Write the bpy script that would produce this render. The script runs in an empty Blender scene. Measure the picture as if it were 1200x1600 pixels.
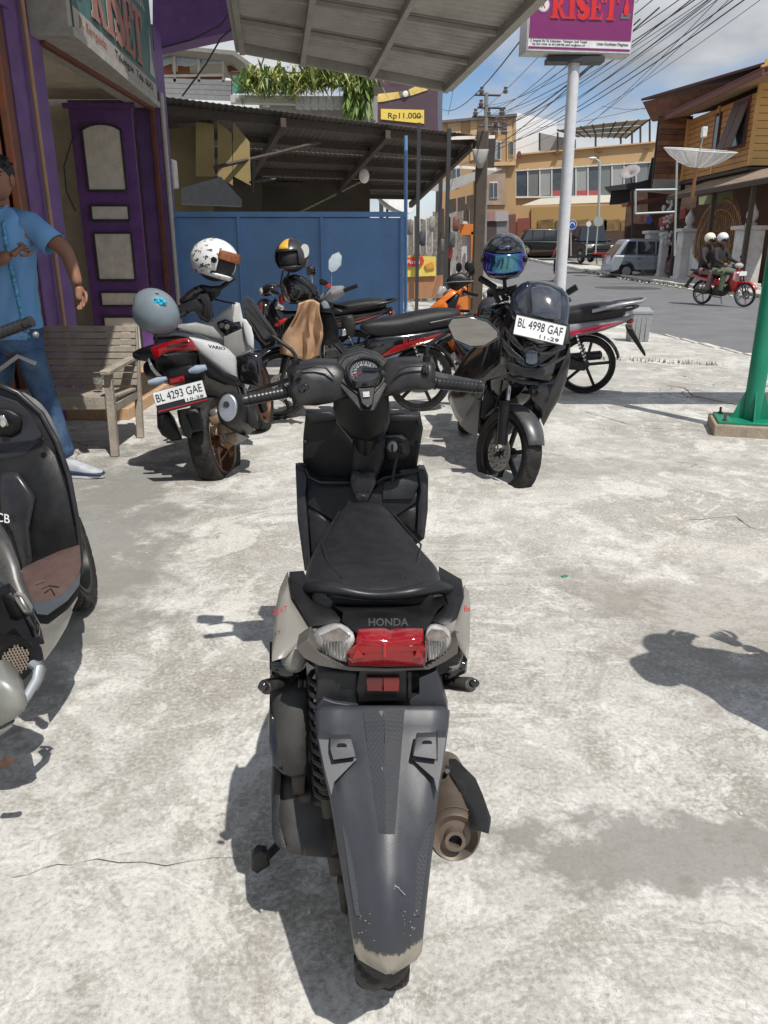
import bpy, bmesh, math, random
from mathutils import Vector, Matrix
random.seed(7)
scene = bpy.context.scene
COL = scene.collection
R = math.radians
# ---------------------------------------------------------------- camera, sky, sun
F, PITCH, H = 1200.0, 18.9, 1.38
cP, sP = math.cos(R(PITCH)), math.sin(R(PITCH))
cam_d = bpy.data.cameras.new('camera'); cam = bpy.data.objects.new('camera', cam_d); COL.objects.link(cam)
cam.location = (0, 0, H); cam.rotation_euler = (R(90 - PITCH), 0, 0)
cam_d.sensor_fit = 'HORIZONTAL'; cam_d.sensor_width = 36; cam_d.lens = 36; cam_d.clip_end = 3000; cam_d.clip_start = 0.05
scene.camera = cam
SH = Vector((-0.29, 0.48, -1.0))           # where sunlight travels
sun_d = bpy.data.lights.new('sun', 'SUN'); sun = bpy.data.objects.new('sun', sun_d); COL.objects.link(sun)
sun_d.energy = 4.3; sun_d.angle = R(0.55); sun_d.color = (1, .962, .905)
sun.rotation_euler = SH.to_track_quat('-Z', 'Y').to_euler(); sun.location = (3, -4, 12)
to = -SH.normalized()
world = bpy.data.worlds.new('World'); scene.world = world; world.use_nodes = True
wn, wl = world.node_tree.nodes, world.node_tree.links
bg = wn['Background']; bg.inputs[1].default_value = 0.115
sky = wn.new('ShaderNodeTexSky'); sky.sky_type = 'NISHITA'; sky.sun_disc = False
sky.sun_elevation = math.asin(to.z); sky.sun_rotation = math.atan2(to.x, to.y)
sky.altitude = 1200; sky.dust_density = .15; sky.ozone_density = 3.0
tc = wn.new('ShaderNodeTexCoord'); mp = wn.new('ShaderNodeMapping'); mp.inputs['Scale'].default_value = (1.0, 1.0, 2.3)
mp.inputs['Location'].default_value = (.30, .17, .1)
n1 = wn.new('ShaderNodeTexNoise'); n1.inputs['Scale'].default_value = 2.6; n1.inputs['Detail'].default_value = 7; n1.inputs['Roughness'].default_value = .52
n1.inputs['Distortion'].default_value = .25
r1 = wn.new('ShaderNodeValToRGB'); r1.color_ramp.elements[0].position = .41; r1.color_ramp.elements[1].position = .53
n2 = wn.new('ShaderNodeTexNoise'); n2.inputs['Scale'].default_value = 3.4; n2.inputs['Detail'].default_value = 5
r2 = wn.new('ShaderNodeValToRGB'); r2.color_ramp.elements[0].position = .38; r2.color_ramp.elements[1].position = .66
r2.color_ramp.elements[0].color = (3.2, 3.45, 3.8, 1); r2.color_ramp.elements[1].color = (8.4, 8.5, 8.6, 1)
mx = wn.new('ShaderNodeMix'); mx.data_type = 'RGBA'
wl.new(tc.outputs['Generated'], mp.inputs[0]); wl.new(mp.outputs[0], n1.inputs['Vector']); wl.new(mp.outputs[0], n2.inputs['Vector'])
wl.new(n1.outputs[0], r1.inputs[0]); wl.new(n2.outputs[0], r2.inputs[0])
wl.new(r1.outputs[0], mx.inputs[0]); wl.new(sky.outputs[0], mx.inputs[6]); wl.new(r2.outputs[0], mx.inputs[7]); wl.new(mx.outputs[2], bg.inputs[0])
scene.view_settings.view_transform = 'Standard'; scene.view_settings.look = 'None'
scene.view_settings.exposure = 0.0; scene.view_settings.gamma = 1; scene.view_settings.use_curve_mapping = False

# ---------------------------------------------------------------- places
def Q(u, v, Y):                                        # point of the place seen at photo position (u, v), Y metres ahead
    xc, yc = (u - 600) / F, (800 - v) / F
    fw = cP + yc * sP; s = Y / fw
    return Vector((xc * s, Y, H + s * (-sP + yc * cP)))
def Gd(u, v, z=0.0):                                    # same, on the level z
    xc, yc = (u - 600) / F, (800 - v) / F
    s = (z - H) / (-sP + yc * cP)
    return Vector((xc * s, s * (cP + yc * sP), z))
def gz(y): return 0.0 if y < 20 else .00034 * (min(y, 90) - 20) ** 2
def Zm(ox, oy, s): return lambda pts: [(ox + p[0] / s, oy + p[1] / s) + tuple(p[2:]) for p in pts]

# ---------------------------------------------------------------- materials
MT = {}
def M(name, col, rough=.5, metal=0, var=.12, scale=14, bump=0, bscale=60, coat=0, dust=0, dustcol=(.30, .27, .23), dscale=9, alpha=1, trans=0, emit=0, spec=.5):
    if name in MT: return MT[name]
    m = bpy.data.materials.new(name); m.use_nodes = True; MT[name] = m
    n, l = m.node_tree.nodes, m.node_tree.links; b = n['Principled BSDF']
    t = n.new('ShaderNodeTexCoord')
    ns = n.new('ShaderNodeTexNoise'); ns.inputs['Scale'].default_value = scale; ns.inputs['Detail'].default_value = 6; ns.inputs['Roughness'].default_value = .62
    l.new(t.outputs['Object'], ns.inputs['Vector'])
    mr = n.new('ShaderNodeMapRange'); mr.inputs[1].default_value = .3; mr.inputs[2].default_value = .7; mr.inputs[3].default_value = 1 - var; mr.inputs[4].default_value = 1 + var
    l.new(ns.outputs[0], mr.inputs[0])
    vm = n.new('ShaderNodeVectorMath'); vm.operation = 'SCALE'; vm.inputs[0].default_value = col[:3]; l.new(mr.outputs[0], vm.inputs['Scale'])
    out = vm.outputs[0]
    rr = n.new('ShaderNodeMapRange'); rr.inputs[1].default_value = .3; rr.inputs[2].default_value = .7
    rr.inputs[3].default_value = max(.02, rough * .85); rr.inputs[4].default_value = min(1, rough * 1.15)
    l.new(ns.outputs[0], rr.inputs[0]); rout = rr.outputs[0]
    if dust:
        nd = n.new('ShaderNodeTexNoise'); nd.inputs['Scale'].default_value = dscale; nd.inputs['Detail'].default_value = 8; nd.inputs['Roughness'].default_value = .7
        l.new(t.outputs['Object'], nd.inputs['Vector'])
        md = n.new('ShaderNodeMapRange'); md.inputs[1].default_value = .45; md.inputs[2].default_value = .75; md.inputs[3].default_value = 0; md.inputs[4].default_value = dust
        l.new(nd.outputs[0], md.inputs[0])
        mi = n.new('ShaderNodeMix'); mi.data_type = 'RGBA'; l.new(md.outputs[0], mi.inputs[0]); l.new(out, mi.inputs[6]); mi.inputs[7].default_value = (*dustcol, 1)
        out = mi.outputs[2]
        ma = n.new('ShaderNodeMath'); ma.operation = 'ADD'; ma.use_clamp = True; l.new(rout, ma.inputs[0])
        mm = n.new('ShaderNodeMath'); mm.operation = 'MULTIPLY'; mm.inputs[1].default_value = .5; l.new(md.outputs[0], mm.inputs[0]); l.new(mm.outputs[0], ma.inputs[1]); rout = ma.outputs[0]
    l.new(out, b.inputs['Base Color']); l.new(rout, b.inputs['Roughness'])
    b.inputs['Metallic'].default_value = metal; b.inputs['Coat Weight'].default_value = coat; b.inputs['Coat Roughness'].default_value = .06
    b.inputs['Specular IOR Level'].default_value = spec
    b.inputs['Transmission Weight'].default_value = trans; b.inputs['Alpha'].default_value = alpha
    if bump:
        nb = n.new('ShaderNodeTexNoise'); nb.inputs['Scale'].default_value = bscale; nb.inputs['Detail'].default_value = 5; l.new(t.outputs['Object'], nb.inputs['Vector'])
        bp = n.new('ShaderNodeBump'); bp.inputs['Strength'].default_value = bump; bp.inputs['Distance'].default_value = .01; l.new(nb.outputs[0], bp.inputs['Height']); l.new(bp.outputs[0], b.inputs['Normal'])
    return m
def nodes_of(m): return m.node_tree.nodes, m.node_tree.links, m.node_tree.nodes['Principled BSDF']

# ---------------------------------------------------------------- mesh helpers
def sset(o, label=None, cat=None, group=None, kind=None):
    if label: o['label'] = label
    if cat: o['category'] = cat
    if group: o['group'] = group
    if kind: o['kind'] = kind
    return o
def thing(name, label, cat, loc=(0, 0, 0), rot=(0, 0, 0), group=None):
    o = bpy.data.objects.new(name, None); o.empty_display_size = .1; COL.objects.link(o); o.location = loc; o.rotation_euler = rot
    return sset(o, label, cat, group)
class MB:
    def __init__(s): s.v = []; s.f = []; s.org = Vector((0, 0, 0))
    def add(s, vs, fs):
        k = len(s.v); s.v += [Vector(p) for p in vs]; s.f += [[i + k for i in f] for f in fs]; return s
    def box(s, c, d, rot=None):
        c = Vector(c); h = [x / 2 for x in d]
        vs = [Vector((sx * h[0], sy * h[1], sz * h[2])) for sx in (-1, 1) for sy in (-1, 1) for sz in (-1, 1)]
        if rot is not None:
            if not isinstance(rot, Matrix): rot = Matrix.Rotation(rot[2], 3, 'Z') @ Matrix.Rotation(rot[1], 3, 'Y') @ Matrix.Rotation(rot[0], 3, 'X')
            vs = [rot @ p for p in vs]
        return s.add([c + p for p in vs], [(0, 1, 3, 2), (4, 6, 7, 5), (0, 4, 5, 1), (2, 3, 7, 6), (0, 2, 6, 4), (1, 5, 7, 3)])
    def bar(s, p, q, w, h, up=(0, 0, 1)):
        p, q = Vector(p), Vector(q); d = (q - p); L = d.length; d.normalize(); up = Vector(up)
        x = d.cross(up)
        if x.length < 1e-4: x = d.cross(Vector((1, 0, 0)))
        x.normalize(); z = x.cross(d)
        m = Matrix((x, d, z)).transposed()
        return s.box((p + q) / 2, (w, L, h), m)
    def tube(s, pts, r, n=10, cap=True, flat=1.0):
        pts = [Vector(p) for p in pts]; k = len(pts)
        rs = r if isinstance(r, (list, tuple)) else [r] * k
        rings = []; ref = None
        for i, p in enumerate(pts):
            d = (pts[min(i + 1, k - 1)] - pts[max(i - 1, 0)]).normalized()
            if ref is None: ref = Vector((0, 0, 1)) if abs(d.z) < .9 else Vector((1, 0, 0))
            x = d.cross(ref).normalized(); z = x.cross(d).normalized(); ref = z
            rings.append([p + x * math.cos(2 * math.pi * j / n) * rs[i] + z * math.sin(2 * math.pi * j / n) * rs[i] * flat for j in range(n)])
        return s.loft(rings, cap)
    def loft(s, rings, cap=True, closed=True):
        n = len(rings[0]); vs = [p for r in rings for p in r]; fs = []
        for i in range(len(rings) - 1):
            for j in range(n if closed else n - 1):
                a, b = i * n + j, i * n + (j + 1) % n; fs.append((a, b, b + n, a + n))
        if cap and closed: fs.append(list(range(n))[::-1]); fs.append([(len(rings) - 1) * n + j for j in range(n)])
        return s.add(vs, fs)
    def lathe(s, prof, c=(0, 0, 0), axis=(0, 0, 1), n=24, a0=0, a1=2 * math.pi, cap=False):
        ax = Vector(axis).normalized(); x = ax.orthogonal().normalized(); y = ax.cross(x); c = Vector(c)
        full = abs(a1 - a0 - 2 * math.pi) < 1e-6; m = n if full else n + 1; rings = []
        for i in range(m):
            t = a0 + (a1 - a0) * i / n; d = x * math.cos(t) + y * math.sin(t)
            rings.append([c + d * r + ax * h for r, h in prof])
        k = len(prof); vs = [p for r in rings for p in r]; fs = []
        for i in range(m if full else m - 1):
            for j in range(k - 1):
                a, b = i * k + j, ((i + 1) % m) * k + j; fs.append((a, a + 1, b + 1, b))
        return s.add(vs, fs)
    def cyl(s, p, q, r, n=16, r2=None): return s.tube([p, q], [r, r if r2 is None else r2], n)
    def ell(s, c, r, n=16, m=10, rot=None):
        c = Vector(c); rings = []
        for i in range(m + 1):
            t = math.pi * i / m
            rg = [Vector((r[0] * math.sin(t) * math.cos(2 * math.pi * j / n), r[1] * math.sin(t) * math.sin(2 * math.pi * j / n), r[2] * math.cos(t))) for j in range(n)]
            if rot: rg = [rot @ p for p in rg]
            rings.append([c + p for p in rg])
        return s.loft(rings, False)
    def prism(s, pts, d):                                # polygon of 3-D points pushed along vector d
        n = len(pts); d = Vector(d); a = [Vector(p) for p in pts]
        return s.add(a + [p + d for p in a], [list(range(n)), [n + i for i in range(n)][::-1]] + [(i, n + i, n + (i + 1) % n, (i + 1) % n) for i in range(n)])
    def pillow(s, pts, d, bulge):                        # curved panel: outline, edge thickness d, crown by bulge
        a = [Vector(p) for p in pts]; n = len(a); d = Vector(d); c = sum(a, Vector()) / n; dn = -d.normalized() * bulge
        rings = [[p + d for p in a], a, [c + (p - c) * .84 + dn * .5 for p in a], [c + (p - c) * .5 + dn * .88 for p in a]]
        s.loft(rings, False); k = len(s.v); s.v.append(c + dn); b = k - n
        s.f += [(b + i, b + (i + 1) % n, k) for i in range(n)]; s.f.append([k - 4 * n + i for i in range(n)][::-1])
        return s
    def rings(s, secs, n=20, pw=2.6, ax='y'):           # superellipse sections (pos, xc, zc, hw, hh)
        rg = []
        for q in secs:
            p, xc, zc, hw, hh = q[:5]; e = 2 / (q[5] if len(q) > 5 else pw); ring = []
            for j in range(n):
                t = 2 * math.pi * j / n; a, b = math.cos(t), math.sin(t)
                aa = math.copysign(abs(a) ** e, a) * hw + xc; bb = math.copysign(abs(b) ** e, b) * hh + zc
                ring.append(Vector((aa, p, bb)) if ax == 'y' else Vector((p, aa, bb)))
            rg.append(ring)
        return s.loft(rg)
    def xf(s, m): s.v = [m @ p for p in s.v]; return s
    def build(s, name, mat, parent=None, smooth=38, bevel=0, sub=0, solid=0, seg=2, world=True, **props):
        me = bpy.data.meshes.new(name); o = bpy.data.objects.new(name, me); COL.objects.link(o)
        org = s.org
        if parent is not None:
            mw = wm(parent)
            vs = [mw.inverted() @ p for p in s.v] if world else s.v
            o.parent = parent
        else: vs = s.v
        me.from_pydata([tuple(p) for p in vs], [], s.f)
        bm = bmesh.new(); bm.from_mesh(me)
        bmesh.ops.recalc_face_normals(bm, faces=bm.faces); bm.to_mesh(me); bm.free()
        if isinstance(mat, (list, tuple)):
            for m in mat: me.materials.append(m)
        else: me.materials.append(mat)
        if smooth:
            for p in me.polygons: p.use_smooth = True
            if not sub: me.set_sharp_from_angle(angle=R(smooth))
        if solid: md = o.modifiers.new('solid', 'SOLIDIFY'); md.thickness = solid; md.offset = 0
        if bevel: md = o.modifiers.new('bevel', 'BEVEL'); md.width = bevel; md.segments = seg; md.limit_method = 'ANGLE'; md.angle_limit = R(35); md.harden_normals = False
        if sub: md = o.modifiers.new('sub', 'SUBSURF'); md.levels = md.render_levels = sub
        for k, val in props.items(): o[k] = val
        return o
def wm(o):
    m = Matrix.LocRotScale(o.location, o.rotation_euler, o.scale)
    return wm(o.parent) @ m if o.parent else m
def copy_tree(o, parent=None):
    c = o.copy(); COL.objects.link(c); c.parent = parent
    for ch in [x for x in COL.objects if x.parent is o]: copy_tree(ch, c)
    return c
def qpts(pts, Y):
    out = []
    for p in pts:
        y = p[2] if len(p) > 2 else (Y(p[0], p[1]) if callable(Y) else Y)
        out.append(Q(p[0], p[1], y))
    return out
def qp(parent, name, mat, pts, Y, thick=.02, bulge=None, bevel=0, d=None, **kw):   # panel with outline, own distance and thickness
    P = qpts(pts, Y); m = MB(); cc = sum(P, Vector()) / len(P); d = Vector(d).normalized() * thick if d else Vector((cc.x, cc.y, 0)).normalized() * thick
    if bulge is None: m.prism(P, d); return m.build(name, mat, parent, bevel=bevel or .0015 if thick > .004 else 0, **kw)
    m.pillow(P, d, bulge); return m.build(name, mat, parent, smooth=75, **kw)
def qt(parent, name, mat, pts, r, n=10, Y=None, **kw): return MB().tube(qpts(pts, Y), r, n, **kw).build(name, mat, parent)
_tc = {}
def text(parent, name, mat, s, origin, xdir, ydir, height, width=None, depth=.002, bold=.0, align='CENTER', raw=None, spacing=1.0, shear=0):
    cu = bpy.data.curves.new('t', 'FONT'); cu.body = s; cu.size = 1; cu.align_x = align; cu.align_y = 'CENTER'; cu.offset = bold; cu.space_character = spacing; cu.shear = shear; cu.resolution_u = 3
    to_ = bpy.data.objects.new('t', cu); COL.objects.link(to_); dg = bpy.context.evaluated_depsgraph_get()
    me = bpy.data.meshes.new_from_object(to_.evaluated_get(dg)); bpy.data.objects.remove(to_)
    xs = [v.co.x for v in me.vertices]; ys = [v.co.y for v in me.vertices]
    h0 = max(ys) - min(ys); w0 = max(xs) - min(xs); cy = (max(ys) + min(ys)) / 2; cx = (max(xs) + min(xs)) / 2 if align == 'CENTER' else min(xs)
    sy = height / h0; sx = sy if width is None else width / w0
    X = Vector(xdir).normalized(); Yv = Vector(ydir).normalized(); O = Vector(origin); N = X.cross(Yv)
    mb = MB(); vs = [O + X * (v.co.x - cx) * sx + Yv * (v.co.y - cy) * sy for v in me.vertices]
    fs = [list(p.vertices) for p in me.polygons]; n = len(vs)
    mb.add(vs, fs)
    o = mb.build(name, mat, parent, smooth=0, solid=depth)
    return o
# ================================================================ setting: ground, road, far kerb
def sheet(name, mat, x0, x1, y0, y1, z, nx, ny, fx=None, kind='structure'):
    mb = MB(); vs = []
    for j in range(ny + 1):
        y = y0 + (y1 - y0) * j / ny
        for i in range(nx + 1):
            x = x0 + (x1 - x0) * i / nx
            if fx: x = fx(i / nx, y)
            vs.append((x, y, gz(y) + z))
    fs = [(j * (nx + 1) + i, j * (nx + 1) + i + 1, (j + 1) * (nx + 1) + i + 1, (j + 1) * (nx + 1) + i) for j in range(ny) for i in range(nx)]
    return mb.add(vs, fs).build(name, mat, None, smooth=0, kind=kind)
def concrete():
    m = M('old_concrete', (.5, .48, .44), .85); n, l, b = nodes_of(m)
    t = n.new('ShaderNodeTexCoord')
    def noise(sc, det=8, ro=.65, dist=0, vec=None):
        q = n.new('ShaderNodeTexNoise'); q.inputs['Scale'].default_value = sc; q.inputs['Detail'].default_value = det; q.inputs['Roughness'].default_value = ro; q.inputs['Distortion'].default_value = dist
        l.new(vec or t.outputs['Object'], q.inputs['Vector']); return q.outputs[0]
    def rng(x, a, c, o0=0, o1=1):
        q = n.new('ShaderNodeMapRange'); q.inputs[1].default_value = a; q.inputs[2].default_value = c; q.inputs[3].default_value = o0; q.inputs[4].default_value = o1; l.new(x, q.inputs[0]); return q.outputs[0]
    def mix(f, a, c):
        q = n.new('ShaderNodeMix'); q.data_type = 'RGBA'; l.new(f, q.inputs[0])
        for k, s in ((6, a), (7, c)):
            if isinstance(s, tuple): q.inputs[k].default_value = (*s, 1)
            else: l.new(s, q.inputs[k])
        return q.outputs[2]
    def mul(a, c):
        q = n.new('ShaderNodeMath'); q.operation = 'MULTIPLY'; l.new(a, q.inputs[0])
        if isinstance(c, (int, float)): q.inputs[1].default_value = c
        else: l.new(c, q.inputs[1])
        return q.outputs[0]
    big = noise(.55, 5, .6, .3); mid = noise(2.1, 9, .72, .4); fine = noise(26, 8, .75); speck = noise(150, 3, .8); patchy = noise(1.3, 10, .78, .8)
    c = mix(rng(mid, .38, .64), (.43, .415, .38), (.61, .60, .565))
    c = mix(mul(rng(big, .48, .66), .45), c, (.31, .285, .24))
    grain = noise(75, 4, .75); wear = rng(patchy, .50, .57)
    c = mix(mul(wear, .55), c, (.31, .298, .265))
    c = mix(mul(mul(rng(noise(.8, 11, .82, 1.4), .50, .535), rng(big, .35, .5)), .6), c, (.27, .255, .22))
    c = mix(mul(rng(noise(1.1, 11, .8, 1.1), .535, .56), .6), c, (.70, .68, .63))
    c = mix(mul(rng(noise(4.3, 10, .85, .7), .53, .58), .6), c, (.73, .72, .69))
    c = mix(mul(rng(noise(2.6, 10, .8, 1.2), .54, .57), .45), c, (.30, .28, .24))
    c = mix(mul(rng(noise(7.5, 10, .82, .6), .56, .61), .5), c, (.25, .23, .19))
    c = mix(mul(rng(noise(.9, 4, .6), .58, .70), .35), c, (.42, .33, .24))
    c = mix(mul(rng(grain, .52, .60), .38), c, (.74, .72, .66))
    c = mix(mul(rng(grain, .47, .38), .40), c, (.19, .175, .145))
    c = mix(mul(rng(fine, .45, .34), .35), c, (.21, .195, .16))
    c = mix(mul(rng(speck, .60, .68), .6), c, (.14, .13, .11))
    # damp, dirty patches of their own shape: near the muffler, left strip
    def blob(cx, cy, rx, ry, rot, amt, col, c, s=5):
        mp = n.new('ShaderNodeMapping'); mp.vector_type = 'TEXTURE'; mp.inputs['Location'].default_value = (cx, cy, 0); mp.inputs['Rotation'].default_value = (0, 0, rot); mp.inputs['Scale'].default_value = (rx, ry, 1)
        l.new(t.outputs['Object'], mp.inputs[0])
        ln = n.new('ShaderNodeVectorMath'); ln.operation = 'LENGTH'; l.new(mp.outputs[0], ln.inputs[0])
        ad = n.new('ShaderNodeMath'); ad.operation = 'ADD'; l.new(ln.outputs['Value'], ad.inputs[0]); l.new(mul(rng(noise(s, 8, .7), .3, .7, -.5, .5), 1.3), ad.inputs[1])
        return mix(mul(rng(ad.outputs[0], 1.05, .65), amt), c, col)
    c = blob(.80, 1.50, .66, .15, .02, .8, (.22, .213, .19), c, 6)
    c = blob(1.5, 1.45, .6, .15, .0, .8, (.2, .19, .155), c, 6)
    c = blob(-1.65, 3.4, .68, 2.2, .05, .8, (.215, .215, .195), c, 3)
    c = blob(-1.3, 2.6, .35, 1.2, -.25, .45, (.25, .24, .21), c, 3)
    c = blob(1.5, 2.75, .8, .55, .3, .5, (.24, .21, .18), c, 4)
    c = blob(.95, 3.0, .22, .3, .3, .5, (.20, .175, .15), c, 7)
    c = blob(1.6, 5.0, 1.2, .28, .1, .4, (.26, .24, .21), c, 3)
    c = blob(.2, 8.5, 4.5, 1.2, 0, .35, (.28, .27, .25), c, 3)
    # cracks: distorted voronoi edges, only in places
    vd = n.new('ShaderNodeVectorMath'); vd.operation = 'ADD'; nz = n.new('ShaderNodeTexNoise'); nz.inputs['Scale'].default_value = 3; nz.inputs['Detail'].default_value = 6; l.new(t.outputs['Object'], nz.inputs['Vector'])
    vs = n.new('ShaderNodeVectorMath'); vs.operation = 'SCALE'; vs.inputs['Scale'].default_value = .5; l.new(nz.outputs['Color'], vs.inputs[0]); l.new(t.outputs['Object'], vd.inputs[0]); l.new(vs.outputs[0], vd.inputs[1])
    vo = n.new('ShaderNodeTexVoronoi'); vo.feature = 'DISTANCE_TO_EDGE'; vo.inputs['Scale'].default_value = .33; l.new(vd.outputs[0], vo.inputs['Vector'])
    crack = mul(rng(vo.outputs['Distance'], .0026, .0003), rng(noise(.45, 2), .52, .6))
    c = mix(crack, c, (.05, .045, .04))
    l.new(c, b.inputs['Base Color']); b.inputs['Specular IOR Level'].default_value = .3
    bp = n.new('ShaderNodeBump'); bp.inputs['Strength'].default_value = .55; bp.inputs['Distance'].default_value = .004
    ad = n.new('ShaderNodeMath'); ad.operation = 'ADD'; l.new(fine, ad.inputs[0]); l.new(mul(speck, .5), ad.inputs[1])
    sb = n.new('ShaderNodeMath'); sb.operation = 'SUBTRACT'; l.new(ad.outputs[0], sb.inputs[0]); l.new(mul(crack, 3), sb.inputs[1])
    l.new(sb.outputs[0], bp.inputs['Height']); l.new(bp.outputs[0], b.inputs['Normal'])
    return m
CONC = concrete()
EARTH = M('pale_earth', (.30, .27, .22), .95, var=.3, scale=1.5, bump=.5, bscale=30)
ASPH = M('asphalt', (.155, .155, .16), .88, var=.16, scale=1.6, bump=.5, bscale=180, dust=.25, dustcol=(.25, .24, .22), dscale=.5)
sheet('ground', EARTH, -400, 400, -60, 700, -.03, 20, 60)
def kedge(y): return 4.65 + (.35 * max(0, (13.8 - y)) / 3 if y < 13.8 else 0) - 0.0
sheet('concrete_yard', CONC, -6, 5, -4, 44, 0, 2, 60, fx=lambda t, y: -6 + t * (min(kedge(y), 6.0) + 6))
sheet('road', ASPH, 4, 11, -30, 60, -.012, 2, 60, fx=lambda t, y: (4.0 + t * 7.05))
sheet('cross_road', ASPH, -40, 60, 59.9, 74, -.016, 2, 8)
PALE = M('pale_kerb_concrete', (.52, .50, .45), .9, var=.3, scale=5, bump=.4, bscale=40)
mb = MB()
for i in range(26):
    y = 6.5 + i * .62
    if i in (11, 18): continue
    mb.box((kedge(y + .3) + .02 + random.uniform(-.01, .01), y + .3, .004 + gz(y)), (random.uniform(.05, .12), .60, .022))
mb.build('kerb', PALE, None, bevel=.006, kind='structure')
sheet('pavement', PALE, 11.05, 13.2, -20, 58, .10, 2, 50)
mb = MB()
random.seed(3)
for i in range(60):
    y = 15 + i * .8
    mb.box((11.1 + random.uniform(-.04, .04), y + .4, gz(y) + .05), (.18, .76, .2 + random.uniform(-.03, .04)))
mb.build('kerb', PALE, None, bevel=.02, kind='structure', )
# weeds and loose stones along the far kerb and at the near one
GRASS = M('weeds', (.09, .12, .035), .8, var=.5, scale=8)
def tufts(name, spots, n, hmax, mat, label, cat='weeds'):
    mb = MB()
    for (x0, y0, x1, y1) in spots:
        for i in range(n):
            t = random.random(); x = x0 + (x1 - x0) * t + random.gauss(0, .05); y = y0 + (y1 - y0) * t + random.gauss(0, .06)
            a = random.uniform(0, 6.28); hh = random.uniform(.3, 1) * hmax; w = hmax * .09; z = gz(y)
            dx, dy = math.cos(a), math.sin(a); k = random.uniform(.1, .7) * hh
            mb.add([(x - dy * w, y + dx * w, z), (x + dy * w, y - dx * w, z), (x + dx * k, y + dy * k, z + hh)], [(0, 1, 2)])
    return sset(mb.build(name, mat, None, smooth=0), label, cat, kind='stuff')
tufts('roadside_weeds', [(11.0, 22, 11.0, 44), (11.3, 24, 11.4, 50)], 1500, .16, GRASS, 'short green and yellow weeds along the far kerb of the road', 'weeds')
tufts('yard_weeds', [(2.6, 10.4, 4.2, 9.7), (4.0, 8.2, 4.9, 7.4), (.3, 9.9, 1.2, 9.6)], 160, .07, GRASS, 'thin weeds growing in the joint of the concrete near the road', 'weeds')
mb = MB()
for i in range(260):
    y = random.uniform(18, 44); x = 10.95 + random.gauss(0, .12); r_ = random.uniform(.02, .07)
    mb.ell((x, y, gz(y) + r_ * .4), (r_, r_ * random.uniform(.7, 1.2), r_ * .6), 6, 4)
sset(mb.build('loose_stones', PALE, None, smooth=0), 'pale loose stones and rubble along the far road edge', 'stones', kind='stuff')
mb = MB()
for i in range(110):
    x = random.uniform(-1.8, 4); y = random.uniform(1.2, 9) ; r_ = random.uniform(.002, .006)
    mb.ell((x, y, r_ * .4), (r_, r_ * random.uniform(.7, 1.2), r_ * .6), 6, 4)
sset(mb.build('grit', PALE, None, smooth=0), 'fine grit and crumbs of stone lying on the concrete yard', 'grit', kind='stuff')
# ================================================================ shop front, left
PURP = M('purple_paint', (.155, .075, .235), .55, var=.25, scale=5, dust=.35, dustcol=(.25, .2, .3), dscale=6, bump=.15)
PURD = M('dark_purple_paint', (.165, .07, .26), .4, var=.18, scale=6, dust=.12)
ORNG = M('orange_brown_paint', (.34, .10, .035), .5, var=.25, scale=7, dust=.2)
BRWN = M('red_brown_paint', (.17, .06, .035), .5, var=.25, scale=7)
CREAM = M('dirty_cream_paint', (.66, .60, .47), .8, var=.14, scale=4, dust=.3, dustcol=(.2, .18, .14))
WHITEP = M('aged_white_paint', (.78, .74, .66), .6, var=.12, scale=7, dust=.35, dustcol=(.28, .25, .2))
DGREY = M('dark_grey_trim', (.04, .04, .045), .6)
FX = -2.72
shop = thing('shop', 'purple shop building with orange shutters and a tall panelled door on the left', 'building', (FX, 6, 0))
MB().box((FX - .12, 6.62, 1.9), (.28, .62, 3.8)).build('pillar', PURP, shop, bevel=.01)
MB().box((FX - .06, 10.22, 1.9), (.3, .34, 3.8)).build('pillar', PURP, shop, bevel=.01)
MB().box((FX - .02, 8.5, 3.25), (.22, 3.4, .56)).build('lintel', PURP, shop, bevel=.006)
MB().box((FX + .03, 8.42, 2.935), (.06, 3.06, .07)).build('head_jamb', BRWN, shop, bevel=.004)
# folding shutters nearer than the pillar: each leaf a part
for i in range(14):
    y = 6.27 - i * .17
    MB().box((FX - .02 + (.035 if i % 2 else -.02), y, 1.5), (.05, .15, 3.0), (0, 0, .35 if i % 2 else -.35)).build('shutter_leaf', ORNG if i % 3 else BRWN, shop, bevel=.006)
MB().box((FX - .22, 4.6, 1.6), (.1, 4.0, 3.2)).build('inner_wall', DGREY, shop)
MB().box((FX - .05, 4.9, 3.3), (.2, 2.9, .6)).build('lintel', PURP, shop, bevel=.006)
MB().tube([(FX + .06, 6.55, 0), (FX + .06, 6.55, 3.6)], .018, 8).build('cable_conduit', M('tan_conduit', (.42, .25, .13), .5), shop)
MB().tube([(FX + .12, 10.05, 0), (FX + .12, 10.05, 3.1)], .028, 8).build('drain_pipe', M('pale_pipe', (.45, .45, .42), .5, dust=.3), shop)
MB().box((FX + .1, 10.12, 1.5), (.05, .06, 3.0)).build('door_jamb', BRWN, shop, bevel=.004)
MB().box((FX + .02, 9.97, 1.5), (.05, .05, 3.0)).build('door_jamb', BRWN, shop, bevel=.004)
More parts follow.
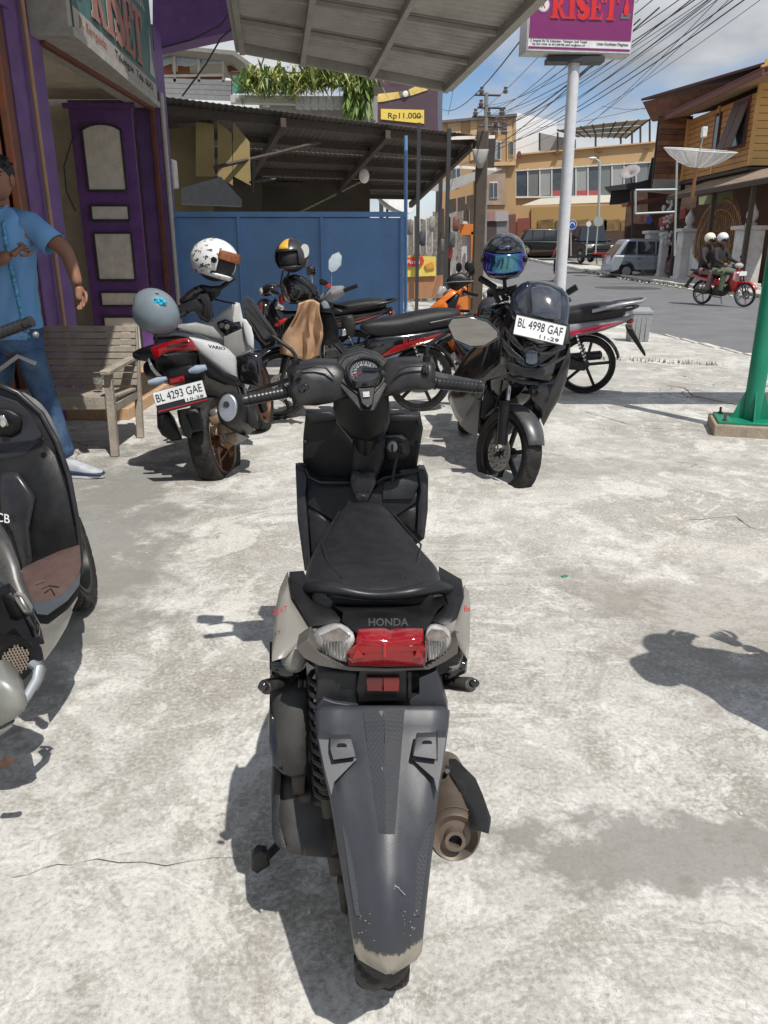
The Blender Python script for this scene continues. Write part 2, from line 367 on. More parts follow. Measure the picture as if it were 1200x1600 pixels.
# room behind the opening
MB().box((FX - 1.65, 10.45, 1.6), (3.0, .12, 3.2)).build('back_wall', CREAM, shop)
MB().box((FX - 3.0, 8.4, 1.6), (.12, 4.2, 3.2)).build('side_wall', CREAM, shop)
MB().box((FX - 1.55, 6.35, 1.6), (2.6, .1, 3.2)).build('side_wall', CREAM, shop)
for i in range(4):
    MB().box((FX - 1.5, 6.95 + i * .95, 3.08), (2.9, .93, .02)).build('ceiling_board', CREAM, shop)
MB().box((FX - 1.5, 8.4, .03), (3.0, 4.1, .10)).build('threshold_floor', M('shop_floor', (.32, .26, .2), .6, var=.2), shop)
MB().box((FX + .25, 8.4, .05), (.6, 3.9, .10)).build('doorstep', M('peach_step', (.52, .33, .19), .8, var=.2, dust=.3), shop, bevel=.006)
for i, xx in enumerate((-2.98, -3.06, -3.14)):
    MB().tube([(xx - .0, 7.3 + i * .1, 0), (xx, 7.3 + i * .1, 3.05)], .018, 6).build('pipe', DGREY, shop)
MB().box((-3.62, 10.36, 1.45), (.14, .03, .09)).build('wall_socket', WHITEP, shop, bevel=.004)
qt(shop, 'wire', DGREY, [(130, 190, 9.6), (112, 220, 9.6), (100, 260, 9.6), (104, 300, 9.6), (118, 330, 9.6)], .008, 6)
# panelled door leaf, standing open, facing the camera
DY = 9.62; DX0, DX1 = -3.55, -2.84
door = MB(); door.box(((DX0 + DX1) / 2, DY + .03, 1.52), (DX1 - DX0, .035, 2.88)).build('door', PURD, shop, bevel=.004)
dd = [o for o in COL.objects if o.name == 'door'][0]
cx = (DX0 + DX1) / 2; dw = .44
def dpanel(z0, z1, arch=False):
    pts = [(cx - dw / 2, z0), (cx + dw / 2, z0), (cx + dw / 2, z1)]
    if arch: pts += [(cx + dw / 2 * math.cos(a) * .9, z1 + .055 * math.sin(a) ** 1.5) for a in [math.pi * k / 10 for k in range(1, 10)]]
    pts += [(cx - dw / 2, z1)]
    MB().prism([(x, DY + .012, z) for x, z in pts], (0, -.022, 0)).build('door_panel', WHITEP, dd, bevel=.006)
    mb = MB(); P = [(x, DY - .012, z) for x, z in pts]
    for a, b_ in zip(P, P[1:] + P[:1]): mb.bar(a, b_, .022, .022, (0, 1, 0))
    mb.build('panel_moulding', BRWN if 0 else DGREY, dd, bevel=.003)
dpanel(2.02, 2.66, True); dpanel(1.70, 1.86); dpanel(1.03, 1.56); dpanel(.73, .89); dpanel(.18, .6)
MB().box((cx, DY - .01, 2.9), (.8, .06, .05)).build('door_head', PURD, shop)
# shop sign box over the door, seen obliquely
SG = M('green_sign_paint', (.06, .15, .145), .55, var=.2, scale=4, dust=.35, dustcol=(.3, .3, .28))
SBOX = M('sign_box_metal', (.42, .42, .38), .6, var=.2, scale=5, dust=.5, dustcol=(.22, .19, .15))
sg = thing('shop_sign', 'long faded green sign box with white lettering over the shop door', 'sign', (-2.5, 8.3, 2.95))
sA, sB = Vector((-2.40, 6.75, 2.93)), Vector((-2.62, 9.95, 2.93)); sd = (sB - sA).normalized(); sn = Vector((sd.y, -sd.x, 0)); up = Vector((0, 0, 1))
mb = MB(); mb.prism([sA - sn * .45, sB - sn * .3, sB, sA], (0, 0, 1.5)); mb.build('sign_box', SBOX, sg, bevel=.01)
o = sA + sn * .006; MB().prism([o + sd * .08 + up * .06, sB + sn * .006 - sd * .08 + up * .06, sB + sn * .006 - sd * .08 + up * 1.42, o + sd * .08 + up * 1.42], sn * .006).build('sign_face', SG, sg)
MB().prism([o + sd * .08 + up * .07 + sn * .006, sB + sn * .012 - sd * .08 + up * .07, sB + sn * .012 - sd * .08 + up * .22, o + sd * .08 + up * .22 + sn * .006], sn * .003).build('sign_face', M('sign_pale', (.42, .4, .36), .6, dust=.4, dustcol=(.35, .1, .08)), sg)
for z in (.0, 1.44):
    MB().bar(sA + sn * .012 + up * (z + .03), sB + sn * .012 + up * (z + .03), .03, .06).build('sign_frame', SBOX, sg, bevel=.004)
SW = M('faded_white_lettering', (.48, .47, .43), .7, var=.2, scale=12, dust=.4, dustcol=(.2, .2, .18))
SR = M('faded_red_lettering', (.36, .17, .14), .7, var=.2, scale=12)
SK = M('dark_lettering', (.03, .035, .04), .6)
# serif lettering built from strokes: each glyph is 2-D boxes on a 1-high grid
def serif_word(parent, name, mat, word, O, X, Y, h, w, depth=.004, grow=0.0):
    O, X, Y = Vector(O), Vector(X).normalized(), Vector(Y).normalized(); N = X.cross(Y).normalized()
    adv = {'R': .80, 'I': .44, 'S': .62, 'E': .70, 'T': .72}; tot = sum(adv[c] for c in word) ; x = 0
    for c in word:
        P = []
        if c in 'RIET':
            sx = {'R': .10, 'I': .11, 'E': .10, 'T': .26}[c]; P.append([(sx, 0), (sx + .2, 0), (sx + .2, 1), (sx, 1)]); P.append([(sx - .08, 0), (sx + .28, 0), (sx + .28, .05), (sx - .08, .05)])
            if c in 'RIE': P.append([(sx - .08, .95), (sx + .28, .95), (sx + .28, 1), (sx - .08, 1)])
        if c == 'E':
            P += [[(.1, .93), (.62, .93), (.62, 1), (.1, 1)], [(.56, .7), (.62, .7), (.62, 1), (.53, .96)], [(.1, 0), (.64, 0), (.64, .07), (.1, .07)], [(.55, .05), (.64, 0), (.66, .3), (.62, .3)], [(.3, .47), (.5, .47), (.5, .54), (.3, .54)], [(.47, .36), (.51, .36), (.51, .65), (.47, .65)]]
        if c == 'T': P += [[(.02, .93), (.7, .93), (.7, 1), (.02, 1)], [(.02, .7), (.07, .7), (.1, 1), (.02, 1)], [(.65, .7), (.7, .7), (.7, 1), (.62, 1)]]
        if c == 'R':
            a = [math.pi / 2 - math.pi * k / 10 for k in range(11)]
            P.append([(.3 + .28 * math.cos(t), .735 + .265 * math.sin(t)) for t in a] + [(.3 + .1 * math.cos(t), .735 + .2 * math.sin(t)) for t in a[::-1]])
            P.append([(.3, .48), (.42, .5), (.72, .05), (.8, .05), (.8, 0), (.56, 0)])
        if c == 'S':
            pts = []
            for k in range(25):
                t = k / 24
                if t < .5: a_ = R(25 + 245 * t * 2); cxx, cyy, r_ = .3, .745, .2
                else: a_ = R(90 - 245 * (t - .5) * 2); cxx, cyy, r_ = .3, .255, .2
                ww = .055 + .075 * math.sin(math.pi * t)
                pts.append((cxx + r_ * 1.05 * math.cos(a_), cyy + r_ * math.sin(a_), ww))
            L, Rr = [], []
            for k in range(25):
                a0, a1 = pts[max(0, k - 1)], pts[min(24, k + 1)]; dx, dy = a1[0] - a0[0], a1[1] - a0[1]; q = math.hypot(dx, dy) or 1
                L.append((pts[k][0] - dy / q * pts[k][2], pts[k][1] + dx / q * pts[k][2])); Rr.append((pts[k][0] + dy / q * pts[k][2], pts[k][1] - dx / q * pts[k][2]))
            for k in range(24): P.append([L[k], L[k + 1], Rr[k + 1], Rr[k]])
            P += [[(.46, .7), (.51, .7), (.51, 1), (.47, .97)], [(.09, 0), (.13, .03), (.13, .32), (.09, .32)]]
        mb = MB()
        for k, pl in enumerate(P):
            c0 = (sum(p[0] for p in pl) / len(pl), sum(p[1] for p in pl) / len(pl))
            q = []
            for a, b_ in pl:
                if grow:
                    dx, dy = a - c0[0], b_ - c0[1]; a += math.copysign(grow, dx); b_ += math.copysign(grow, dy)
                q.append(O + X * ((x + a) / tot * w) + Y * (b_ * h) + N * (k * 5e-5))
            mb.prism(q, N * depth)
        mb.build(name, mat, parent, smooth=0); x += adv[c]
# lettering on the oblique green sign
o1 = sA + sn * .014
serif_word(sg, 'letter', SW, 'RISET', o1 + sd * .60 + up * .28 + sn * .006, sd, up, .50, 1.95, .004, .02)
serif_word(sg, 'letter', SR, 'RISET', o1 + sd * .60 + up * .28 + sn * .012, sd, up, .49, 1.95, .003, -.02)
text(sg, 'lettering', SW, 'OPTIK', o1 + sd * 2.5 + up * 1.18, sd, up, .13, 1.0)
text(sg, 'lettering', SW, 'KLINIK', o1 + sd * 2.3 + up * .95, sd, up, .16, 1.1)
text(sg, 'lettering', SK, 'Takengon  Telp. 0643', o1 + sd * 2.1 + up * .145 + sn * .004, sd, up, .09, 1.6)
text(sg, 'lettering', SR, 'Jl. Sengeda', o1 + sd * .6 + up * .145 + sn * .004, sd, up, .09, .8)
MB().prism([o1 + sd * 2.82 + up * .28, o1 + sd * 3.1 + up * .28, o1 + sd * 3.0 + up * .45, o1 + sd * 2.95 + up * .75, o1 + sd * 2.9 + up * .45], sn * .004).build('emblem', SW, sg)
mb = MB(); mb.prism([o1 + sd * (.30 + .15 * math.cos(a)) + up * (.62 + .3 * math.sin(a)) for a in [math.pi * k / 8 for k in range(16)]], sn * .004); mb.build('emblem', SW, sg)
mb = MB(); mb.prism([o1 + sn * .006 + sd * (.30 + .04 * math.cos(a)) + up * (.5 + .07 * math.sin(a)) for a in [math.pi * k / 8 for k in range(16)]], sn * .004); mb.build('emblem', SK, sg)
# upper floor slab of the shop seen beyond the sign
MB().prism([Q(238, -60, 10.6), Q(360, -60, 10.6), Q(372, 48, 10.6), Q(238, 76, 10.6)], (0, .35, 0)).build('upper_floor_slab', PURD, shop, bevel=.01)
for pts in ([(372, 0, 10.4), (358, 22, 10.4), (344, 40, 10.4), (300, 62, 10.4), (240, 78, 10.4)], [(368, 40, 10.4), (345, 60, 10.4), (322, 100, 10.5), (285, 150, 10.8)]):
    sset(qt(None, 'loose_cable', DGREY, pts, .01, 6), 'black slack cable hanging %s' % ('along the purple slab edge' if pts[0][1] == 0 else 'down from the purple slab to the dark shed roof'), 'cable', 'slack cables by the purple slab')
# eave over the pavement, high above the frame
ev = thing('eave', 'shop roof eave that shades the bench and doorway, plus an added upper shade sheet', 'roof', (-2, 4.0, 3.5))
MB().box((-2.0, 3.6, 3.56), (1.55, 6.4, .06)).build('roof_sheet', M('eave_sheet', (.3, .3, .3), .5), ev)
MB().box((-3.1, 9.3, 4.72), (4.4, 3.4, .07)).build('roof_sheet', M('eave_sheet', (.3, .3, .3)), ev)  # unseen upper sheet added to keep the sun off the purple slab
# ---------------------------------------------------------------- metal canopy at the top
ZINC = M('weathered_zinc', (.42, .41, .385), .6, metal=.15, var=.16, scale=3, dust=.4, dustcol=(.2, .17, .13), dscale=2)
ZINCB = M('grey_steel_beam', (.34, .33, .30), .55, metal=.2, var=.2, scale=5)
cn = thing('canopy', 'corrugated zinc canopy on steel purlins jutting out overhead', 'canopy', (0, 9.5, 3.5))
cFL, cFR, cNR, cNL = Q(378, 72, 10.0), Q(700, 134, 11.0), Q(852, -18, 8.15), Q(352, -95, 7.6)
def cpt(s, t, dz=0): return (cNL + (cNR - cNL) * s) * (1 - t) + (cFL + (cFR - cFL) * s) * t + Vector((0, 0, dz))
SE = [0, .27, .60, .985]
for i in range(3):                                        # three bays by four bands of ribbed sheet
    for j, (t0, t1) in enumerate(((0, .36), (.36, .67), (.67, 1.0))):
        mb = MB(); s0, s1 = SE[i] + .002, SE[i + 1] - .002; n = 36; rows = []
        for k in range(n + 1):
            t = t0 - .012 + (t1 - t0 + .02) * k / n; dz = (.0, .03, .03, 0)[k % 4] + .006 * j
            rows.append([cpt(s0, t, dz), cpt(s1, t, dz)])
        mb.loft(rows, False, False); mb.build('roof_sheet', ZINC, cn, smooth=0, solid=.004)
for s in SE: MB().bar(cpt(s, -.02, -.05), cpt(s, 1.0, -.05), .06, .09).build('rafter', ZINCB, cn, bevel=.004)
for t in (.0, .36, .67): MB().bar(cpt(0, t, -.03), cpt(1, t, -.03), .05, .05).build('purlin', ZINCB, cn, bevel=.004)
MB().bar(cpt(-.01, 1.0, -.02), cpt(1.0, 1.0, -.02), .05, .11).build('fascia', ZINCB, cn, bevel=.004)
MB().bar(cpt(1.01, -.02, .02), cpt(1.01, 1.02, .02), .10, .14).build('gutter', M('gutter_metal', (.38, .35, .29), .6, metal=.1, var=.2, dust=.3), cn, bevel=.01)
MB().bar(cpt(-.012, -.02, .02), cpt(-.012, 1.02, .02), .09, .16).build('fascia', ZINC, cn, bevel=.006)
# ---------------------------------------------------------------- blue steel fence with gate panels
BLUE = M('blue_enamel', (.14, .30, .57), .42, var=.16, scale=1.2, dust=.35, dustcol=(.16, .18, .22), dscale=3.5, bump=.5, bscale=2.2)
bf = thing('blue_fence', 'blue painted sheet steel fence behind the parked motorbikes', 'fence', (-1.2, 10.3, 0))
gx = [Q(256, 400, 10.3).x, Q(376, 400, 10.3).x, Q(504, 400, 10.3).x, Q(628, 400, 10.3).x]
for a, b_ in zip(gx, gx[1:]):
    MB().box(((a + b_) / 2, 10.3, .94), (b_ - a - .025, .03, 1.62)).build('steel_panel', BLUE, bf, bevel=.004)
    MB().box(((a + b_) / 2, 10.28, .42), (b_ - a - .03, .03, .04)).build('rail', BLUE, bf)
for x in gx: MB().box((x, 10.275, .92), (.035 if x != gx[-1] else .05, .05, 1.76)).build('post', BLUE, bf, bevel=.003)
MB().box(((gx[0] + gx[-1]) / 2, 10.27, 1.79), (gx[-1] - gx[0] + .08, .07, .06)).build('rail', BLUE, bf, bevel=.004)
sset(MB().tube([Q(634, 490, 11.3), Q(634, 212, 11.3)], .026, 10).build('post', BLUE, None), 'slim blue post rising from the end of the blue fence to the shed roof', 'post')
# ---------------------------------------------------------------- dark shed behind the fence
RUSTD = M('dark_rusty_sheet', (.085, .078, .07), .75, var=.3, scale=4, dust=.4, dustcol=(.16, .12, .09), dscale=3)
DWOOD = M('dark_timber', (.07, .052, .04), .8, var=.3, scale=9, bump=.4, bscale=40)
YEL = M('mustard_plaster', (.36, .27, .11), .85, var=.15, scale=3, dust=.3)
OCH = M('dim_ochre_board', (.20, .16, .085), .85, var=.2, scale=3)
sh = thing('shed', 'dark open shed with sloping corrugated roof behind the blue fence', 'shed', (0, 13, 0))
fl, fr = Q(243, 150, 11.2), Q(748, 212, 14.6); bl, br = Q(300, 330, 20.0), Q(600, 338, 20.0)
bl = Vector((-5.5, 19, 2.55)); br = Vector((.75, 19.5, 2.5))
def spt(s, t, dz=0): return (fl + (fr - fl) * s) * (1 - t) + (bl + (br - bl) * s) * t + Vector((0, 0, dz))
for i in range(6):
    for j in range(3):
        rows = []
        for k in range(21):
            s = (i + k / 20) / 6 * .997; rows.append([spt(s, j / 3 + .002, .012 * (k % 2)), spt(s, (j + 1) / 3 - .002, .012 * (k % 2))])
        MB().loft(rows, False, False).build('roof_sheet', RUSTD, sh, smooth=0, solid=.006)
for t in (.04, .2, .38, .55, .72, .9): MB().bar(spt(0, t, -.07), spt(1, t, -.07), .07, .1).build('purlin', DWOOD, sh)
for s in (.0, .33, .66, .98): MB().bar(spt(s, 0, -.14), spt(s, 1, -.14), .08, .12).build('rafter', DWOOD, sh)
MB().bar(Q(700, 216, 14.3), Q(772, 214, 14.7), .05, .05).build('edge_trim', WHITEP, sh)
MB().prism([Q(745, 262, 14.4), Q(748, 215, 14.4), Q(775, 216, 15), Q(772, 262, 17)], (0, .05, 0)).build('gable_sheet', RUSTD, sh)
for (u, v0, v1, Y, r_) in ((652, 262, 520, 13.0, .035), (697, 235, 520, 13.6, .04), (686, 300, 500, 17.5, .05)):
    MB().box((Q(u, 400, Y).x, Y, 1.6), (r_ * 1.6, r_ * 1.6, 3.2)).build('post', DGREY, sh)
MB().box((Q(747, 400, 14.4).x, 14.4, 1.62), (.19, .19, 3.3)).build('post', DWOOD, sh, bevel=.02)
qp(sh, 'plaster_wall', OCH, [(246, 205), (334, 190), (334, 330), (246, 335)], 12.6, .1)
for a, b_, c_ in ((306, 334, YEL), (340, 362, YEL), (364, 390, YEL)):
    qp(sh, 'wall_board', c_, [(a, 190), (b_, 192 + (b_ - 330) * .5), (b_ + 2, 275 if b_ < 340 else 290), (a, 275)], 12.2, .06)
qp(sh, 'plaster_wall', M('dark_brown_wall', (.07, .06, .045), .9, var=.25, scale=2), [(404, 278), (578, 284), (578, 345), (404, 345)], 17.5, .1)  # very dark brown wall colour
qp(sh, 'plaster_wall', M('dark_brown_wall'  , (.07, .06, .045)), [(250, 322), (410, 262), (410, 345), (250, 345)], 16.8, .08)
qp(sh, 'counter', M('grey_worktop', (.22, .23, .23), .7), [(283, 294), (345, 276), (378, 312), (378, 322), (283, 318)], 11.8, .3)
qt(sh, 'brace', DWOOD, [(334, 262, 12), (430, 240, 12.4), (500, 222, 13)], .03, 6)
qt(sh, 'brace', DGREY, [(395, 300, 12), (396, 250, 12)], .02, 6); qt(sh, 'brace', DGREY, [(390, 285, 12), (430, 280, 12.2)], .02, 6)
MB().ell(Q(569, 275, 14.5), (.09, .09, .12), 12, 8).build('light_bulb_shade', WHITEP, sh)
sset(MB().box(Q(261, 272, 10.9), (.24, .2, .34)).build('meter_box', WHITEP, None, bevel=.015), 'cream electric meter box beside the purple end pillar', 'box')
qp(None, 'plant_urn', M('urn_grey', (.3, .29, .27), .8), [(738, 233), (764, 233), (760, 248), (754, 262), (746, 262), (740, 248)], 14.2, .22, bulge=.06, label='small grey urn on top of the thick dark shed post', category='urn')
lr = thing('lean_to_roof', 'low lean-to roof of pale sheets beyond the thick dark post', 'roof', (2, 19, 2.6))
qp(lr, 'roof_sheet', ZINC, [(655, 296), (762, 262), (785, 264), (700, 300)], 19, .05)
qp(lr, 'edge_trim', WHITEP, [(700, 258), (776, 262), (776, 267), (700, 262)], 17.5, .05)
for k in range(4):
    qp(lr, 'lattice_board', DWOOD, [(701 + k * 14, 312 - k * 3), (713 + k * 14, 309.5 - k * 3), (713 + k * 14, 330 - k * 2.5), (701 + k * 14, 334 - k * 2.5)], 18, .04)
# ---------------------------------------------------------------- kiosk goods beyond the fence end
CLUT = M('grey_brown_clutter', (.20, .17, .14), .85, var=.6, scale=16)
random.seed(5)
kk = thing('kiosk_wall', 'weathered plank wall with hanging goods behind the shed posts', 'wall', (1.0, 22, 0))
for i in range(13):
    u = 628 + i * 9.6; h0 = random.uniform(310, 345)
    qp(kk, 'plank', random.choice([CLUT, DWOOD, OCH, M('plank_grey', (.26, .24, .22), .85, var=.4, scale=9)]), [(u, h0), (u + 8.6, h0 + 2), (u + 8.6, 470), (u, 470)], 22 + random.uniform(-.1, .1), .05)
for i, (u, v, c) in enumerate(((640, 355, (.2, .17, .15)), (660, 372, (.05, .05, .06)), (675, 350, (.25, .24, .2)), (706, 375, (.06, .07, .07)), (702, 392, (.3, .05, .05)), (726, 358, (.35, .35, .35)), (712, 350, (.16, .06, .05)), (690, 385, (.1, .1, .08)))):
    P = Q(u, v, 20.5 + i * .12); sset(MB().rings([(P.y - .05, P.x, P.z, .06, .13, 6), (P.y, P.x + .01, P.z, .08, .19, 5), (P.y + .05, P.x, P.z - .02, .07, .15, 6)], 12, 5).build('hanging_bag', M('bagcol%d' % i, c, .7, var=.4, scale=12), None, smooth=60),
        '%s bag hanging in the kiosk, %s' % (('pale grey', 'black', 'cream', 'dark grey', 'red', 'white', 'dull red', 'olive')[i], ('nearest the blue post', 'between the two thin posts', 'above the yellow board', 'low beside the right thin post', 'lowest by the orange door', 'next to the orange door frame', 'under the lean-to roof', 'behind the right thin post')[i]), 'bag', 'bags hanging in the kiosk')
yb = thing('snack_cart', 'brown snack cart with a yellow and red advertising board', 'cart', tuple(Gd(660, 480)))
qp(yb, 'cart_panel', M('brown_board', (.38, .19, .10), .7, var=.1), [(631, 433), (692, 431), (692, 465), (631, 468)], 14.5, .35)
qp(yb, 'advert_board', M('yellow_print', (.72, .56, .12), .6, var=.15, scale=5), [(631, 399), (681, 401), (681, 431), (631, 433)], 14.45, .03)
qp(yb, 'advert_patch', M('red_print', (.55, .05, .05), .6), [(633, 403), (660, 400), (663, 408), (658, 416), (634, 417)], 14.42, .02)
qp(yb, 'advert_patch', M('orange_print', (.62, .28, .05), .6), [(663, 414), (676, 409), (679, 419), (667, 421)], 14.42, .02)
text(yb, 'lettering', WHITEP, 'Roti', Q(646, 409, 14.40), (1, 0, 0), (0, 0, 1), .07, .22)
od = thing('orange_door', 'orange framed kiosk door standing open beside the thick dark post', 'door', tuple(Gd(728, 500)))
OR2 = M('orange_paint', (.62, .19, .035), .5, var=.12)
qp(od, 'door_panel', M('white_panel', (.5, .5, .52), .5), [(722, 368), (736, 366), (736, 430), (720, 432)], 15.6, .04)
qp(od, 'door_frame', OR2, [(736, 362), (741, 362), (742, 482), (736, 482)], 15.5, .08)
qp(od, 'door_frame', OR2, [(718, 350), (741, 350), (741, 366), (718, 368)], 15.5, .06)
qp(od, 'lower_panel', OR2, [(716, 432), (736, 440), (737, 484), (708, 486)], 15.45, .05)
qp(od, 'white_jamb', WHITEP, [(741, 350), (744, 350), (744, 500), (741, 500)], 15.3, .05)
# ---------------------------------------------------------------- buildings behind the shed
hs = thing('white_house', 'white wooden house with open upper veranda under a grey roof', 'house', (-8, 24, 0))
WHT = M('white_boards', (.62, .62, .60), .7, var=.12, scale=6, dust=.3)
for k in range(4): qp(hs, 'wall_board', WHT, [(236, 121 + k * 8), (364, 126 + k * 8), (364, 133.4 + k * 8), (236, 128.4 + k * 8)], 24, .08)
qp(hs, 'wall', M('brown_inside', (.16, .08, .05), .8), [(236, 88), (352, 88), (352, 124), (236, 122)], 26, .1)
qp(hs, 'plank_screen', M('rust_screen', (.32, .13, .07), .8), [(238, 98), (268, 96), (270, 125), (238, 122)], 24.4, .05)
qp(hs, 'plank_screen', M('rust_screen', (.32, .13, .07)), [(278, 103), (296, 101), (298, 124), (278, 124)], 24.6, .05)
qp(hs, 'torn_sheet', M('torn_banner', (.50, .58, .68), .7), [(238, 92), (345, 86), (346, 99), (312, 100), (290, 104), (268, 99), (254, 104), (240, 100)], 24.1, .02)
for u in (272, 310, 348): qp(hs, 'post', WHT, [(u - 2, 88), (u + 2, 88), (u + 3, 128), (u - 1, 128)], 24, .1)
for v in (117,): qp(hs, 'rail', WHT, [(236, v), (350, v - 2), (350, v + 1.5), (236, v + 3)], 23.9, .08)
qp(hs, 'roof', M('house_roof', (.22, .21, .19), .7, var=.2), [(236, 82), (262, 70), (366, 79), (410, 112), (404, 114), (364, 86), (262, 76), (236, 88)], 23.2, 3)
qp(hs, 'soffit', M('brown_inside', (.16, .08, .05)), [(352, 84), (366, 84), (404, 114), (396, 116), (356, 112)], 24.5, .4)
# balcony of the grey house with hanging plants
gh = thing('grey_house', 'grey plastered house with railed roof terrace full of plants', 'house', (-4, 24, 0))
GRY = M('grey_plaster', (.33, .32, .30), .85, var=.2, scale=2, dust=.3)
qp(gh, 'wall', GRY, [(405, 150), (590, 150), (590, 200), (405, 190)], 23, 3)
qp(gh, 'wall', M('pale_cement', (.46, .45, .42), .85), [(360, 148), (540, 152), (540, 164), (360, 160)], 22.6, .3)
for k in range(7): qp(gh, 'roof_panel', M('pale_cement', (.46, .45, .42)), [(462 + k * 12, 150), (473 + k * 12, 150), (473 + k * 12, 172), (462 + k * 12, 170)], 22.4, .05)
for k in range(17): qt(gh, 'baluster', DGREY, [(362 + k * 13, 112 + k * .2, 22.8), (362 + k * 13, 150, 22.8)], .012, 5)
for v in (112, 132): qt(gh, 'rail', DGREY, [(362, v, 22.8), (575, v + 3, 22.8)], .018, 6)
qp(gh, 'green_screen', M('green_net', (.06, .28, .18), .7), [(364, 118), (382, 118), (382, 146), (364, 146)], 22.7, .02)
LEAF = M('terrace_leaf', (.14, .21, .05), .6, var=.45, scale=5)
LEAF2 = M('yellow_leaf', (.32, .34, .10), .6, var=.3, scale=5)
random.seed(11)
for c in range(13):
    u0 = 386 + c * 15.5; v0 = 126 + random.uniform(-5, 6) + (-8 if 6 < c < 11 else 0)
    pl = MB()
    for k in range(170):
        a = random.uniform(0, 6.28); L = random.uniform(.15, .62) * (1.25 if c > 6 else 1); P = Q(u0 + random.uniform(-8, 8), v0 + 10 + random.gauss(0, 9), 22.4 + random.uniform(-.5, .3))
        d = Vector((math.cos(a), math.sin(a) * .6, random.uniform(.2, 2.2))).normalized(); w = L * random.uniform(.05, .09); dn = Vector((0, 0, -1)) * L * random.uniform(.05, .75)
        s_ = Vector((-math.sin(a), math.cos(a), 0)) * w; m_ = P + d * L * .5; e = P + d * L * .85 + dn
        pl.add([P - s_ * .4, P + s_ * .4, m_ + s_, m_ - s_, e], [(0, 1, 2, 3), (3, 2, 4)])
    sset(pl.build('potted_plant', LEAF if c % 2 == 0 else LEAF2, None, smooth=0), 'arching leafy plant on the grey roof terrace, %s' % ('%s%s from the left' % (['first', 'second', 'third', 'fourth', 'fifth', 'sixth', 'seventh', 'eighth', 'ninth', 'tenth', 'eleventh', 'twelfth', 'thirteenth'][c], '')), 'plant', 'plants along the roof terrace railing')
pl = MB()
for k in range(260):
    P = Q(552 + random.uniform(-12, 26), 122 + random.uniform(0, 46), 22.2 + random.uniform(-.3, .4)); a = random.uniform(0, 6.28); L = random.uniform(.2, .5)
    s_ = Vector((-math.sin(a), math.cos(a), 0)) * .035; e = P + Vector((math.cos(a) * .15, math.sin(a) * .15, -L)); pl.add([P - s_, P + s_, (P + e) / 2 + s_ * 1.5, (P + e) / 2 - s_ * 1.5, e], [(0, 1, 2, 3), (3, 2, 4)])
sset(pl.build('trailing_plant', LEAF, None, smooth=0), 'dense plant trailing down the right corner of the roof terrace', 'plant')
# billboard
bb = thing('billboard', 'dark brown billboard with gold strap and yellow price strip', 'billboard', (1, 32, 0))
qp(bb, 'board', M('billboard_brown', (.085, .05, .065), .55, var=.1, scale=2), [(572, 92), (684, 118), (684, 210), (572, 205)], 30, .5)
qp(bb, 'board_frame', M('billboard_frame', (.12, .13, .17), .5), [(684, 118), (691, 120), (691, 215), (684, 212)], 30, .6)
GOLD = M('gold_print', (.72, .52, .16), .5, var=.25, scale=3)
b3 = lambda pts: [(560 + x / 8.57, 100 + y / 8.57) for x, y in pts]
qp(bb, 'gold_band', GOLD, b3([(240, 460), (270, 400), (540, 372), (560, 455), (330, 505), (260, 510)]), 29.97, .02)
qp(bb, 'gold_band', GOLD, b3([(670, 345), (840, 262), (900, 262), (932, 310), (925, 350), (700, 425)]), 29.97, .02)
qp(bb, 'clasp', M('clasp_dark', (.16, .15, .13), .5), b3([(550, 370), (670, 345), (690, 425), (560, 455)]), 29.96, .02)
MB().ell(Q(633.5, 146.8, 29.93), (.10, .02, .10), 14, 8).build('clasp_stud', M('clasp_cream', (.75, .72, .6), .4), bb)
qp(bb, 'price_strip', M('price_yellow', (.80, .58, .10), .55, var=.06), b3([(300, 600), (880, 615), (880, 800), (300, 740)]), 29.96, .02)
text(bb, 'lettering', SK, 'Rp11.000', Q(632, 182.0, 29.955), (1, 0, 0), (0, 0, 1), .24, 1.15, bold=.01)
text(bb, 'lettering', SK, '/hari', Q(654, 182.5, 29.955), (1, 0, 0), (0, 0, 1), .10, .28)
text(bb, 'lettering', WHITEP, 'EMAS', Q(619, 124.5, 29.92), (1, 0, 0), (0, 0, 1), .07, .34)
for x in (-0.1, 2.0): MB().box((x, 30.7, 4.2), (.16, .16, 8.4)).build('support_post', DGREY, bb)
sd2 = thing('satellite_dish', 'pale solid satellite dish tilted up behind the blue post', 'satellite dish', tuple(Q(603, 330, 20)))
mb = MB(); c_ = Q(605, 322, 20); mb.lathe([(.02, 0), (.25, .04), (.45, .14), (.6, .28)], c_, (.5, -.4, .75), 24); mb.build('dish', M('dish_pale', (.5, .5, .48), .6), sd2, solid=.01)
qt(sd2, 'mast', DGREY, [(605, 322, 20.05), (606, 420, 20.05)], .03, 8)
# ---------------------------------------------------------------- town buildings
GLASS = M('window_glass', (.06, .075, .09), .08, var=.2, scale=3, spec=.8)
FRAME = M('white_frame', (.6, .6, .58), .5)
def window(b, u0, v0, u1, v1, Y, nx=2, dep=.12, fr=FRAME, slope=0):
    w = qp(b, 'window', fr, [(u0, v0), (u1, v0 + slope), (u1, v1 + slope * .6), (u0, v1)], Y - .02, dep, )
    for k in range(nx):
        a = u0 + (u1 - u0) * (k + .1) / nx; c = u0 + (u1 - u0) * (k + .9) / nx; sl = slope * (k + .5) / nx
        qp(w, 'pane', GLASS, [(a, v0 + (v1 - v0) * .07 + sl), (c, v0 + (v1 - v0) * .07 + sl), (c, v1 - (v1 - v0) * .07 + sl * .6), (a, v1 - (v1 - v0) * .07 + sl * .6)], Y - .06, .03)
    return w
TAN = M('tan_render', (.40, .255, .13), .85, var=.1, scale=.5)
TAN2 = M('ochre_render', (.46, .30, .15), .85, var=.08, scale=.5, dust=.15)
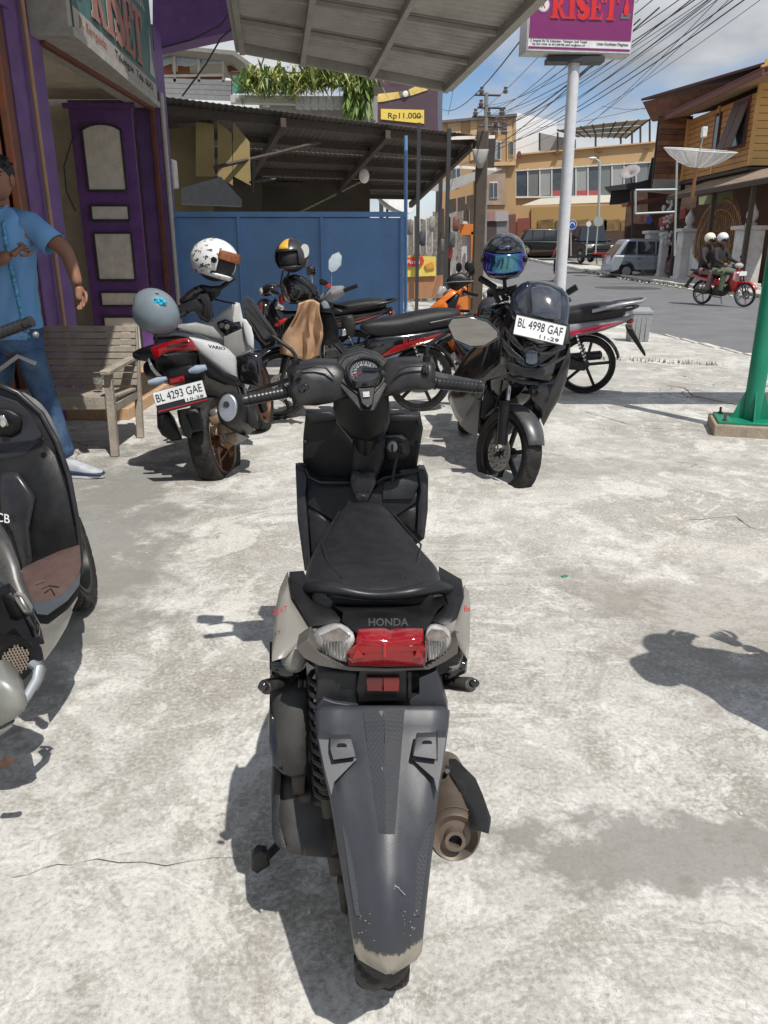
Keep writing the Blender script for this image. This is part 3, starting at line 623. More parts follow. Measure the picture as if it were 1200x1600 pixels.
TILE = M('faded_tile_cladding', (.33, .24, .18), .8, var=.2, scale=1.2)
tb = thing('brick_building', 'three storey tan building with tiled front beside the power pole', 'building', (7, 66, 0))
qp(tb, 'wall', TAN, [(690, 190), (806, 179), (806, 400), (690, 402)], 62, 6)
for a, b_ in ((700, 720), (735, 745), (792, 800)): qp(tb, 'pilaster', M('light_tan', (.52, .36, .2), .85), [(a, 188), (b_, 187), (b_, 250), (a, 252)], 61.9, .2)
qp(tb, 'tile_panel', TILE, [(742, 260), (790, 260), (790, 320), (742, 320)], 61.85, .12)
qp(tb, 'parapet', M('dark_coping', (.12, .11, .11), .7), [(690, 188), (808, 177), (808, 181), (690, 192)], 61.6, .6)
window(tb, 769, 193, 780, 206, 61.8, 1); window(tb, 764, 220, 783, 250, 61.8, 2); window(tb, 796, 220, 803, 243, 61.8, 1); window(tb, 765, 284, 778, 310, 61.8, 2); window(tb, 700, 222, 712, 248, 61.8, 1); window(tb, 706, 262, 720, 285, 61.8, 2)
qp(tb, 'cornice', M('light_tan', (.52, .36, .2)), [(742, 254), (806, 252), (806, 258), (742, 260)], 61.6, .4)
for a, b_, c in ((754, 776, (.07, .05, .05)), (776, 795, (.2, .2, .2)), (795, 806, (.14, .05, .045))): qp(tb, 'shop_front', M('sf%d' % a, c, .7, var=.3), [(a, 336), (b_, 334), (b_, 397), (a, 398)], 61.8, .1)
qp(tb, 'shop_sign', M('sf_sign', (.35, .33, .32), .6), [(774, 330), (794, 329), (794, 345), (774, 346)], 61.6, .1)
qp(tb, 'shop_sign', M('sf_sign2', (.30, .18, .17), .6), [(754, 331), (774, 330), (774, 345), (754, 346)], 61.6, .1)
qp(tb, 'wall', TILE, [(700, 322), (752, 322), (752, 400), (700, 400)], 60, 1)
ww = thing('white_block', 'plain white rendered block rising behind the tan buildings', 'building', (14, 72, 0))
qp(ww, 'wall', M('bright_white_render', (.78, .79, .8), .8, var=.04), [(807, 176), (870, 190), (870, 400), (807, 400)], 70, 8)
b2 = thing('ochre_building', 'long ochre two storey building with a glazed upper floor', 'building', (16, 66, 0))
z6 = Zm(690, 120, 3.4286)
qp(b2, 'wall', TAN2, z6([(360, 455), (400, 440), (400, 412), (1155, 345), (1155, 460), (1155, 900), (360, 960)]), 66, 8)
qp(b2, 'window_band', M('band_dark', (.10, .11, .11), .4), z6([(392, 500), (1120, 455), (1120, 640), (392, 648)]), 65.95, .3)
random.seed(4)
for k in range(11):
    a = 400 + k * 64.5; c = a + 58; ta = 500 - (a - 392) * .062; tb_ = 500 - (c - 392) * .062
    qp(b2, 'pane', [GLASS, M('pane_light', (.30, .31, .30), .2, spec=.8), M('pane_mid', (.16, .17, .17), .15, spec=.8)][(k * 2) % 3], z6([(a, ta), (c, tb_), (c, 634 - (c - 392) * .01), (a, 638 - (a - 392) * .01)]), 65.9, .05)
    qp(b2, 'mullion', FRAME, z6([(a - 6, ta - 4), (a, ta - 4), (a, 645), (a - 6, 645)]), 65.8, .15)
    if k in (3, 5, 6): qp(b2, 'red_seat', M('red_seat', (.4, .08, .08), .6), z6([(a, 610), (c, 608), (c, 632), (a, 634)]), 65.85, .03)
for x in (0, 1): qp(b2, 'window_sill', FRAME, z6([(392, 640 if x else 500), (1120, 630 if x else 455), (1120, 640 if x else 460), (392, 650 if x else 506)]), 65.75, .2)
qp(b2, 'parapet', M('parapet_tan', (.50, .33, .17), .85), z6([(400, 412), (1155, 345), (1155, 352), (400, 420)]), 65.7, .4)
for a in (400, 605, 830, 1085): qp(b2, 'parapet_pier', M('pier_brown', (.15, .06, .04), .8), z6([(a + 8, 412 - a * .03), (a + 22, 410 - a * .03), (a + 30, 450 - a * .06), (a, 452 - a * .06)]), 65.6, .3)
qp(b2, 'awning', M('cream_awning', (.80, .74, .62), .7), z6([(530, 652), (905, 632), (905, 672), (425, 690)]), 63.5, .3)
qp(b2, 'awning', M('cream_awning', (.80, .74, .62)), z6([(985, 632), (1078, 650), (985, 668)]), 63.5, .3)
qp(b2, 'ground_floor_wall', M('ochre_screen', (.36, .23, .09), .85, var=.1), z6([(480, 700), (1130, 680), (1130, 830), (480, 838)]), 65.8, .3)
MURAL = M('gold_brown_mural', (.17, .105, .04), .8, var=.75, scale=1.1)
for a in (515, 610, 705, 800, 870, 960, 1040): qp(b2, 'mural_panel', MURAL, z6([(a, 770), (a + 85, 762), (a + 85, 822), (a, 828)]), 65.7, .08)
qp(b2, 'shutter', M('red_shutter', (.20, .055, .04), .7), z6([(405, 760), (475, 755), (475, 850), (405, 905)]), 65.8, .1)
qp(b2, 'base_wall', M('base_brown', (.07, .04, .03), .8), z6([(480, 838), (1130, 830), (1130, 930), (480, 960)]), 65.7, .3)
qp(b2, 'roof_room', M('grey_roof_room', (.25, .25, .25), .8), z6([(525, 300), (620, 320), (720, 335), (720, 385), (525, 402)]), 67.5, 2)
rc = thing('roof_canopy', 'curved steel and glass canopy on the ochre building roof', 'canopy', (20, 69, 9))
A0, A1 = (620, 285), (1118, 226); B0, B1 = (735, 322), (985, 330)
for k in range(9):
    t = k / 8
    P = z6([(A0[0] + (A1[0] - A0[0]) * t, A0[1] + (A1[1] - A0[1]) * t - 6 * math.sin(t * 3)), (B0[0] + (B1[0] - B0[0]) * t, B0[1] + (B1[1] - B0[1]) * t)])
    qt(rc, 'rib', DGREY, [(*P[0], 66.5), (*P[1], 73)], .06, 6)
CG = M('sooty_glazing', (.16, .17, .15), .4, var=.25, scale=1)
for k in range(8):
    for j in range(3):
        t0, t1, s0, s1 = k / 8 + .008, (k + 1) / 8 - .008, j / 3 + .02, (j + 1) / 3 - .02
        def g(t, s): 
            a = (A0[0] + (A1[0] - A0[0]) * t, A0[1] + (A1[1] - A0[1]) * t - 6 * math.sin(t * 3)); b_ = (B0[0] + (B1[0] - B0[0]) * t, B0[1] + (B1[1] - B0[1]) * t)
            p = z6([(a[0] + (b_[0] - a[0]) * s, a[1] + (b_[1] - a[1]) * s)])[0]; return (*p, 66.5 + 6.5 * s)
        qp(rc, 'pane', CG, [g(t0, s0), g(t1, s0), g(t1, s1), g(t0, s1)], 0, .05)
for u, v in ((1115, 226), (1065, 260), (1020, 290), (960, 325)): P = z6([(u, v), (u, 360)]); qt(rc, 'post', DGREY, [(*P[0], 66.8), (*P[1], 66.8)], .08, 6)
for u in (525, 622, 825): P = z6([(u, 300), (u, 395)]); qt(rc, 'post', DGREY, [(*P[0], 66.6), (*P[1], 66.6)], .08, 6)
# ---------------------------------------------------------------- timber house, right
SID = M('orange_varnished_planks', (.46, .225, .07), .6, var=.22, scale=2.2, dust=.15, dustcol=(.25, .12, .05))
SIDY = M('sunlit_yellow_planks', (.62, .36, .12), .55, var=.12, scale=2.2)  # sunlight on the end face put into a brighter yellow; corner posts share it
SIDD = M('weathered_red_planks', (.17, .075, .045), .8, var=.4, scale=3)
RBR = M('red_brown_fascia', (.15, .05, .04), .7, var=.25)
th = thing('timber_house', 'two storey orange timber house with wide brown eaves by the road', 'house', (14, 30, 0))
HX, y_n, y_f, z0, z1, np_ = 14.0, 32.1, 39.2, 4.4, 6.95, 12
for k in range(np_):
    zz = z0 + (z1 - z0) * (k + .5) / np_; hh = (z1 - z0) / np_
    for (a, b_) in ((y_n, 32.7), (34.2, 35.3), (36.0, y_f)) if 4 <= k <= 10 else ((y_n, y_f),):
        MB().box((HX, (a + b_) / 2, zz), (.05, b_ - a - .01, hh - .02), (0, R(4), 0)).build('plank', SID, th)
for k in range(14):
    zz = 4.4 + 3.6 * (k + .5) / 14; MB().box((16.5, y_n - .03, zz), (5.0, .05, 3.6 / 14 - .02), (R(4), 0, 0)).build('plank', SIDY, th)
for k in range(11):
    zz = 4.5 + 2.6 * (k + .5) / 11; MB().box((13.36, y_f + .1, zz), (1.28, .05, 2.6 / 11 - .02), (R(3), 0, 0)).build('plank', SIDD if k % 3 else M('mid_red_planks', (.26, .12, .06), .8, var=.4, scale=3), th)
MB().box((13.36, y_f + .12, 4.25), (1.3, .1, .5)).build('concrete_band', GRY, th)
MB().box((HX + 2.6, 35.7, 5.7), (5, 6.8, 2.6)).build('inner_wall', DWOOD, th)
MB().box((HX - .03, y_f - .1, 5.7), (.14, .14, 2.6)).build('corner_post', SIDY, th); MB().box((HX - .03, 35.65, 5.7), (.12, .12, 2.6)).build('corner_post', SIDY, th)
MB().box((HX - .03, y_n, 6.1), (.12, .12, 3.4)).build('corner_post', SIDY, th)
SHU = M('grey_brown_shutter', (.13, .085, .08), .7)
wf = MB().box((HX - .04, 33.45, 6.02), (.1, 1.5, 1.75)).build('window', RBR, th)
MB().box((HX - .10, 33.45, 6.02), (.03, 1.3, 1.55)).build('pane', GLASS, wf)
for yy in (33.08, 33.82): MB().box((HX - .34, yy, 5.9), (.04, .68, 1.6), (0, R(16), 0)).build('shutter', SHU, wf)
wf = MB().box((HX - .04, 35.65, 5.95), (.1, .5, 1.6)).build('window', RBR, th); MB().box((HX - .09, 35.55, 5.95), (.03, .3, 1.4)).build('pane', GLASS, wf)
SOF = M('soffit_tan', (.40, .27, .16), .8)
MB().prism([(12.95, 29.8, 7.0), (12.95, 39.6, 7.0), (14.2, 39.6, 7.22), (14.2, 29.8, 7.22)], (0, 0, .03)).build('soffit', SOF, th)
MB().prism([(12.95, 29.8, 7.0), (14.2, 29.8, 7.22), (20, 29.8, 8.6), (20, 32.2, 8.6), (14.2, 32.2, 7.25)], (0, 0, .03)).build('soffit', SOF, th)
MB().bar((12.92, 29.6, 7.08), (12.92, 39.8, 7.08), .05, .2).build('fascia', RBR, th)
MB().bar((12.92, 29.7, 7.1), (20, 29.7, 8.85), .05, .22).build('fascia', RBR, th)
MB().bar((13.6, 29.6, 7.3), (14.6, 29.6, 7.55), .06, .2).build('white_flashing', WHT, th)
MB().prism([(12.9, 29.6, 7.2), (12.9, 39.8, 7.2), (20, 39.8, 9.0), (20, 29.6, 9.0)], (0, 0, .05)).build('roof', RBR, th)
MB().prism([(12.05, 40.3, 7.95), (15.6, 33.6, 8.35), (20, 33.6, 9.5), (20, 41, 9.0)], (0, 0, .10)).build('roof', M('dark_roof', (.10, .035, .03), .7), th)
MB().prism([(12.6, 40.2, 7.1), (12.1, 40.25, 7.9), (15.6, 36.2, 8.2), (16.5, 36.2, 7.4)], (.2, .3, 0)).build('gable_boards', SIDD, th)
MB().box((13.5, y_f + .35, 5.6), (1.6, .1, 3.2)).build('inner_wall', DWOOD, th)
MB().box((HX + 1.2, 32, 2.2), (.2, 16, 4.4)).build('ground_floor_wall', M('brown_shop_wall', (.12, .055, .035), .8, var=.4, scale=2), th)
MB().box((HX + .5, 35.7, 4.3), (1.2, 7.2, .12)).build('upper_floor_beam', DWOOD, th)
aw = thing('street_awning', 'long low tin awning along the timber house front', 'awning', (13, 31, 3.7))
for k in range(11):
    y0 = 25.2 + k * 1.0; MB().prism([(12.4, y0, 3.55), (12.4, y0 + .98, 3.55), (14.1, y0 + .98, 4.15), (14.1, y0, 4.15)], (0, 0, .04)).build('roof_sheet', M('awning_tin', (.26, .19, .14), .7, var=.3, scale=2), aw)
MB().box((12.38, 30.7, 3.47), (.06, 11.0, .16)).build('fascia', DWOOD, aw)
for y in (28.2, 31.5, 35.2): MB().box((12.55, y, 1.8), (.14, .14, 3.4)).build('post', DWOOD, aw)
qp(aw, 'green_sign', M('dull_green_board', (.20, .23, .13), .8), [(1092, 307), (1145, 298), (1145, 316), (1092, 320)], 31.5, .05)
ls = thing('shop_lean_to', 'black tin lean-to roof over stalls left of the timber house', 'roof', (12, 40, 3))
qp(ls, 'roof_sheet', M('black_tin', (.03, .03, .035), .6), [(944, 292), (1000, 284), (1028, 276), (1062, 276), (1062, 290), (950, 298)], 40.5, 2)
qp(ls, 'side_boards', M('black_tin', (.03, .03, .035)), [(955, 298), (985, 296), (985, 318), (952, 320)], 41, .2)
qp(ls, 'roof_sheet', RBR, [(970, 318), (1060, 303), (1060, 310), (972, 323)], 40, .6)
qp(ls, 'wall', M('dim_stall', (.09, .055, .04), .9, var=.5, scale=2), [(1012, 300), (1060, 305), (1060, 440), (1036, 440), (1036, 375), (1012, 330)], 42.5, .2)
qt(ls, 'post', DGREY, [(988, 300, 41), (988, 372, 41)], .05, 6)
qp(ls, 'black_board', DGREY, [(1018, 247), (1028, 243), (1030, 280), (1012, 284)], 40.6, .3)
sset(MB().bar(Q(1030, 348, 38), Q(1072, 332, 36), .05, .4).build('red_awning_cloth', M('red_cloth', (.30, .05, .05), .8), None), 'red cloth strip hanging under the lean-to roof', 'cloth')
for i, (u, v, w_, h_, c, nm) in enumerate(((1014, 344, 7, 12, (.10, .12, .55), 'small blue shirt hanging at the dark stall'), (1004, 342, 5, 10, (.4, .1, .1), 'small red shirt hanging at the dark stall'))):
    qp(None, 'shirt', M('shirt%d' % i, c, .8), [(u - w_ / 2, v - h_ / 2), (u + w_ / 2, v - h_ / 2), (u + w_ / 2, v + h_ / 2), (u - w_ / 2, v + h_ / 2)], 40, .05, label=nm, category='shirt')
for i, (u, v, s) in enumerate(((1042, 322, 9), (1040, 362, 9), (1046, 375, 7), (1044, 342, 6))):
    P = Q(u, v, 37 - i * .1); k = s / 1200 * 33; m_ = MB()
    for j in range(14): m_.ell((P.x + random.uniform(-k, k), P.y + random.uniform(-.1, .1), P.z + random.uniform(-k, k)), (k * .3, k * .2, k * .35), 7, 5)
    sset(m_.build('white_bundle', WHT, None), ('white bundle of plastic wares hung high at the stall', 'white bundle of wares low at the stall', 'lowest white bundle beside the gate pillar', 'white bundle in the middle of the hanging wares')[i], 'bundle', 'white bundles hanging at the stall')
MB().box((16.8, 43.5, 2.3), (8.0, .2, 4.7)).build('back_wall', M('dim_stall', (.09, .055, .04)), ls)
fr_ = thing('sign_frame', 'empty rectangular steel sign frame standing before the lean-to', 'frame', tuple(Gd(1060, 450)))
STEEL = M('galvanised', (.38, .42, .40), .5, metal=.3)
for a, b_ in (((993, 297), (1058, 296)), ((993, 297), (993, 334)), ((993, 334), (1054, 331)), ((1058, 240), (1054, 400))): qt(fr_, 'frame_bar', STEEL, [(*a, 31), (*b_, 31)], .04, 8)
# mesh dish
ds = thing('mesh_dish', 'large wire mesh satellite dish on a rusty pole by the timber house', 'satellite dish', tuple(Q(1083, 300, 27.5)))
c_ = Q(1088, 262, 27.5); ax = Vector((.05, -.16, 1)).normalized()
MESHM = M('mesh_dish', (.55, .54, .53), .5, metal=.3, alpha=.55)
MB().lathe([(.03, 0), (.3, .03), (.6, .14), (.9, .32), (1.13, .52)], c_, ax, 32).build('dish_mesh', MESHM, ds)
for k in range(12):
    x = ax.orthogonal().normalized(); y = ax.cross(x); a = math.pi * k / 6; d = x * math.cos(a) + y * math.sin(a)
    MB().tube([c_ + d * r_ + ax * h_ for r_, h_ in ((.05, 0), (.3, .03), (.6, .14), (.9, .32), (1.13, .52))], .014, 6).build('rib', FRAME, ds)
MB().tube([c_ + (x * math.cos(a) + y * math.sin(a)) * 1.13 + ax * .52 for a in [2 * math.pi * k / 32 for k in range(33)]], .02, 6, False).build('rim', FRAME, ds)
MB().tube([c_, c_ + ax * .95], .02, 6).build('feed_arm', STEEL, ds); MB().box(c_ + ax * 1.05, (.16, .16, .3)).build('feed_horn', FRAME, ds, bevel=.02)
MB().tube([c_, Vector((c_.x, c_.y + .05, 3.0))], .06, 8).build('pole', M('rusty_pole', (.30, .13, .06), .7), ds)
qt(ds, 'arm', FRAME, [(982, 285, 37), (988, 262, 37)], .03) if False else None
s3 = thing('small_dish', 'small grey satellite dish on the lean-to roof', 'satellite dish', tuple(Q(985, 285, 38)))
MB().lathe([(.02, 0), (.25, .04), (.45, .14)], Q(985, 272, 38), (-.45, -.6, .8), 20).build('dish', M('dish_grey', (.3, .27, .27), .6), s3, solid=.02)
qt(s3, 'mast', DGREY, [(985, 272, 38.05), (987, 288, 38.05)], .03, 6)
# gate pillars, wall and ornate gate along x = 12.9
PIL = M('flaking_white_pillar', (.62, .61, .60), .8, var=.12, scale=3, dust=.75, dustcol=(.33, .19, .14), dscale=1.6)
def pillar(x, y, w, h, fin, label):
    t = thing('gate_pillar', label, 'pillar', (x, y, gz(y)), group='white gate pillars')
    MB().box((x, y, gz(y) + h / 2), (w, w, h)).build('shaft', PIL, t, bevel=.03)
    MB().box((x, y, gz(y) + h + .06), (w * 1.35, w * 1.35, .14)).build('cap', PIL, t, bevel=.03)
    MB().box((x, y, gz(y) + .1), (w * 1.25, w * 1.25, .2)).build('plinth', PIL, t, bevel=.03)
    if fin: MB().lathe([(.0, 0), (.2, 0), (.2, .08), (.1, .12), (.2, .28), (.19, .45), (.1, .6), (.03, .75), (0, .78)], (x, y, gz(y) + h + .13), (0, 0, 1), 14).build('finial', PIL, t)
    return t
pillar(12.8, 38.6, .70, 1.95, False, 'white pillar with flaking paint, farthest, before the silver car')
pillar(12.75, 37.0, .35, 1.85, False, 'narrow white pillar just right of the silver car')
pillar(12.9, 34.6, .70, 2.0, True, 'white gate pillar with urn finial left of the round gate')
pillar(12.9, 28.8, .75, 2.0, True, 'white gate pillar with urn finial right of the round gate')
lw = thing('low_wall', 'low grey and white wall under the round ornamental gate', 'wall', (12.95, 30, 0))
mb = MB(); n = 14; pts = [(12.9, 29.2, 0), (12.9, 34.2, 0)] + [(12.9, 31.7 + 2.5 * math.cos(a), 1.75 - 1.15 * math.sin(a)) for a in [math.pi * k / n for k in range(n + 1)]]
mb.prism(pts, (.16, 0, 0)); mb.build('wall', PIL, lw, bevel=.01)
gt = thing('ornate_gate', 'ornamental iron gate with a round arch of rusty gold bars', 'gate', (12.95, 30, .4))
GOLDR = M('rusty_gold_iron', (.28, .15, .06), .6, metal=.2, var=.5, scale=6)
cy_, cz_, rr_ = 31.7, 1.6, 1.85
MB().tube([(12.95, cy_ + rr_ * 1.15 * math.cos(a), cz_ + rr_ * .85 * math.sin(a)) for a in [2 * math.pi * k / 36 for k in range(37)]], .05, 6, False).build('hoop', GOLDR, gt)
MB().tube([(12.95, cy_ + rr_ * .9 * math.cos(a), cz_ + rr_ * .66 * math.sin(a)) for a in [2 * math.pi * k / 36 for k in range(37)]], .03, 6, False).build('hoop', GOLDR, gt)
random.seed(9)
for k in range(21):
    y = cy_ - 1.85 + k * .185; q = (y - cy_) / (rr_ * 1.15)
    if abs(q) < .95:
        hz = rr_ * .85 * math.sqrt(1 - q * q); MB().tube([(12.95, y, cz_ - hz), (12.95 + .05, y + .05, cz_), (12.95, y, cz_ + hz + .22)], [.02, .03, .01], 6).build('bar', GOLDR, gt)
mb = MB()
for k in range(70):
    a = random.uniform(0, 6.28); r_ = math.sqrt(random.random()) * 1.3; y, z = cy_ + r_ * 1.1 * math.cos(a), cz_ + r_ * .85 * math.sin(a)
    mb.tube([(12.93, y + .12 * math.cos(t + a), z + .12 * math.sin(t + a)) for t in (0, 1, 2, 3, 4)], .018, 5)
mb.build('scrollwork', GOLDR, gt, kind='stuff')
for k in range(12): MB().tube([(12.95, 22.0 + k * .45, .2), (12.95, 22 + k * .45, 1.6 + .5 * math.sin(k / 11 * 3.14))], .022, 5).build('bar', GOLDR, gt)
MB().tube([(12.95, 22 + k * .45, 1.6 + .5 * math.sin(k / 11 * 3.14)) for k in range(12)], .03, 6).build('top_rail', GOLDR, gt)
# ---------------------------------------------------------------- RISET sign on white pole
rs = thing('riset_sign', 'purple and white RISET sign box on a tall white pole', 'sign', (Q(877, 445, 9.6).x, 9.6, 0))
SY = 9.6; PX = Q(897, 100, SY).x
WPOLE = M('white_pole', (.62, .63, .66), .35, var=.08, dust=.12)
MB().tube([(Q(876, 445, SY).x, SY, 0), (PX, SY, Q(897, 92, SY).z)], [.072, .062], 18).build('pole', WPOLE, rs, smooth=80)
MB().box((PX, SY, Q(897, 92, SY).z - .02), (.62, .2, .05)).build('bracket', DGREY, rs)
z2_ = Zm(800, 0, 5.714)
BL, BR = Q(*z2_([(122, 462)])[0], SY - .22), Q(*z2_([(1062, 492)])[0], SY - .02)
sx_ = (BR - BL); W_ = sx_.length; sx_.normalize(); sx_.z *= 1; szv = Vector((0, 0, 1)); sxh = sx_; nn = Vector((sxh.y, -sxh.x, 0)).normalized(); HS = .68
MB().prism([BL, BR, BR + szv * HS, BL + szv * HS], -nn * .24).build('sign_box', M('sign_aluminium', (.5, .5, .49), .45, dust=.25), rs, bevel=.008)
def sp(a, b_, off=.004): return BL + sx_ * (a * W_) + szv * (b_ * HS) + nn * off
MB().prism([sp(.015, .02), sp(.985, .02), sp(.985, .98), sp(.015, .98)], nn * .005).build('sign_face', M('sign_white', (.72, .70, .72), .4), rs)
MAG = M('sign_purple', (.20, .022, .13), .4, var=.05)
MB().prism([sp(.02, .19, .011), sp(.98, .19, .011), sp(.98, .97, .011), sp(.02, .97, .011)], nn * .003).build('purple_field', MAG, rs)
MB().prism([sp(.02, .045, .011), sp(.98, .045, .011), sp(.98, .075, .011), sp(.02, .075, .011)], nn * .003).build('purple_stripe', MAG, rs)
RED = M('sign_red', (.62, .02, .02), .4); PNK = M('sign_pink', (.75, .45, .5), .4)
serif_word(rs, 'letter', PNK, 'RISET', sp(.205, .47, .016), sx_, szv, HS * .34, W_ * .63, .003, .018)
serif_word(rs, 'letter', RED, 'RISET', sp(.205, .47, .021), sx_, szv, HS * .34, W_ * .63, .003, -.012)
o_ = sp(.135, .64, .016)
mb = MB(); mb.prism([o_ + sx_ * (.068 * math.cos(a)) + szv * (.068 * math.sin(a)) for a in [math.pi * k / 12 for k in range(24)]], nn * .003); mb.build('emblem', M('emblem_grey', (.5, .5, .52), .5), rs)
mb = MB(); mb.prism([o_ + nn * .004 + sx_ * (.056 * math.cos(a)) + szv * (.056 * math.sin(a)) for a in [math.pi * k / 12 for k in range(24)]], nn * .002); mb.build('emblem', M('sign_white', (.72, .7, .72)), rs)
text(rs, 'emblem_mark', RED, 'R', o_ + nn * .009, sx_, szv, .06)
o_ = sp(.90, .60, .016)
mb = MB(); mb.prism([o_ + sx_ * x + szv * z for x, z in [(-.05, -.075), (.055, -.075), (.07, -.02), (-.04, -.02)]], nn * .003); mb.build('emblem', M('emblem_dark', (.12, .13, .14), .5), rs)
mb = MB(); mb.prism([o_ + nn * .005 + sx_ * x + szv * z for x, z in [(0.01, .17), (.035, .03), (.04, 0), (.03, -.035), (.01, -.045), (-.01, -.035), (-.02, 0), (-.015, .03)]], nn * .003); mb.build('drop', RED, rs)
text(rs, 'lettering', SK, 'Jl. Sengeda No. 96, Kebayakan - Takengon, Aceh Tengah', sp(.30, .155, .012), sx_, szv, .028, W_ * .53)
text(rs, 'lettering', SK, 'Telp. 0643 123456  Hp. 0812 6900 988  email: riset@yahoo.com', sp(.30, .108, .012), sx_, szv, .024, W_ * .50)
text(rs, 'lettering', SK, 'Lintas Kesehatan Diagnosa', sp(.81, .135, .012), sx_, szv, .036, W_ * .30)
# ---------------------------------------------------------------- power pole, street lamp, road signs
pp = thing('power_pole', 'utility pole crowded with insulators, brackets and cables', 'utility pole', tuple(Q(758, 400, 38)))
qt(pp, 'pole', M('grey_pole', (.22, .21, .2), .8), [(757, 420, 38), (760, 145, 38)], .09, 8)
for v, a, b_ in ((148, 742, 782), (168, 746, 790), (182, 738, 775), (197, 748, 786)): qt(pp, 'crossarm', DGREY, [(a, v, 38), (b_, v + 1, 38)], .05, 6)
random.seed(2)
for k in range(14):
    P = Q(random.uniform(738, 792), random.choice([146, 166, 180, 195, 210]), 38); MB().lathe([(0, 0), (.09, 0), (.12, .1), (.06, .16), (.09, .24), (0, .28)], P, (0, 0, 1), 8).build('insulator', M('insulator', (.12, .1, .1), .4), pp)
MB().box(Q(768, 236, 37.9), (.5, .3, .7)).build('junction_box', GRY, pp)
sl = thing('street_lamp', 'thin grey street lamp in front of the ochre building', 'street lamp', tuple(Q(935, 400, 55)))
qt(sl, 'pole', STEEL, [(933, 420, 55), (937, 262, 55), (936, 252, 55)], .09, 8); qt(sl, 'arm', STEEL, [(936, 252, 55), (928, 247, 55)], .06, 6)
MB().ell(Q(926, 247.5, 55), (.28, .16, .1), 12, 6).build('lamp_head', FRAME, sl)
rd = thing('road_sign', 'round blue traffic sign with white arrows on a post', 'road sign', tuple(Q(892, 390, 46)))
qt(rd, 'post', M('sign_post', (.42, .34, .28), .7), [(892, 345, 46), (892, 400, 46)], .04, 8)
c0 = Q(894, 351, 45.9); MB().cyl(c0, c0 + Vector((0, .03, 0)), .26, 24).build('disc', M('sign_blue', (.03, .10, .48), .4), rd)
MB().lathe([(.235, -.01), (.265, -.01), (.265, .02), (.235, .02)], c0, (0, 1, 0), 24).build('rim', FRAME, rd)
mb = MB(); mb.prism([c0 + Vector((x, -.02, z)) for x, z in ((-.17, -.06), (-.11, -.06), (-.09, .03), (-.03, .07), (.03, .07), (.09, .03), (.11, -.06), (.17, -.06), (.13, .08), (.04, .15), (-.04, .15), (-.13, .08))], (0, -.006, 0)); mb.build('arrow', FRAME, rd)
for i, (u, v, r_) in enumerate(((920, 350, .14), (935, 346, .26))):
    s_ = thing('road_sign', ('small white oval traffic sign on a thin post', 'grey back of a round traffic sign beside the street lamp')[i], 'road sign', tuple(Q(u, 390, 50)))
    c0 = Q(u, v, 50 - i); MB().cyl(c0, c0 + Vector((0, .04, 0)), r_ * 1.1, 20).build('disc', FRAME if i == 0 else STEEL, s_); MB().tube([c0 + Vector((0, .06, .2)), c0 + Vector((0, .06, -1.8))], .04, 6).build('post', STEEL, s_)
# overhead cables
random.seed(8)
WIRE = M('cable_black', (.035, .035, .04), .6)
ends = [((40 + 690, 205), (1050, -20)), ((700, 200), (930, 20)), ((735, 192), (1003, 0)), ((742, 186), (1150, -15)), ((752, 172), (1085, -25)), ((758, 165), (1130, -20)), ((762, 182), (1160, -12)), ((770, 196), (1180, -25)), ((745, 210), (1030, 42)), ((760, 205), (1110, 5)), ((766, 215), (1140, 15)), ((750, 230), (1150, 0)), ((755, 240), (1215, -22)), ((775, 190), (1000, 60)), ((780, 225), (1190, 10)), ((700, 262), (930, 128)), ((720, 255), (1120, 20)), ((862, 222), (1175, -6)), ((800, 235), (1250, -16)), ((690, 170), (812, 95)), ((845, 240), (1145, 5))]
ordn = ['1st', '2nd', '3rd'] + ['%dth' % k for k in range(4, 22)]
for i, (a, b_) in enumerate(ends):
    P = Q(*a, 38); Z_ = Q(b_[0], b_[1] - 30, 13 + random.uniform(-1.5, 1.5)); pts = []
    for k in range(13):
        t = k / 12; p = P + (Z_ - P) * t; p.z -= .5 * 4 * t * (1 - t) * random.uniform(.75, .75); pts.append(p)
    sset(MB().tube(pts, random.choice([.006, .008, .011]), 5).build('overhead_cable', WIRE, None), 'overhead black cable strung from the utility pole across the sky', 'cable', 'overhead cables fanning out from the utility pole')
for i, (a, b_, Ya, Yb) in enumerate((((700, 95), (845, 10), 20, 12), ((940, 166), (1010, 170), 40, 30), ((840, 200), (1010, 168), 38, 30), ((710, 130), (700, 180), 30, 30))):
    sset(qt(None, 'overhead_cable', WIRE, [(*a, Ya), ((a[0] + b_[0]) / 2, (a[1] + b_[1]) / 2 + 3, (Ya + Yb) / 2), (*b_, Yb)], .008, 5), ('thin cable running up to the RISET sign from the canopy corner', 'short thin cable reaching the timber house eave from the white pole', 'thin low cable sloping across the pale sky above the ochre roof canopy', 'short dangling wire below the canopy corner')[i], 'cable')
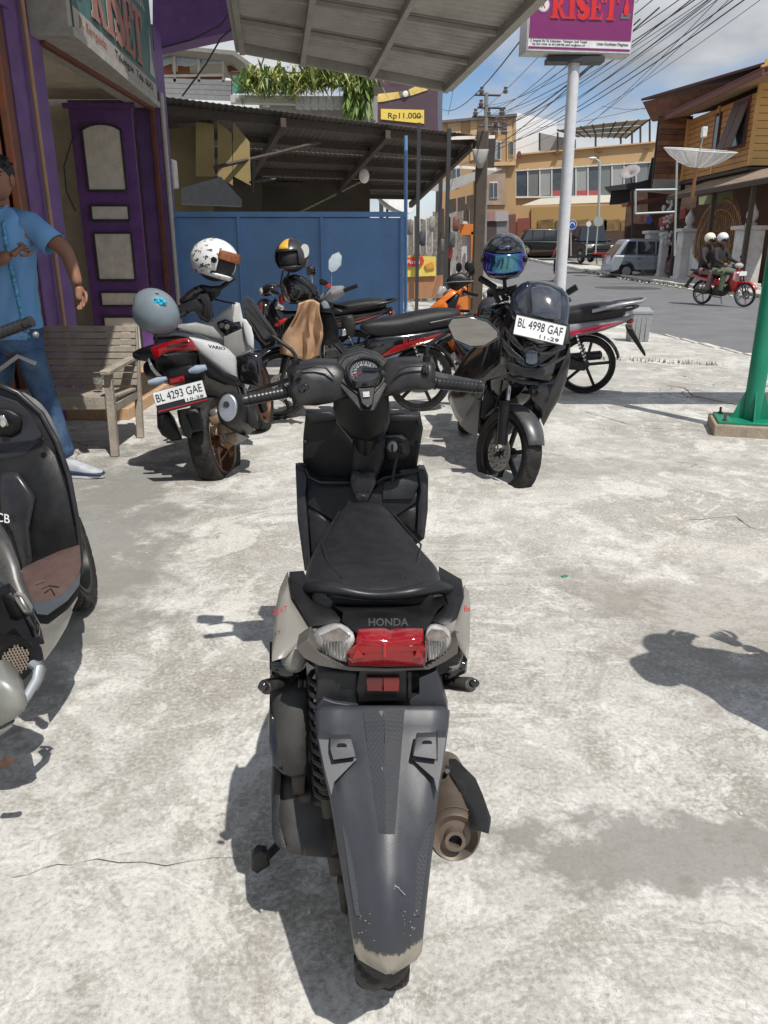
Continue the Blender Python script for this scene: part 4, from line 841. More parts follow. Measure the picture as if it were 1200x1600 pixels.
# ---------------------------------------------------------------- green sign post, right foreground
GRN = M('green_enamel', (.004, .20, .115), .38, var=.12, scale=5, dust=.12, dustcol=(.1, .25, .18))
gp = thing('green_post', 'thick green steel post bolted to a concrete block, right edge', 'post', (2.72, 5.78, 0))
bx, by = 2.93, 6.0
MB().box((bx, by, .035), (.62, .46, .11), (0, 0, -.28)).build('concrete_base', M('base_concrete', (.33, .27, .2), .9, var=.25, scale=9, bump=.5, dust=.3), gp, bevel=.012)
MB().box((bx, by, .1), (.56, .40, .02), (0, 0, -.28)).build('base_plate', GRN, gp, bevel=.003)
MB().tube([(bx - .02, by, .1), (bx - .02, by, 4.2)], .068, 32).build('post_tube', GRN, gp, smooth=80)
for k in range(4):
    a = -.28 + k * math.pi / 2; d = Vector((math.cos(a), math.sin(a), 0)); o_ = Vector((bx - .02, by, .11)); s_ = Vector((-d.y, d.x, 0)) * .006
    MB().prism([o_ + d * .062 - s_, o_ + d * .15 - s_, o_ + d * .066 + Vector((0, 0, .22)) - s_], s_ * 2).build('gusset', GRN, gp)
for sx2 in (-1, 1):
    for sy2 in (-1, 1):
        p = Vector((bx, by, .1)) + Matrix.Rotation(-.28, 3, 'Z') @ Vector((sx2 * .23, sy2 * .155, 0)); MB().cyl(p, p + Vector((0, 0, .06)), .01, 8).build('bolt', M('rusty_bolt', (.16, .09, .06), .7, metal=.5), gp); MB().cyl(p, p + Vector((0, 0, .02)), .018, 6).build('nut', M('rusty_bolt', (.16, .09, .06)), gp)
MB().box((4.25, 5.8, 3.5), (3.4, .16, 1.0)).build('sign_panel', GRN, gp)
# bin
P = Gd(995, 533)
bn = thing('litter_bin', 'grey square litter bin with open swing lid at the road edge', 'bin', tuple(P))
BIN = M('grey_bin_plastic', (.27, .28, .29), .6, var=.12, dust=.25)
k = .5 * 10.9 / 12.1
mb = MB(); y0 = P.y; hw, hh = .155, .50
mb.loft([[Vector((P.x + sx2 * hw * q, y0 + sy2 * hw * q, z)) for sx2, sy2 in ((-1, -1), (1, -1), (1, 1), (-1, 1))] for z, q in ((0, .88), (hh * .86, 1.0))]); mb.build('body', BIN, bn, bevel=.01)
mb = MB(); mb.box((P.x, y0, hh * .9), (hw * 2.12, hw * 2.12, .05)); mb.build('rim', BIN, bn, bevel=.008)
MB().box((P.x + .01, y0 - .02, hh * .97), (hw * 1.9, hw * .9, .03), (R(20), 0, 0)).build('lid', BIN, bn, bevel=.006)
for s_ in (-.5, 0, .5): MB().box((P.x + s_ * hw, y0 - hw * .97, hh * .42), (.014, .016, hh * .7)).build('rib', BIN, bn)
# bench
WOOD = M('weathered_bench_wood', (.34, .295, .24), .85, var=.25, scale=5, bump=.5, bscale=50, dust=.4, dustcol=(.2, .17, .14), dscale=12)
n_, l_, b__ = nodes_of(WOOD)
bp_ = thing('bench', 'weathered slatted wooden bench beside the purple doorway', 'bench', (-2.3, 5.5, 0))
BXL, BXR = -3.0, -1.86
for k in range(9):
    z = .815 - k * .048; y = 5.88 - k * .012
    MB().box(((BXL + BXR) / 2 + random.uniform(-.004, .004), y, z), (BXR - BXL + random.uniform(-.01, .01), .02, .043), (R(-14), 0, random.uniform(-.002, .002))).build('back_slat', WOOD, bp_, bevel=.003)
for k in range(7):
    MB().box(((BXL + BXR) / 2, 5.36 + k * .066, .405 - k * .004), (BXR - BXL - .02, .058, .02)).build('seat_slat', WOOD, bp_, bevel=.003)
MB().box(((BXL + BXR) / 2, 5.31, .365), (BXR - BXL - .02, .03, .09)).build('seat_rail', WOOD, bp_, bevel=.004)
for x in (BXR - .03, BXL + .03):
    MB().bar((x, 5.24, -.0), (x - .005, 5.30, .57), .055, .045, (0, 1, 0)).build('leg', WOOD, bp_, bevel=.005)
    MB().bar((x + .01, 5.80, 0), (x + .01, 5.92, .84), .05, .045, (0, 1, 0)).build('leg', WOOD, bp_, bevel=.005)
    MB().bar((x, 5.22, .585), (x, 5.86, .605), .07, .03).build('armrest', WOOD, bp_, bevel=.006)
    MB().bar((x, 5.26, .33), (x, 5.84, .33), .03, .06).build('side_rail', WOOD, bp_, bevel=.004)
g_ = Q(153, 601, 5.5); g_.z = .425
cu = thing('drinking_glass', 'small clear glass of brown tea on the bench seat', 'glass', tuple(g_))
MB().lathe([(.0, 0), (.026, 0), (.034, .085), (.031, .085), (.024, .006), (0, .006)], g_, (0, 0, 1), 18).build('glass', M('clear_glass', (.8, .85, .85), .03, var=0, trans=.9), cu)
MB().lathe([(.0, .008), (.023, .008), (.028, .045), (0, .045)], g_, (0, 0, 1), 18).build('tea', M('tea', (.35, .16, .04), .1), cu)
# ================================================================ motorbikes
BLKG = M('gloss_black_paint', (.008, .008, .010), .12, var=.3, coat=.6, dust=.12, dustcol=(.12, .11, .10), dscale=6)
BLKM = M('matte_black_plastic', (.008, .008, .0085), .38, spec=.35, var=.3, scale=20, bump=.12, bscale=400, dust=.10, dustcol=(.07, .066, .06), dscale=9)
BLKD = M('dusty_black_plastic', (.012, .013, .0145), .42, spec=.4, var=.3, scale=18, bump=.15, bscale=300, dust=.25, dustcol=(.09, .083, .072), dscale=7)
RUB = M('tyre_rubber', (.014, .0135, .013), .65, spec=.3, var=.3, scale=25, dust=.3, dustcol=(.12, .11, .095), dscale=8)
SEATM = M('black_vinyl_seat', (.014, .014, .0155), .42, spec=.42, var=.2, scale=30, bump=.25, bscale=500, dust=.18, dustcol=(.08, .073, .065), dscale=5)
CHR = M('chrome', (.6, .6, .6), .15, metal=1, var=.1)
ALU = M('dirty_alloy', (.30, .29, .27), .45, metal=.7, var=.25, dust=.5, dustcol=(.12, .10, .08))
ENG = M('grimy_engine_metal', (.055, .052, .047), .6, metal=.4, var=.4, scale=20, dust=.6, dustcol=(.14, .11, .08), dscale=10)
TAUPE = M('taupe_grey_paint', (.22, .207, .18), .28, var=.06, coat=.4, dust=.2)
REDL = M('red_lens', (.24, .003, .005), .1, var=.1, coat=.5)
CLRL = M('clear_lens', (.50, .48, .46), .07, var=.35, scale=45, metal=.3, coat=.7, bump=.08, bscale=90)
AMB = M('amber_lens', (.75, .25, .03), .15)
REDP = M('red_paint', (.42, .012, .012), .25, coat=.4)
WHP = M('white_bike_paint', (.66, .66, .65), .25, coat=.4, var=.04, dust=.1)
PLATE = M('plate_white', (.72, .73, .72), .45, var=.05)
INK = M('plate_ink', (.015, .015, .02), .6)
MIR = M('mirror_glass', (.45, .46, .47), .02, metal=1, var=0)
GUN = M('gunmetal_plastic', (.020, .019, .021), .30, spec=.45, var=.2, scale=30, dust=.12, dustcol=(.10, .095, .09), metal=.1)

def wheel(parent, c, r, tw, axle, rim=None, spokes=5, disc=0, rim_col=None, groove=True, rw=.6):
    c = Vector(c); ax = Vector(axle).normalized(); rim_col = rim_col or BLKM
    # hub and rim = the wheel part; tyre, spokes and disc are its sub-parts
    rr = r - tw * .62
    mb = MB(); w = tw * .42
    mb.lathe([(rr + .006, -w), (rr - .012, -w * .92), (rr - .018, -w * .3), (rr - .018, w * .3), (rr - .012, w * .92), (rr + .006, w)], c, ax, 48)
    mb.lathe([(0, -.045), (.035, -.045), (.042, 0), (.035, .045), (0, .045)], c, ax, 16)
    wh = mb.build('wheel', rim_col, parent, solid=.004)
    prof = []
    for k in range(15):
        a = math.pi * (k / 14 - .5) * 1.28; prof.append((rr + (r - rr) * (.5 + .5 * math.cos(a)) ** .55 if math.cos(a) > -.9 else rr, math.sin(a) / math.sin(math.pi * .5) * tw / 2))
    prof[0] = (rr - .002, -w * .9); prof[-1] = (rr - .002, w * .9)
    N = 192 if groove else 64; x = ax.orthogonal().normalized(); y = ax.cross(x); rings = []
    for i in range(N):
        t = 2 * math.pi * i / N; ring = []
        for k, (pr, h) in enumerate(prof):
            m = abs(k - 7)
            if groove and 1 <= m <= 5 and (i + m * 2 + (6 if k > 7 else 0)) % 12 < 2: pr -= .008
            if groove and k == 7: pr -= .004
            ring.append(c + (x * math.cos(t) + y * math.sin(t)) * pr + ax * h)
        rings.append(ring)
    mb = MB(); n = len(prof); vs = [p for q in rings for p in q]; fs = [(i * n + j, i * n + j + 1, ((i + 1) % N) * n + j + 1, ((i + 1) % N) * n + j) for i in range(N) for j in range(n - 1)]
    mb.add(vs, fs).build('tyre', RUB, wh, smooth=32)
    for k in range(spokes):
        a = 2 * math.pi * k / spokes; d = x * math.cos(a) + y * math.sin(a); MB().bar(c + d * .035, c + d * (rr - .012), .028, .024, ax).build('spoke', rim_col, wh, bevel=.004)
    if disc:
        off = ax * disc; mb = MB(); mb.lathe([(.055, 0), (.115, 0), (.115, .004), (.055, .004), (.055, 0)], c + off, ax, 36)
        for k in range(5):
            a = 2 * math.pi * k / 5 + .3; d = x * math.cos(a) + y * math.sin(a); mb.bar(c + off + d * .03, c + off + d * .06, .012, .004, ax)
        mb.build('brake_disc', ALU, wh)
        bb_ = MB()
        for k in range(20):
            a = 2 * math.pi * k / 20; d = x * math.cos(a) + y * math.sin(a); p = c + off * 1.1 + d * (.075 + .02 * (k % 2)); bb_.cyl(p, p + ax * .006 * (1 if disc > 0 else -1), .005, 6)
        bb_.build('disc_holes', INK, wh)
    return wh
def plate(parent, P0, X, Y, w, h, txt, sub, strip=False, frame=True):
    X, Y = Vector(X).normalized(), Vector(Y).normalized(); N = X.cross(Y); O = Vector(P0)
    f = lambda a, b_, c=0: O + X * a * w / 2 + Y * b_ * h / 2 + N * c
    p = MB().prism([f(-1, -1), f(1, -1), f(1, 1), f(-1, 1)], -N * .006).build('plate', PLATE if not strip else INK, parent, bevel=.002)
    y0 = .3 if strip else .22
    if strip:
        MB().prism([f(-.98, -.22, .001), f(.98, -.22, .001), f(.98, .97, .001), f(-.98, .97, .001)], N * .002).build('plate_face', PLATE, p)
        MB().prism([f(.15, -.56, .001), f(.98, -.56, .001), f(.98, -.2, .001), f(.15, -.2, .001)], N * .002).build('plate_face', PLATE, p)
        MB().prism([f(-.98, -.84, .001), f(.98, -.84, .001), f(.98, -.74, .001), f(-.98, -.74, .001)], N * .002).build('plate_line', REDP, p)
        text(p, 'lettering', INK, txt, f(0, .38, .004), X, Y, h * .36, w * .9, .002); text(p, 'lettering', INK, sub, f(.56, -.38, .004), X, Y, h * .12, w * .32, .002)
    else:
        text(p, 'lettering', INK, txt, f(0, .26, .002), X, Y, h * .42, w * .88, .002); text(p, 'lettering', INK, sub, f(.42, -.62, .002), X, Y, h * .17, w * .38, .002)
        for a, b_ in ((-1, 1), ):
            MB().tube([f(-1, -1, .002), f(1, -1, .002), f(1, 1, .002), f(-1, 1, .002), f(-1, -1, .002)], .004, 6).build('plate_rim', INK if 0 else BLKM, p)
    return p
# ---------------------------------------------------------------- HERO scooter, seen from behind
he = thing('scooter', 'black and taupe grey scooter seen from behind, nearest in the middle of the yard', 'scooter', (0, 1.25, 0))
def stn(Y, vt, uL, uR, vb=None, th=None, pw=2.6):       # section of a body seen from behind: top, left and right edge in the photo
    a, b_ = Q(uL, vt, Y), Q(uR, vt, Y); t = a.z
    bot = Q(uL, vb, Y).z if vb else t - th
    return (Y, (a.x + b_.x) / 2, (t + bot) / 2, (b_.x - a.x) / 2, (t - bot) / 2, pw)
hub = Q(597, 1350, 1.25); HX0 = Q(597, 1500, 1.05).x
wheel(he, (HX0, 1.25, .272), .272, .098, (1, 0, 0), spokes=5)
wheel(he, (HX0 - .085, 2.50, .27), .27, .085, (1, .03, 0), spokes=5)
# seat
MB().rings([stn(1.99, 782, 538, 600, th=.05), stn(1.95, 786, 532, 606, th=.07), stn(1.88, 798, 516, 622, th=.09), stn(1.78, 826, 496, 648, th=.10), stn(1.70, 850, 482, 672, th=.11),
            stn(1.62, 869, 474, 690, th=.115, pw=3), stn(1.54, 884, 473, 694, th=.12, pw=3), stn(1.47, 899, 476, 692, th=.12, pw=3), stn(1.41, 914, 490, 678, th=.11, pw=3), stn(1.385, 930, 520, 650, th=.08)], 28).build('seat', SEATM, he, sub=1)
# seat seams
for us in ((541, 520, 508, 512, 540), (600, 640, 662, 660, 640)):
    pass
for us in ([(530, 800, 1.90), (516, 826, 1.80), (504, 850, 1.71), (512, 880, 1.59), (535, 905, 1.46)], [(612, 800, 1.90), (636, 828, 1.80), (658, 852, 1.71), (652, 880, 1.59), (634, 905, 1.46)]):
    qt(he, 'seat_seam', SEATM, [(u, v - 1, Y - .003) for u, v, Y in us], .0022, 6)
# body
MB().rings([(1.22, .008, .672, .125, .035, 3), (1.28, .0, .660, .155, .050, 2.6), (1.36, -.006, .645, .168, .055, 2.6), (1.48, -.012, .60, .165, .06, 2.6), (1.62, -.018, .56, .145, .09, 3), (1.80, -.03, .50, .125, .13, 3), (1.95, -.04, .42, .12, .14, 3)], 28).build('tail_body', BLKM, he, sub=1)
for s_ in (-1, 1): MB().rings([(1.24, s_ * .142 - .022, .655, .022, .02, 2.4), (1.30, s_ * .150 - .024, .66, .030, .045, 2.4), (1.38, s_ * .150 - .024, .668, .030, .055, 2.4), (1.48, s_ * .145 - .025, .66, .028, .06, 2.4), (1.58, s_ * .13 - .025, .63, .022, .05, 2.4), (1.66, s_ * .118 - .026, .60, .013, .03, 2.4)], 18).build('side_cowl', TAUPE, he, sub=1)
z2 = Zm(380, 780, 2.857)
yf = lambda u, v: 1.19 + max(0, (1000 - v)) * .0028 - max(0, v - 1000) * .0006
qp(he, 'side_panel', TAUPE, z2([(200, 365), (215, 430), (300, 560), (350, 570), (250, 640), (190, 705), (128, 725), (140, 620), (148, 520), (165, 440)]), lambda u, v: 1.28 + (1000 - v) * .0016, .05, .02)
qp(he, 'side_panel', TAUPE, z2([(985, 430), (955, 530), (915, 570), (955, 650), (1002, 722), (1012, 620), (1014, 520), (1005, 460)]), lambda u, v: 1.28 + (1000 - v) * .0016, .05, .02)
qp(he, 'under_seat_cover', BLKM, z2([(205, 350), (270, 345), (300, 420), (380, 470), (460, 520), (440, 552), (300, 568), (215, 430)]), lambda u, v: 1.36 + (940 - v) * .0016, .03, .012)
qp(he, 'under_seat_cover', BLKM, z2([(872, 325), (975, 385), (985, 440), (955, 530), (915, 565), (830, 545), (870, 470), (930, 440)]), lambda u, v: 1.37 + (940 - v) * .0016, .03, .012)
for s_, pts in ((1, [(150, 505), (195, 470)]), (-1, [(998, 500), (1012, 470)])):
    pass
text(he, 'lettering', REDP, 'BeAT', Q(438, 954, 1.262), (1, .2, .25), (0, .4, 1), .011, .026, .001)
text(he, 'lettering', REDP, 'Be', Q(730, 951, 1.262), (1, .2, -.1), (0, .4, 1), .011, .012, .001)
# grab rail
zr = z2([(268, 420), (300, 372), (400, 390), (520, 420), (590, 424), (660, 422), (780, 408), (880, 372), (960, 425)])
MB().tube([Q(u, v + 2, 1.325 + (.0 if abs(k - 4) < 3 else .05 if k in (1, 7) else .12)) for k, (u, v) in enumerate(zr)], [.012, .019, .017, .013, .013, .013, .017, .019, .012], 12, True, .8).build('grab_rail', M('rail_plastic', (.014, .0145, .016), .38, var=.2, dust=.15, dustcol=(.08, .075, .07), spec=.4), he, sub=1)
qp(he, 'rail_underplate', BLKD, z2([(372, 432), (470, 446), (590, 450), (720, 446), (830, 434), (790, 468), (690, 476), (500, 476), (410, 466)]), 1.335, .03, .004)
# tail cover with maker's word
qp(he, 'tail_cover', BLKM, z2([(395, 470), (450, 510), (440, 545), (510, 600), (590, 610), (660, 614), (730, 610), (800, 600), (840, 545), (868, 495), (905, 465), (650, 474)]), lambda u, v: 1.20 + (995 - v) * .0028, .03, .006)
text(he, 'lettering', M('worn_grey_lettering', (.045, .045, .05), .5), 'HONDA', Q(607, 972, 1.247), (1, 0, 0), (0, .55, 1), .014, .072, .0015, bold=.02)
# lamps
lens = qp(he, 'tail_lamp_lens', CLRL, z2([(292, 620), (330, 592), (375, 572), (440, 560), (508, 612), (500, 650), (470, 690), (468, 742), (400, 715), (335, 678)]), lambda u, v: 1.185 + (545 - u) * .0006, .03, .010, sub=1)
lens = qp(he, 'tail_lamp_lens', CLRL, z2([(805, 608), (830, 566), (885, 572), (918, 592), (936, 622), (928, 670), (880, 705), (815, 742), (818, 670)]), lambda u, v: 1.185 + (u - 662) * .0006, .03, .010, sub=1)
rl = qp(he, 'brake_lamp', REDL, z2([(510, 616), (560, 613), (632, 613), (655, 622), (680, 613), (760, 613), (805, 614), (800, 650), (820, 675), (812, 744), (640, 748), (470, 742), (460, 692), (502, 655)]), 1.178, .03, .012)
qp(rl, 'lamp_crease', M('dark_red_lens', (.25, .003, .005), .12, coat=.5), z2([(500, 655), (800, 655), (815, 675), (462, 690)]), 1.166, .004)
for pts in ([(510, 665), (540, 705), (485, 715)], [(778, 660), (800, 700), (765, 712)]): qp(rl, 'reflector_facet', M('pale_red_lens', (.30, .02, .02), .15), z2(pts), 1.163, .004)
qt(rl, 'bulb_glint', M('painted_glint_red', (.45, .02, .015), .1), [(601, 1005, 1.1635), (601, 1026, 1.163)], .0025, 6)  # bulb glint painted as a brighter red sliver
for k in range(8):
    qt(lens, 'lens_rib', M('lens_shadow', (.16, .155, .15), .15), [(665 + k * 4.5, 1002 - k * .8, 1.1745 + k * .0025), (666 + k * 4.5, 1034 - k * 1.9, 1.1745 + k * .0025)], .0011, 5)
    qt(lens, 'lens_rib', M('lens_shadow', (.16, .155, .15)), [(541 - k * 5, 1004 - k * .8, 1.1745 + k * .0028), (540 - k * 5, 1034 - k * 1.9, 1.1745 + k * .0028)], .0011, 5)
for pts in ([(345, 610), (430, 575), (480, 612), (440, 632), (360, 640)], [(830, 632), (818, 608), (840, 580), (890, 586), (918, 615), (890, 632)]):
    qp(lens, 'bulb_bowl', M('bulb_bowl', (.30, .27, .25), .12, metal=.6, var=.4, scale=60), z2(pts), 1.178, .002)
qp(he, 'lamp_surround', M('dark_taupe_plastic', (.085, .08, .072), .4, dust=.2), z2([(235, 665), (268, 640), (292, 625), (335, 682), (400, 720), (468, 748), (640, 756), (815, 750), (880, 708), (935, 665), (960, 640), (958, 690), (900, 728), (830, 762), (640, 772), (480, 768), (340, 745), (270, 710)]), 1.19, .05)
qp(he, 'side_under_cover', BLKG, z2([(118, 728), (200, 725), (240, 700), (250, 790), (195, 802), (118, 782)]), 1.27, .08, .01)
qp(he, 'side_under_cover', BLKG, z2([(880, 740), (1000, 720), (998, 772), (930, 805), (890, 800)]), 1.27, .08, .01)
FEN = M('fender_plastic', (.034, .037, .044), .40, var=.16, scale=10, bump=.05, bscale=500, dust=.20, dustcol=(.13, .125, .12), dscale=6)
n, l, b = nodes_of(FEN)
t = n.new('ShaderNodeTexCoord'); sx = n.new('ShaderNodeSeparateXYZ'); l.new(t.outputs['Object'], sx.inputs[0])
nz = n.new('ShaderNodeTexNoise'); nz.inputs['Scale'].default_value = 60; nz.inputs['Detail'].default_value = 8; nz.inputs['Roughness'].default_value = .75; l.new(t.outputs['Object'], nz.inputs['Vector'])
mr = n.new('ShaderNodeMapRange'); mr.inputs[1].default_value = .36; mr.inputs[2].default_value = .315; l.new(sx.outputs[2], mr.inputs[0])
ad = n.new('ShaderNodeMath'); ad.operation = 'ADD'; l.new(mr.outputs[0], ad.inputs[0]); l.new(nz.outputs[0], ad.inputs[1])
m2 = n.new('ShaderNodeMapRange'); m2.inputs[1].default_value = .98; m2.inputs[2].default_value = 1.12; m2.inputs[4].default_value = .8; l.new(ad.outputs[0], m2.inputs[0])
mi = n.new('ShaderNodeMix'); mi.data_type = 'RGBA'; src = b.inputs['Base Color'].links[0].from_socket; l.new(m2.outputs[0], mi.inputs[0]); l.new(src, mi.inputs[6]); mi.inputs[7].default_value = (.30, .27, .215, 1); l.new(mi.outputs[2], b.inputs['Base Color'])
# reflector and its box
rb_ = qp(he, 'reflector_box', M('deep_black', (.008, .008, .009), .4), z2([(520, 765), (730, 765), (730, 900), (520, 905), (505, 850)]), 1.20, .05)
qp(rb_, 'red_reflector', M('reflector_red', (.10, .003, .003), .15, coat=.5), z2([(550, 797), (623, 797), (623, 860), (550, 858)]), 1.192, .008); qp(rb_, 'red_reflector', M('reflector_red2', (.17, .004, .004), .15, coat=.5), z2([(625, 797), (697, 797), (697, 860), (625, 860)]), 1.192, .008)
qp(he, 'inner_fender', BLKD, [(497, 1048), (560, 1050), (562, 1100), (520, 1104), (494, 1090)], 1.21, .05, .005)
qp(he, 'inner_fender', FEN, [(655, 1060), (682, 1048), (690, 1075), (700, 1110), (680, 1108), (640, 1106), (640, 1094), (655, 1085)], 1.198, .03)
qp(he, 'inner_fender', FEN, [(494, 1108), (505, 1092), (522, 1098), (560, 1104), (560, 1112), (520, 1110)], 1.198, .03)
for k in range(1): qp(he, 'fender_rib', BLKD, [(637 + k * 10, 1050), (643 + k * 10, 1050), (643 + k * 9, 1092 - k * 6), (637 + k * 9, 1094 - k * 6)], 1.198, .01)
# rear fender: creased sheet
rowsF = [(1104, 518, 684, 1.190), (1106, 500, 697, 1.184), (1112, 493, 701, 1.178), (1135, 495, 699, 1.162), (1156, 497, 696, 1.148), (1200, 506, 690, 1.108), (1248, 517, 683, 1.072), (1300, 526, 677, 1.035), (1360, 536, 670, .990), (1424, 547, 663, .950), (1486, 556, 657, .922), (1497, 561, 650, .918), (1510, 584, 630, .912), (1520, 604, 613, .908)]
colF = [(-1.0, .040), (-.985, .012), (-.93, .004), (-.72, .0), (-.66, .0), (-.40, -.004), (-.30, -.007), (0, -.012), (.30, -.007), (.40, -.004), (.66, .0), (.72, .0), (.93, .004), (.985, .012), (1.0, .040)]
vsF = []
for (v, a, c, Y) in rowsF:
    for s_, dy in colF:
        low = max(0, min(1, (v - 1270) / 90)); k = .7 if v > 1495 else 1
        d_ = dy * k
        if .66 < abs(s_) < .95: d_ += .005 * low
        vsF.append(Q((a + c) / 2 + s_ * (c - a) / 2, v, Y + d_))
nc = len(colF); mb = MB(); mb.add(vsF, [(i * nc + j, i * nc + j + 1, (i + 1) * nc + j + 1, (i + 1) * nc + j) for i in range(len(rowsF) - 1) for j in range(nc - 1)])
fe = mb.build('rear_fender', FEN, he, smooth=80, solid=.005)
# textured centre strip and side strips, hexagon relief
HEXM = M('textured_fender_strip', (.036, .038, .044), .62, var=.1, spec=.25, dust=.12, dustcol=(.12, .115, .11))
n, l, b = nodes_of(HEXM)
t = n.new('ShaderNodeTexCoord'); mp = n.new('ShaderNodeMapping'); mp.inputs['Scale'].default_value = (1, 1, 1); mp.inputs['Rotation'].default_value = (0, R(45), 0); vo = n.new('ShaderNodeTexVoronoi'); vo.inputs['Scale'].default_value = 210; vo.inputs['Randomness'].default_value = .0
l.new(t.outputs['Object'], mp.inputs[0]); l.new(mp.outputs[0], vo.inputs['Vector']); bp = n.new('ShaderNodeBump'); bp.invert = True; bp.inputs['Strength'].default_value = .25; bp.inputs['Distance'].default_value = .003; l.new(vo.outputs['Distance'], bp.inputs['Height']); l.new(bp.outputs[0], b.inputs['Normal'])
def fY(v):
    for r0, r1 in zip(rowsF, rowsF[1:]):
        if r0[0] <= v <= r1[0]: return r0[3] + (r1[3] - r0[3]) * (v - r0[0]) / (r1[0] - r0[0])
    return 1.19
z3 = Zm(360, 1050, 2.727)
def fpan(name, mat, pts, off, th=.004, **kw): return qp(fe, name, mat, [(u, v, fY(v) - off) for u, v in z3(pts)], 0, th, **kw)
for side in (0, 1):
    L_ = [(545, 160), (560, 250), (585, 400), (612, 580), (625, 640), (652, 694)] if side == 0 else [(655, 694), (695, 690), (715, 580), (735, 400), (748, 250), (755, 150)]
    mb = MB(); rr_ = []
    for k in range(12):
        t_ = k / 11; v = 160 + (690 - 160) * t_
        uL = 565 + (632 - 565) * t_; uR = 742 + (700 - 742) * t_; um = 655 + 8 * t_
        a, c = (uL, um - .5) if side == 0 else (um + .5, uR)
        pa, pc = z3([(a, v), (c, v)]); rr_.append([Q(*pa, fY(pa[1]) - .0135 + (.003 if side == 0 else 0)), Q(*pc, fY(pc[1]) - .0135 + (.003 if side == 1 else 0))])
    mb.loft(rr_, False, False).build('textured_strip', HEXM, fe, smooth=0, solid=.003)
fpan('textured_strip', HEXM, [(472, 640), (540, 700), (565, 960), (575, 1050), (530, 1040), (505, 880)], -.002, .005)
fpan('textured_strip', HEXM, [(862, 640), (800, 690), (790, 850), (765, 1050), (812, 1040), (835, 860)], -.002, .005)
# plate brackets
for pts, holec, wedge in (([(425, 287), (515, 285), (534, 358), (532, 362), (438, 375), (425, 330)], (475, 317), [(372, 283), (425, 287), (440, 377), (534, 364), (542, 372), (445, 470), (430, 540), (395, 400)]),
                          ([(792, 278), (878, 275), (882, 375), (790, 362), (776, 358)], (838, 305), [(922, 278), (880, 276), (880, 376), (778, 362), (772, 372), (865, 455), (882, 530), (905, 400)])):
    bk = fpan('plate_bracket', FEN, pts, .028, .014)
    fpan('bracket_wedge', FEN, wedge, .014, .02)
    cpt_ = z3([holec])[0]; P = Q(cpt_[0], cpt_[1], fY(cpt_[1]) - .0285); mb = MB(); mb.prism([P + Vector((.0085 * math.copysign(abs(math.cos(a)) ** .6, math.cos(a)), 0, .0065 * math.copysign(abs(math.sin(a)) ** .6, math.sin(a)))) for a in [math.pi * k / 8 for k in range(16)]], (0, -.001, 0)); mb.build('bracket_hole', M('deep_black', (.008, .008, .009)), bk)
# scratches and mud flecks of their own shape
SCR = M('pale_scratch', (.30, .30, .29), .8)
for pts in ([(640, 885), (660, 905), (720, 918)], [(655, 882), (660, 905)], [(700, 905), (745, 950)], [(640, 905), (700, 925)]):
    qt(fe, 'scratch', SCR, [(u, v, fY(v) - .0105) for u, v in z3(pts)], .0006, 4)
random.seed(6)
mb = MB()
for k in range(60):
    u, v = z3([(random.uniform(520, 800), 1010 + abs(random.gauss(0, 90)))])[0]
    if v > 1490 or abs(u - 606) > 48: continue
    P = Q(u, v, fY(v) - .006); r_ = random.uniform(.0004, .0013); mb.ell(P, (r_, .0008, r_), 6, 4)
mb.build('mud_flecks', M('dry_mud', (.36, .33, .27), .95), fe, kind='stuff')
# shock absorber, transmission, cover, stand, pegs
cs = [(504 + (2 if k % 2 else -0), 1066 + k * 8.2, 1.24) for k in range(2)]
mb = MB(); A_, B_ = Q(503, 1050, 1.25), Q(512, 1240, 1.20); n_ = 11
pts = []
for k in range(n_ * 10 + 1):
    t_ = k / (n_ * 10); c = A_ + (B_ - A_) * t_; a = 2 * math.pi * t_ * n_; pts.append(c + Vector((math.cos(a) * .024, math.sin(a) * .024, 0)))
mb.tube(pts, .0055, 7).build('shock_spring', BLKD, he)
MB().cyl(A_ - Vector((0, 0, -.03)), B_ - Vector((0, 0, .05)), .013, 12).build('shock_damper', ENG, he)
qp(he, 'air_filter_box', M('dusty_filter_box', (.016, .0155, .015), .5, var=.3, scale=15, dust=.4, dustcol=(.06, .055, .045), dscale=8), z3([(190, 60), (330, 50), (340, 250), (330, 440), (270, 450), (225, 435), (180, 395), (168, 300), (170, 160)]), lambda u, v: 1.27 + (1100 - v) * .0006, .12, .02)
qp(he, 'filter_seam', BLKG, z3([(170, 160), (188, 200), (216, 300), (222, 420), (180, 398), (166, 300)]), lambda u, v: 1.262 + (1100 - v) * .0006, .05, .004)
qp(he, 'belt_case', M('belt_case_metal', (.045, .043, .04), .5, metal=.3, var=.3, scale=15, dust=.5, dustcol=(.08, .072, .058), dscale=7), z3([(205, 430), (345, 470), (420, 560), (440, 700), (430, 790), (330, 785), (250, 775), (205, 745), (180, 690), (182, 580)]), lambda u, v: 1.25 + (1250 - v) * .0008, .10, .018)
qp(he, 'belt_case_rim', BLKD, z3([(203, 430), (216, 430), (205, 580), (205, 690), (240, 755), (238, 775), (195, 735), (176, 690), (178, 580)]), lambda u, v: 1.235 + (1250 - v) * .0008, .1, .004)
MB().ell(Q(*z3([(292, 698)])[0], 1.212), (.008, .004, .008), 12, 8).build('pale_plug', M('pale_plug', (.45, .43, .40), .7), he)
qp(he, 'engine_casting', ENG, z3([(345, 450), (440, 440), (460, 700), (480, 860), (440, 872), (420, 840), (400, 700), (350, 650)]), 1.26, .16, .02)
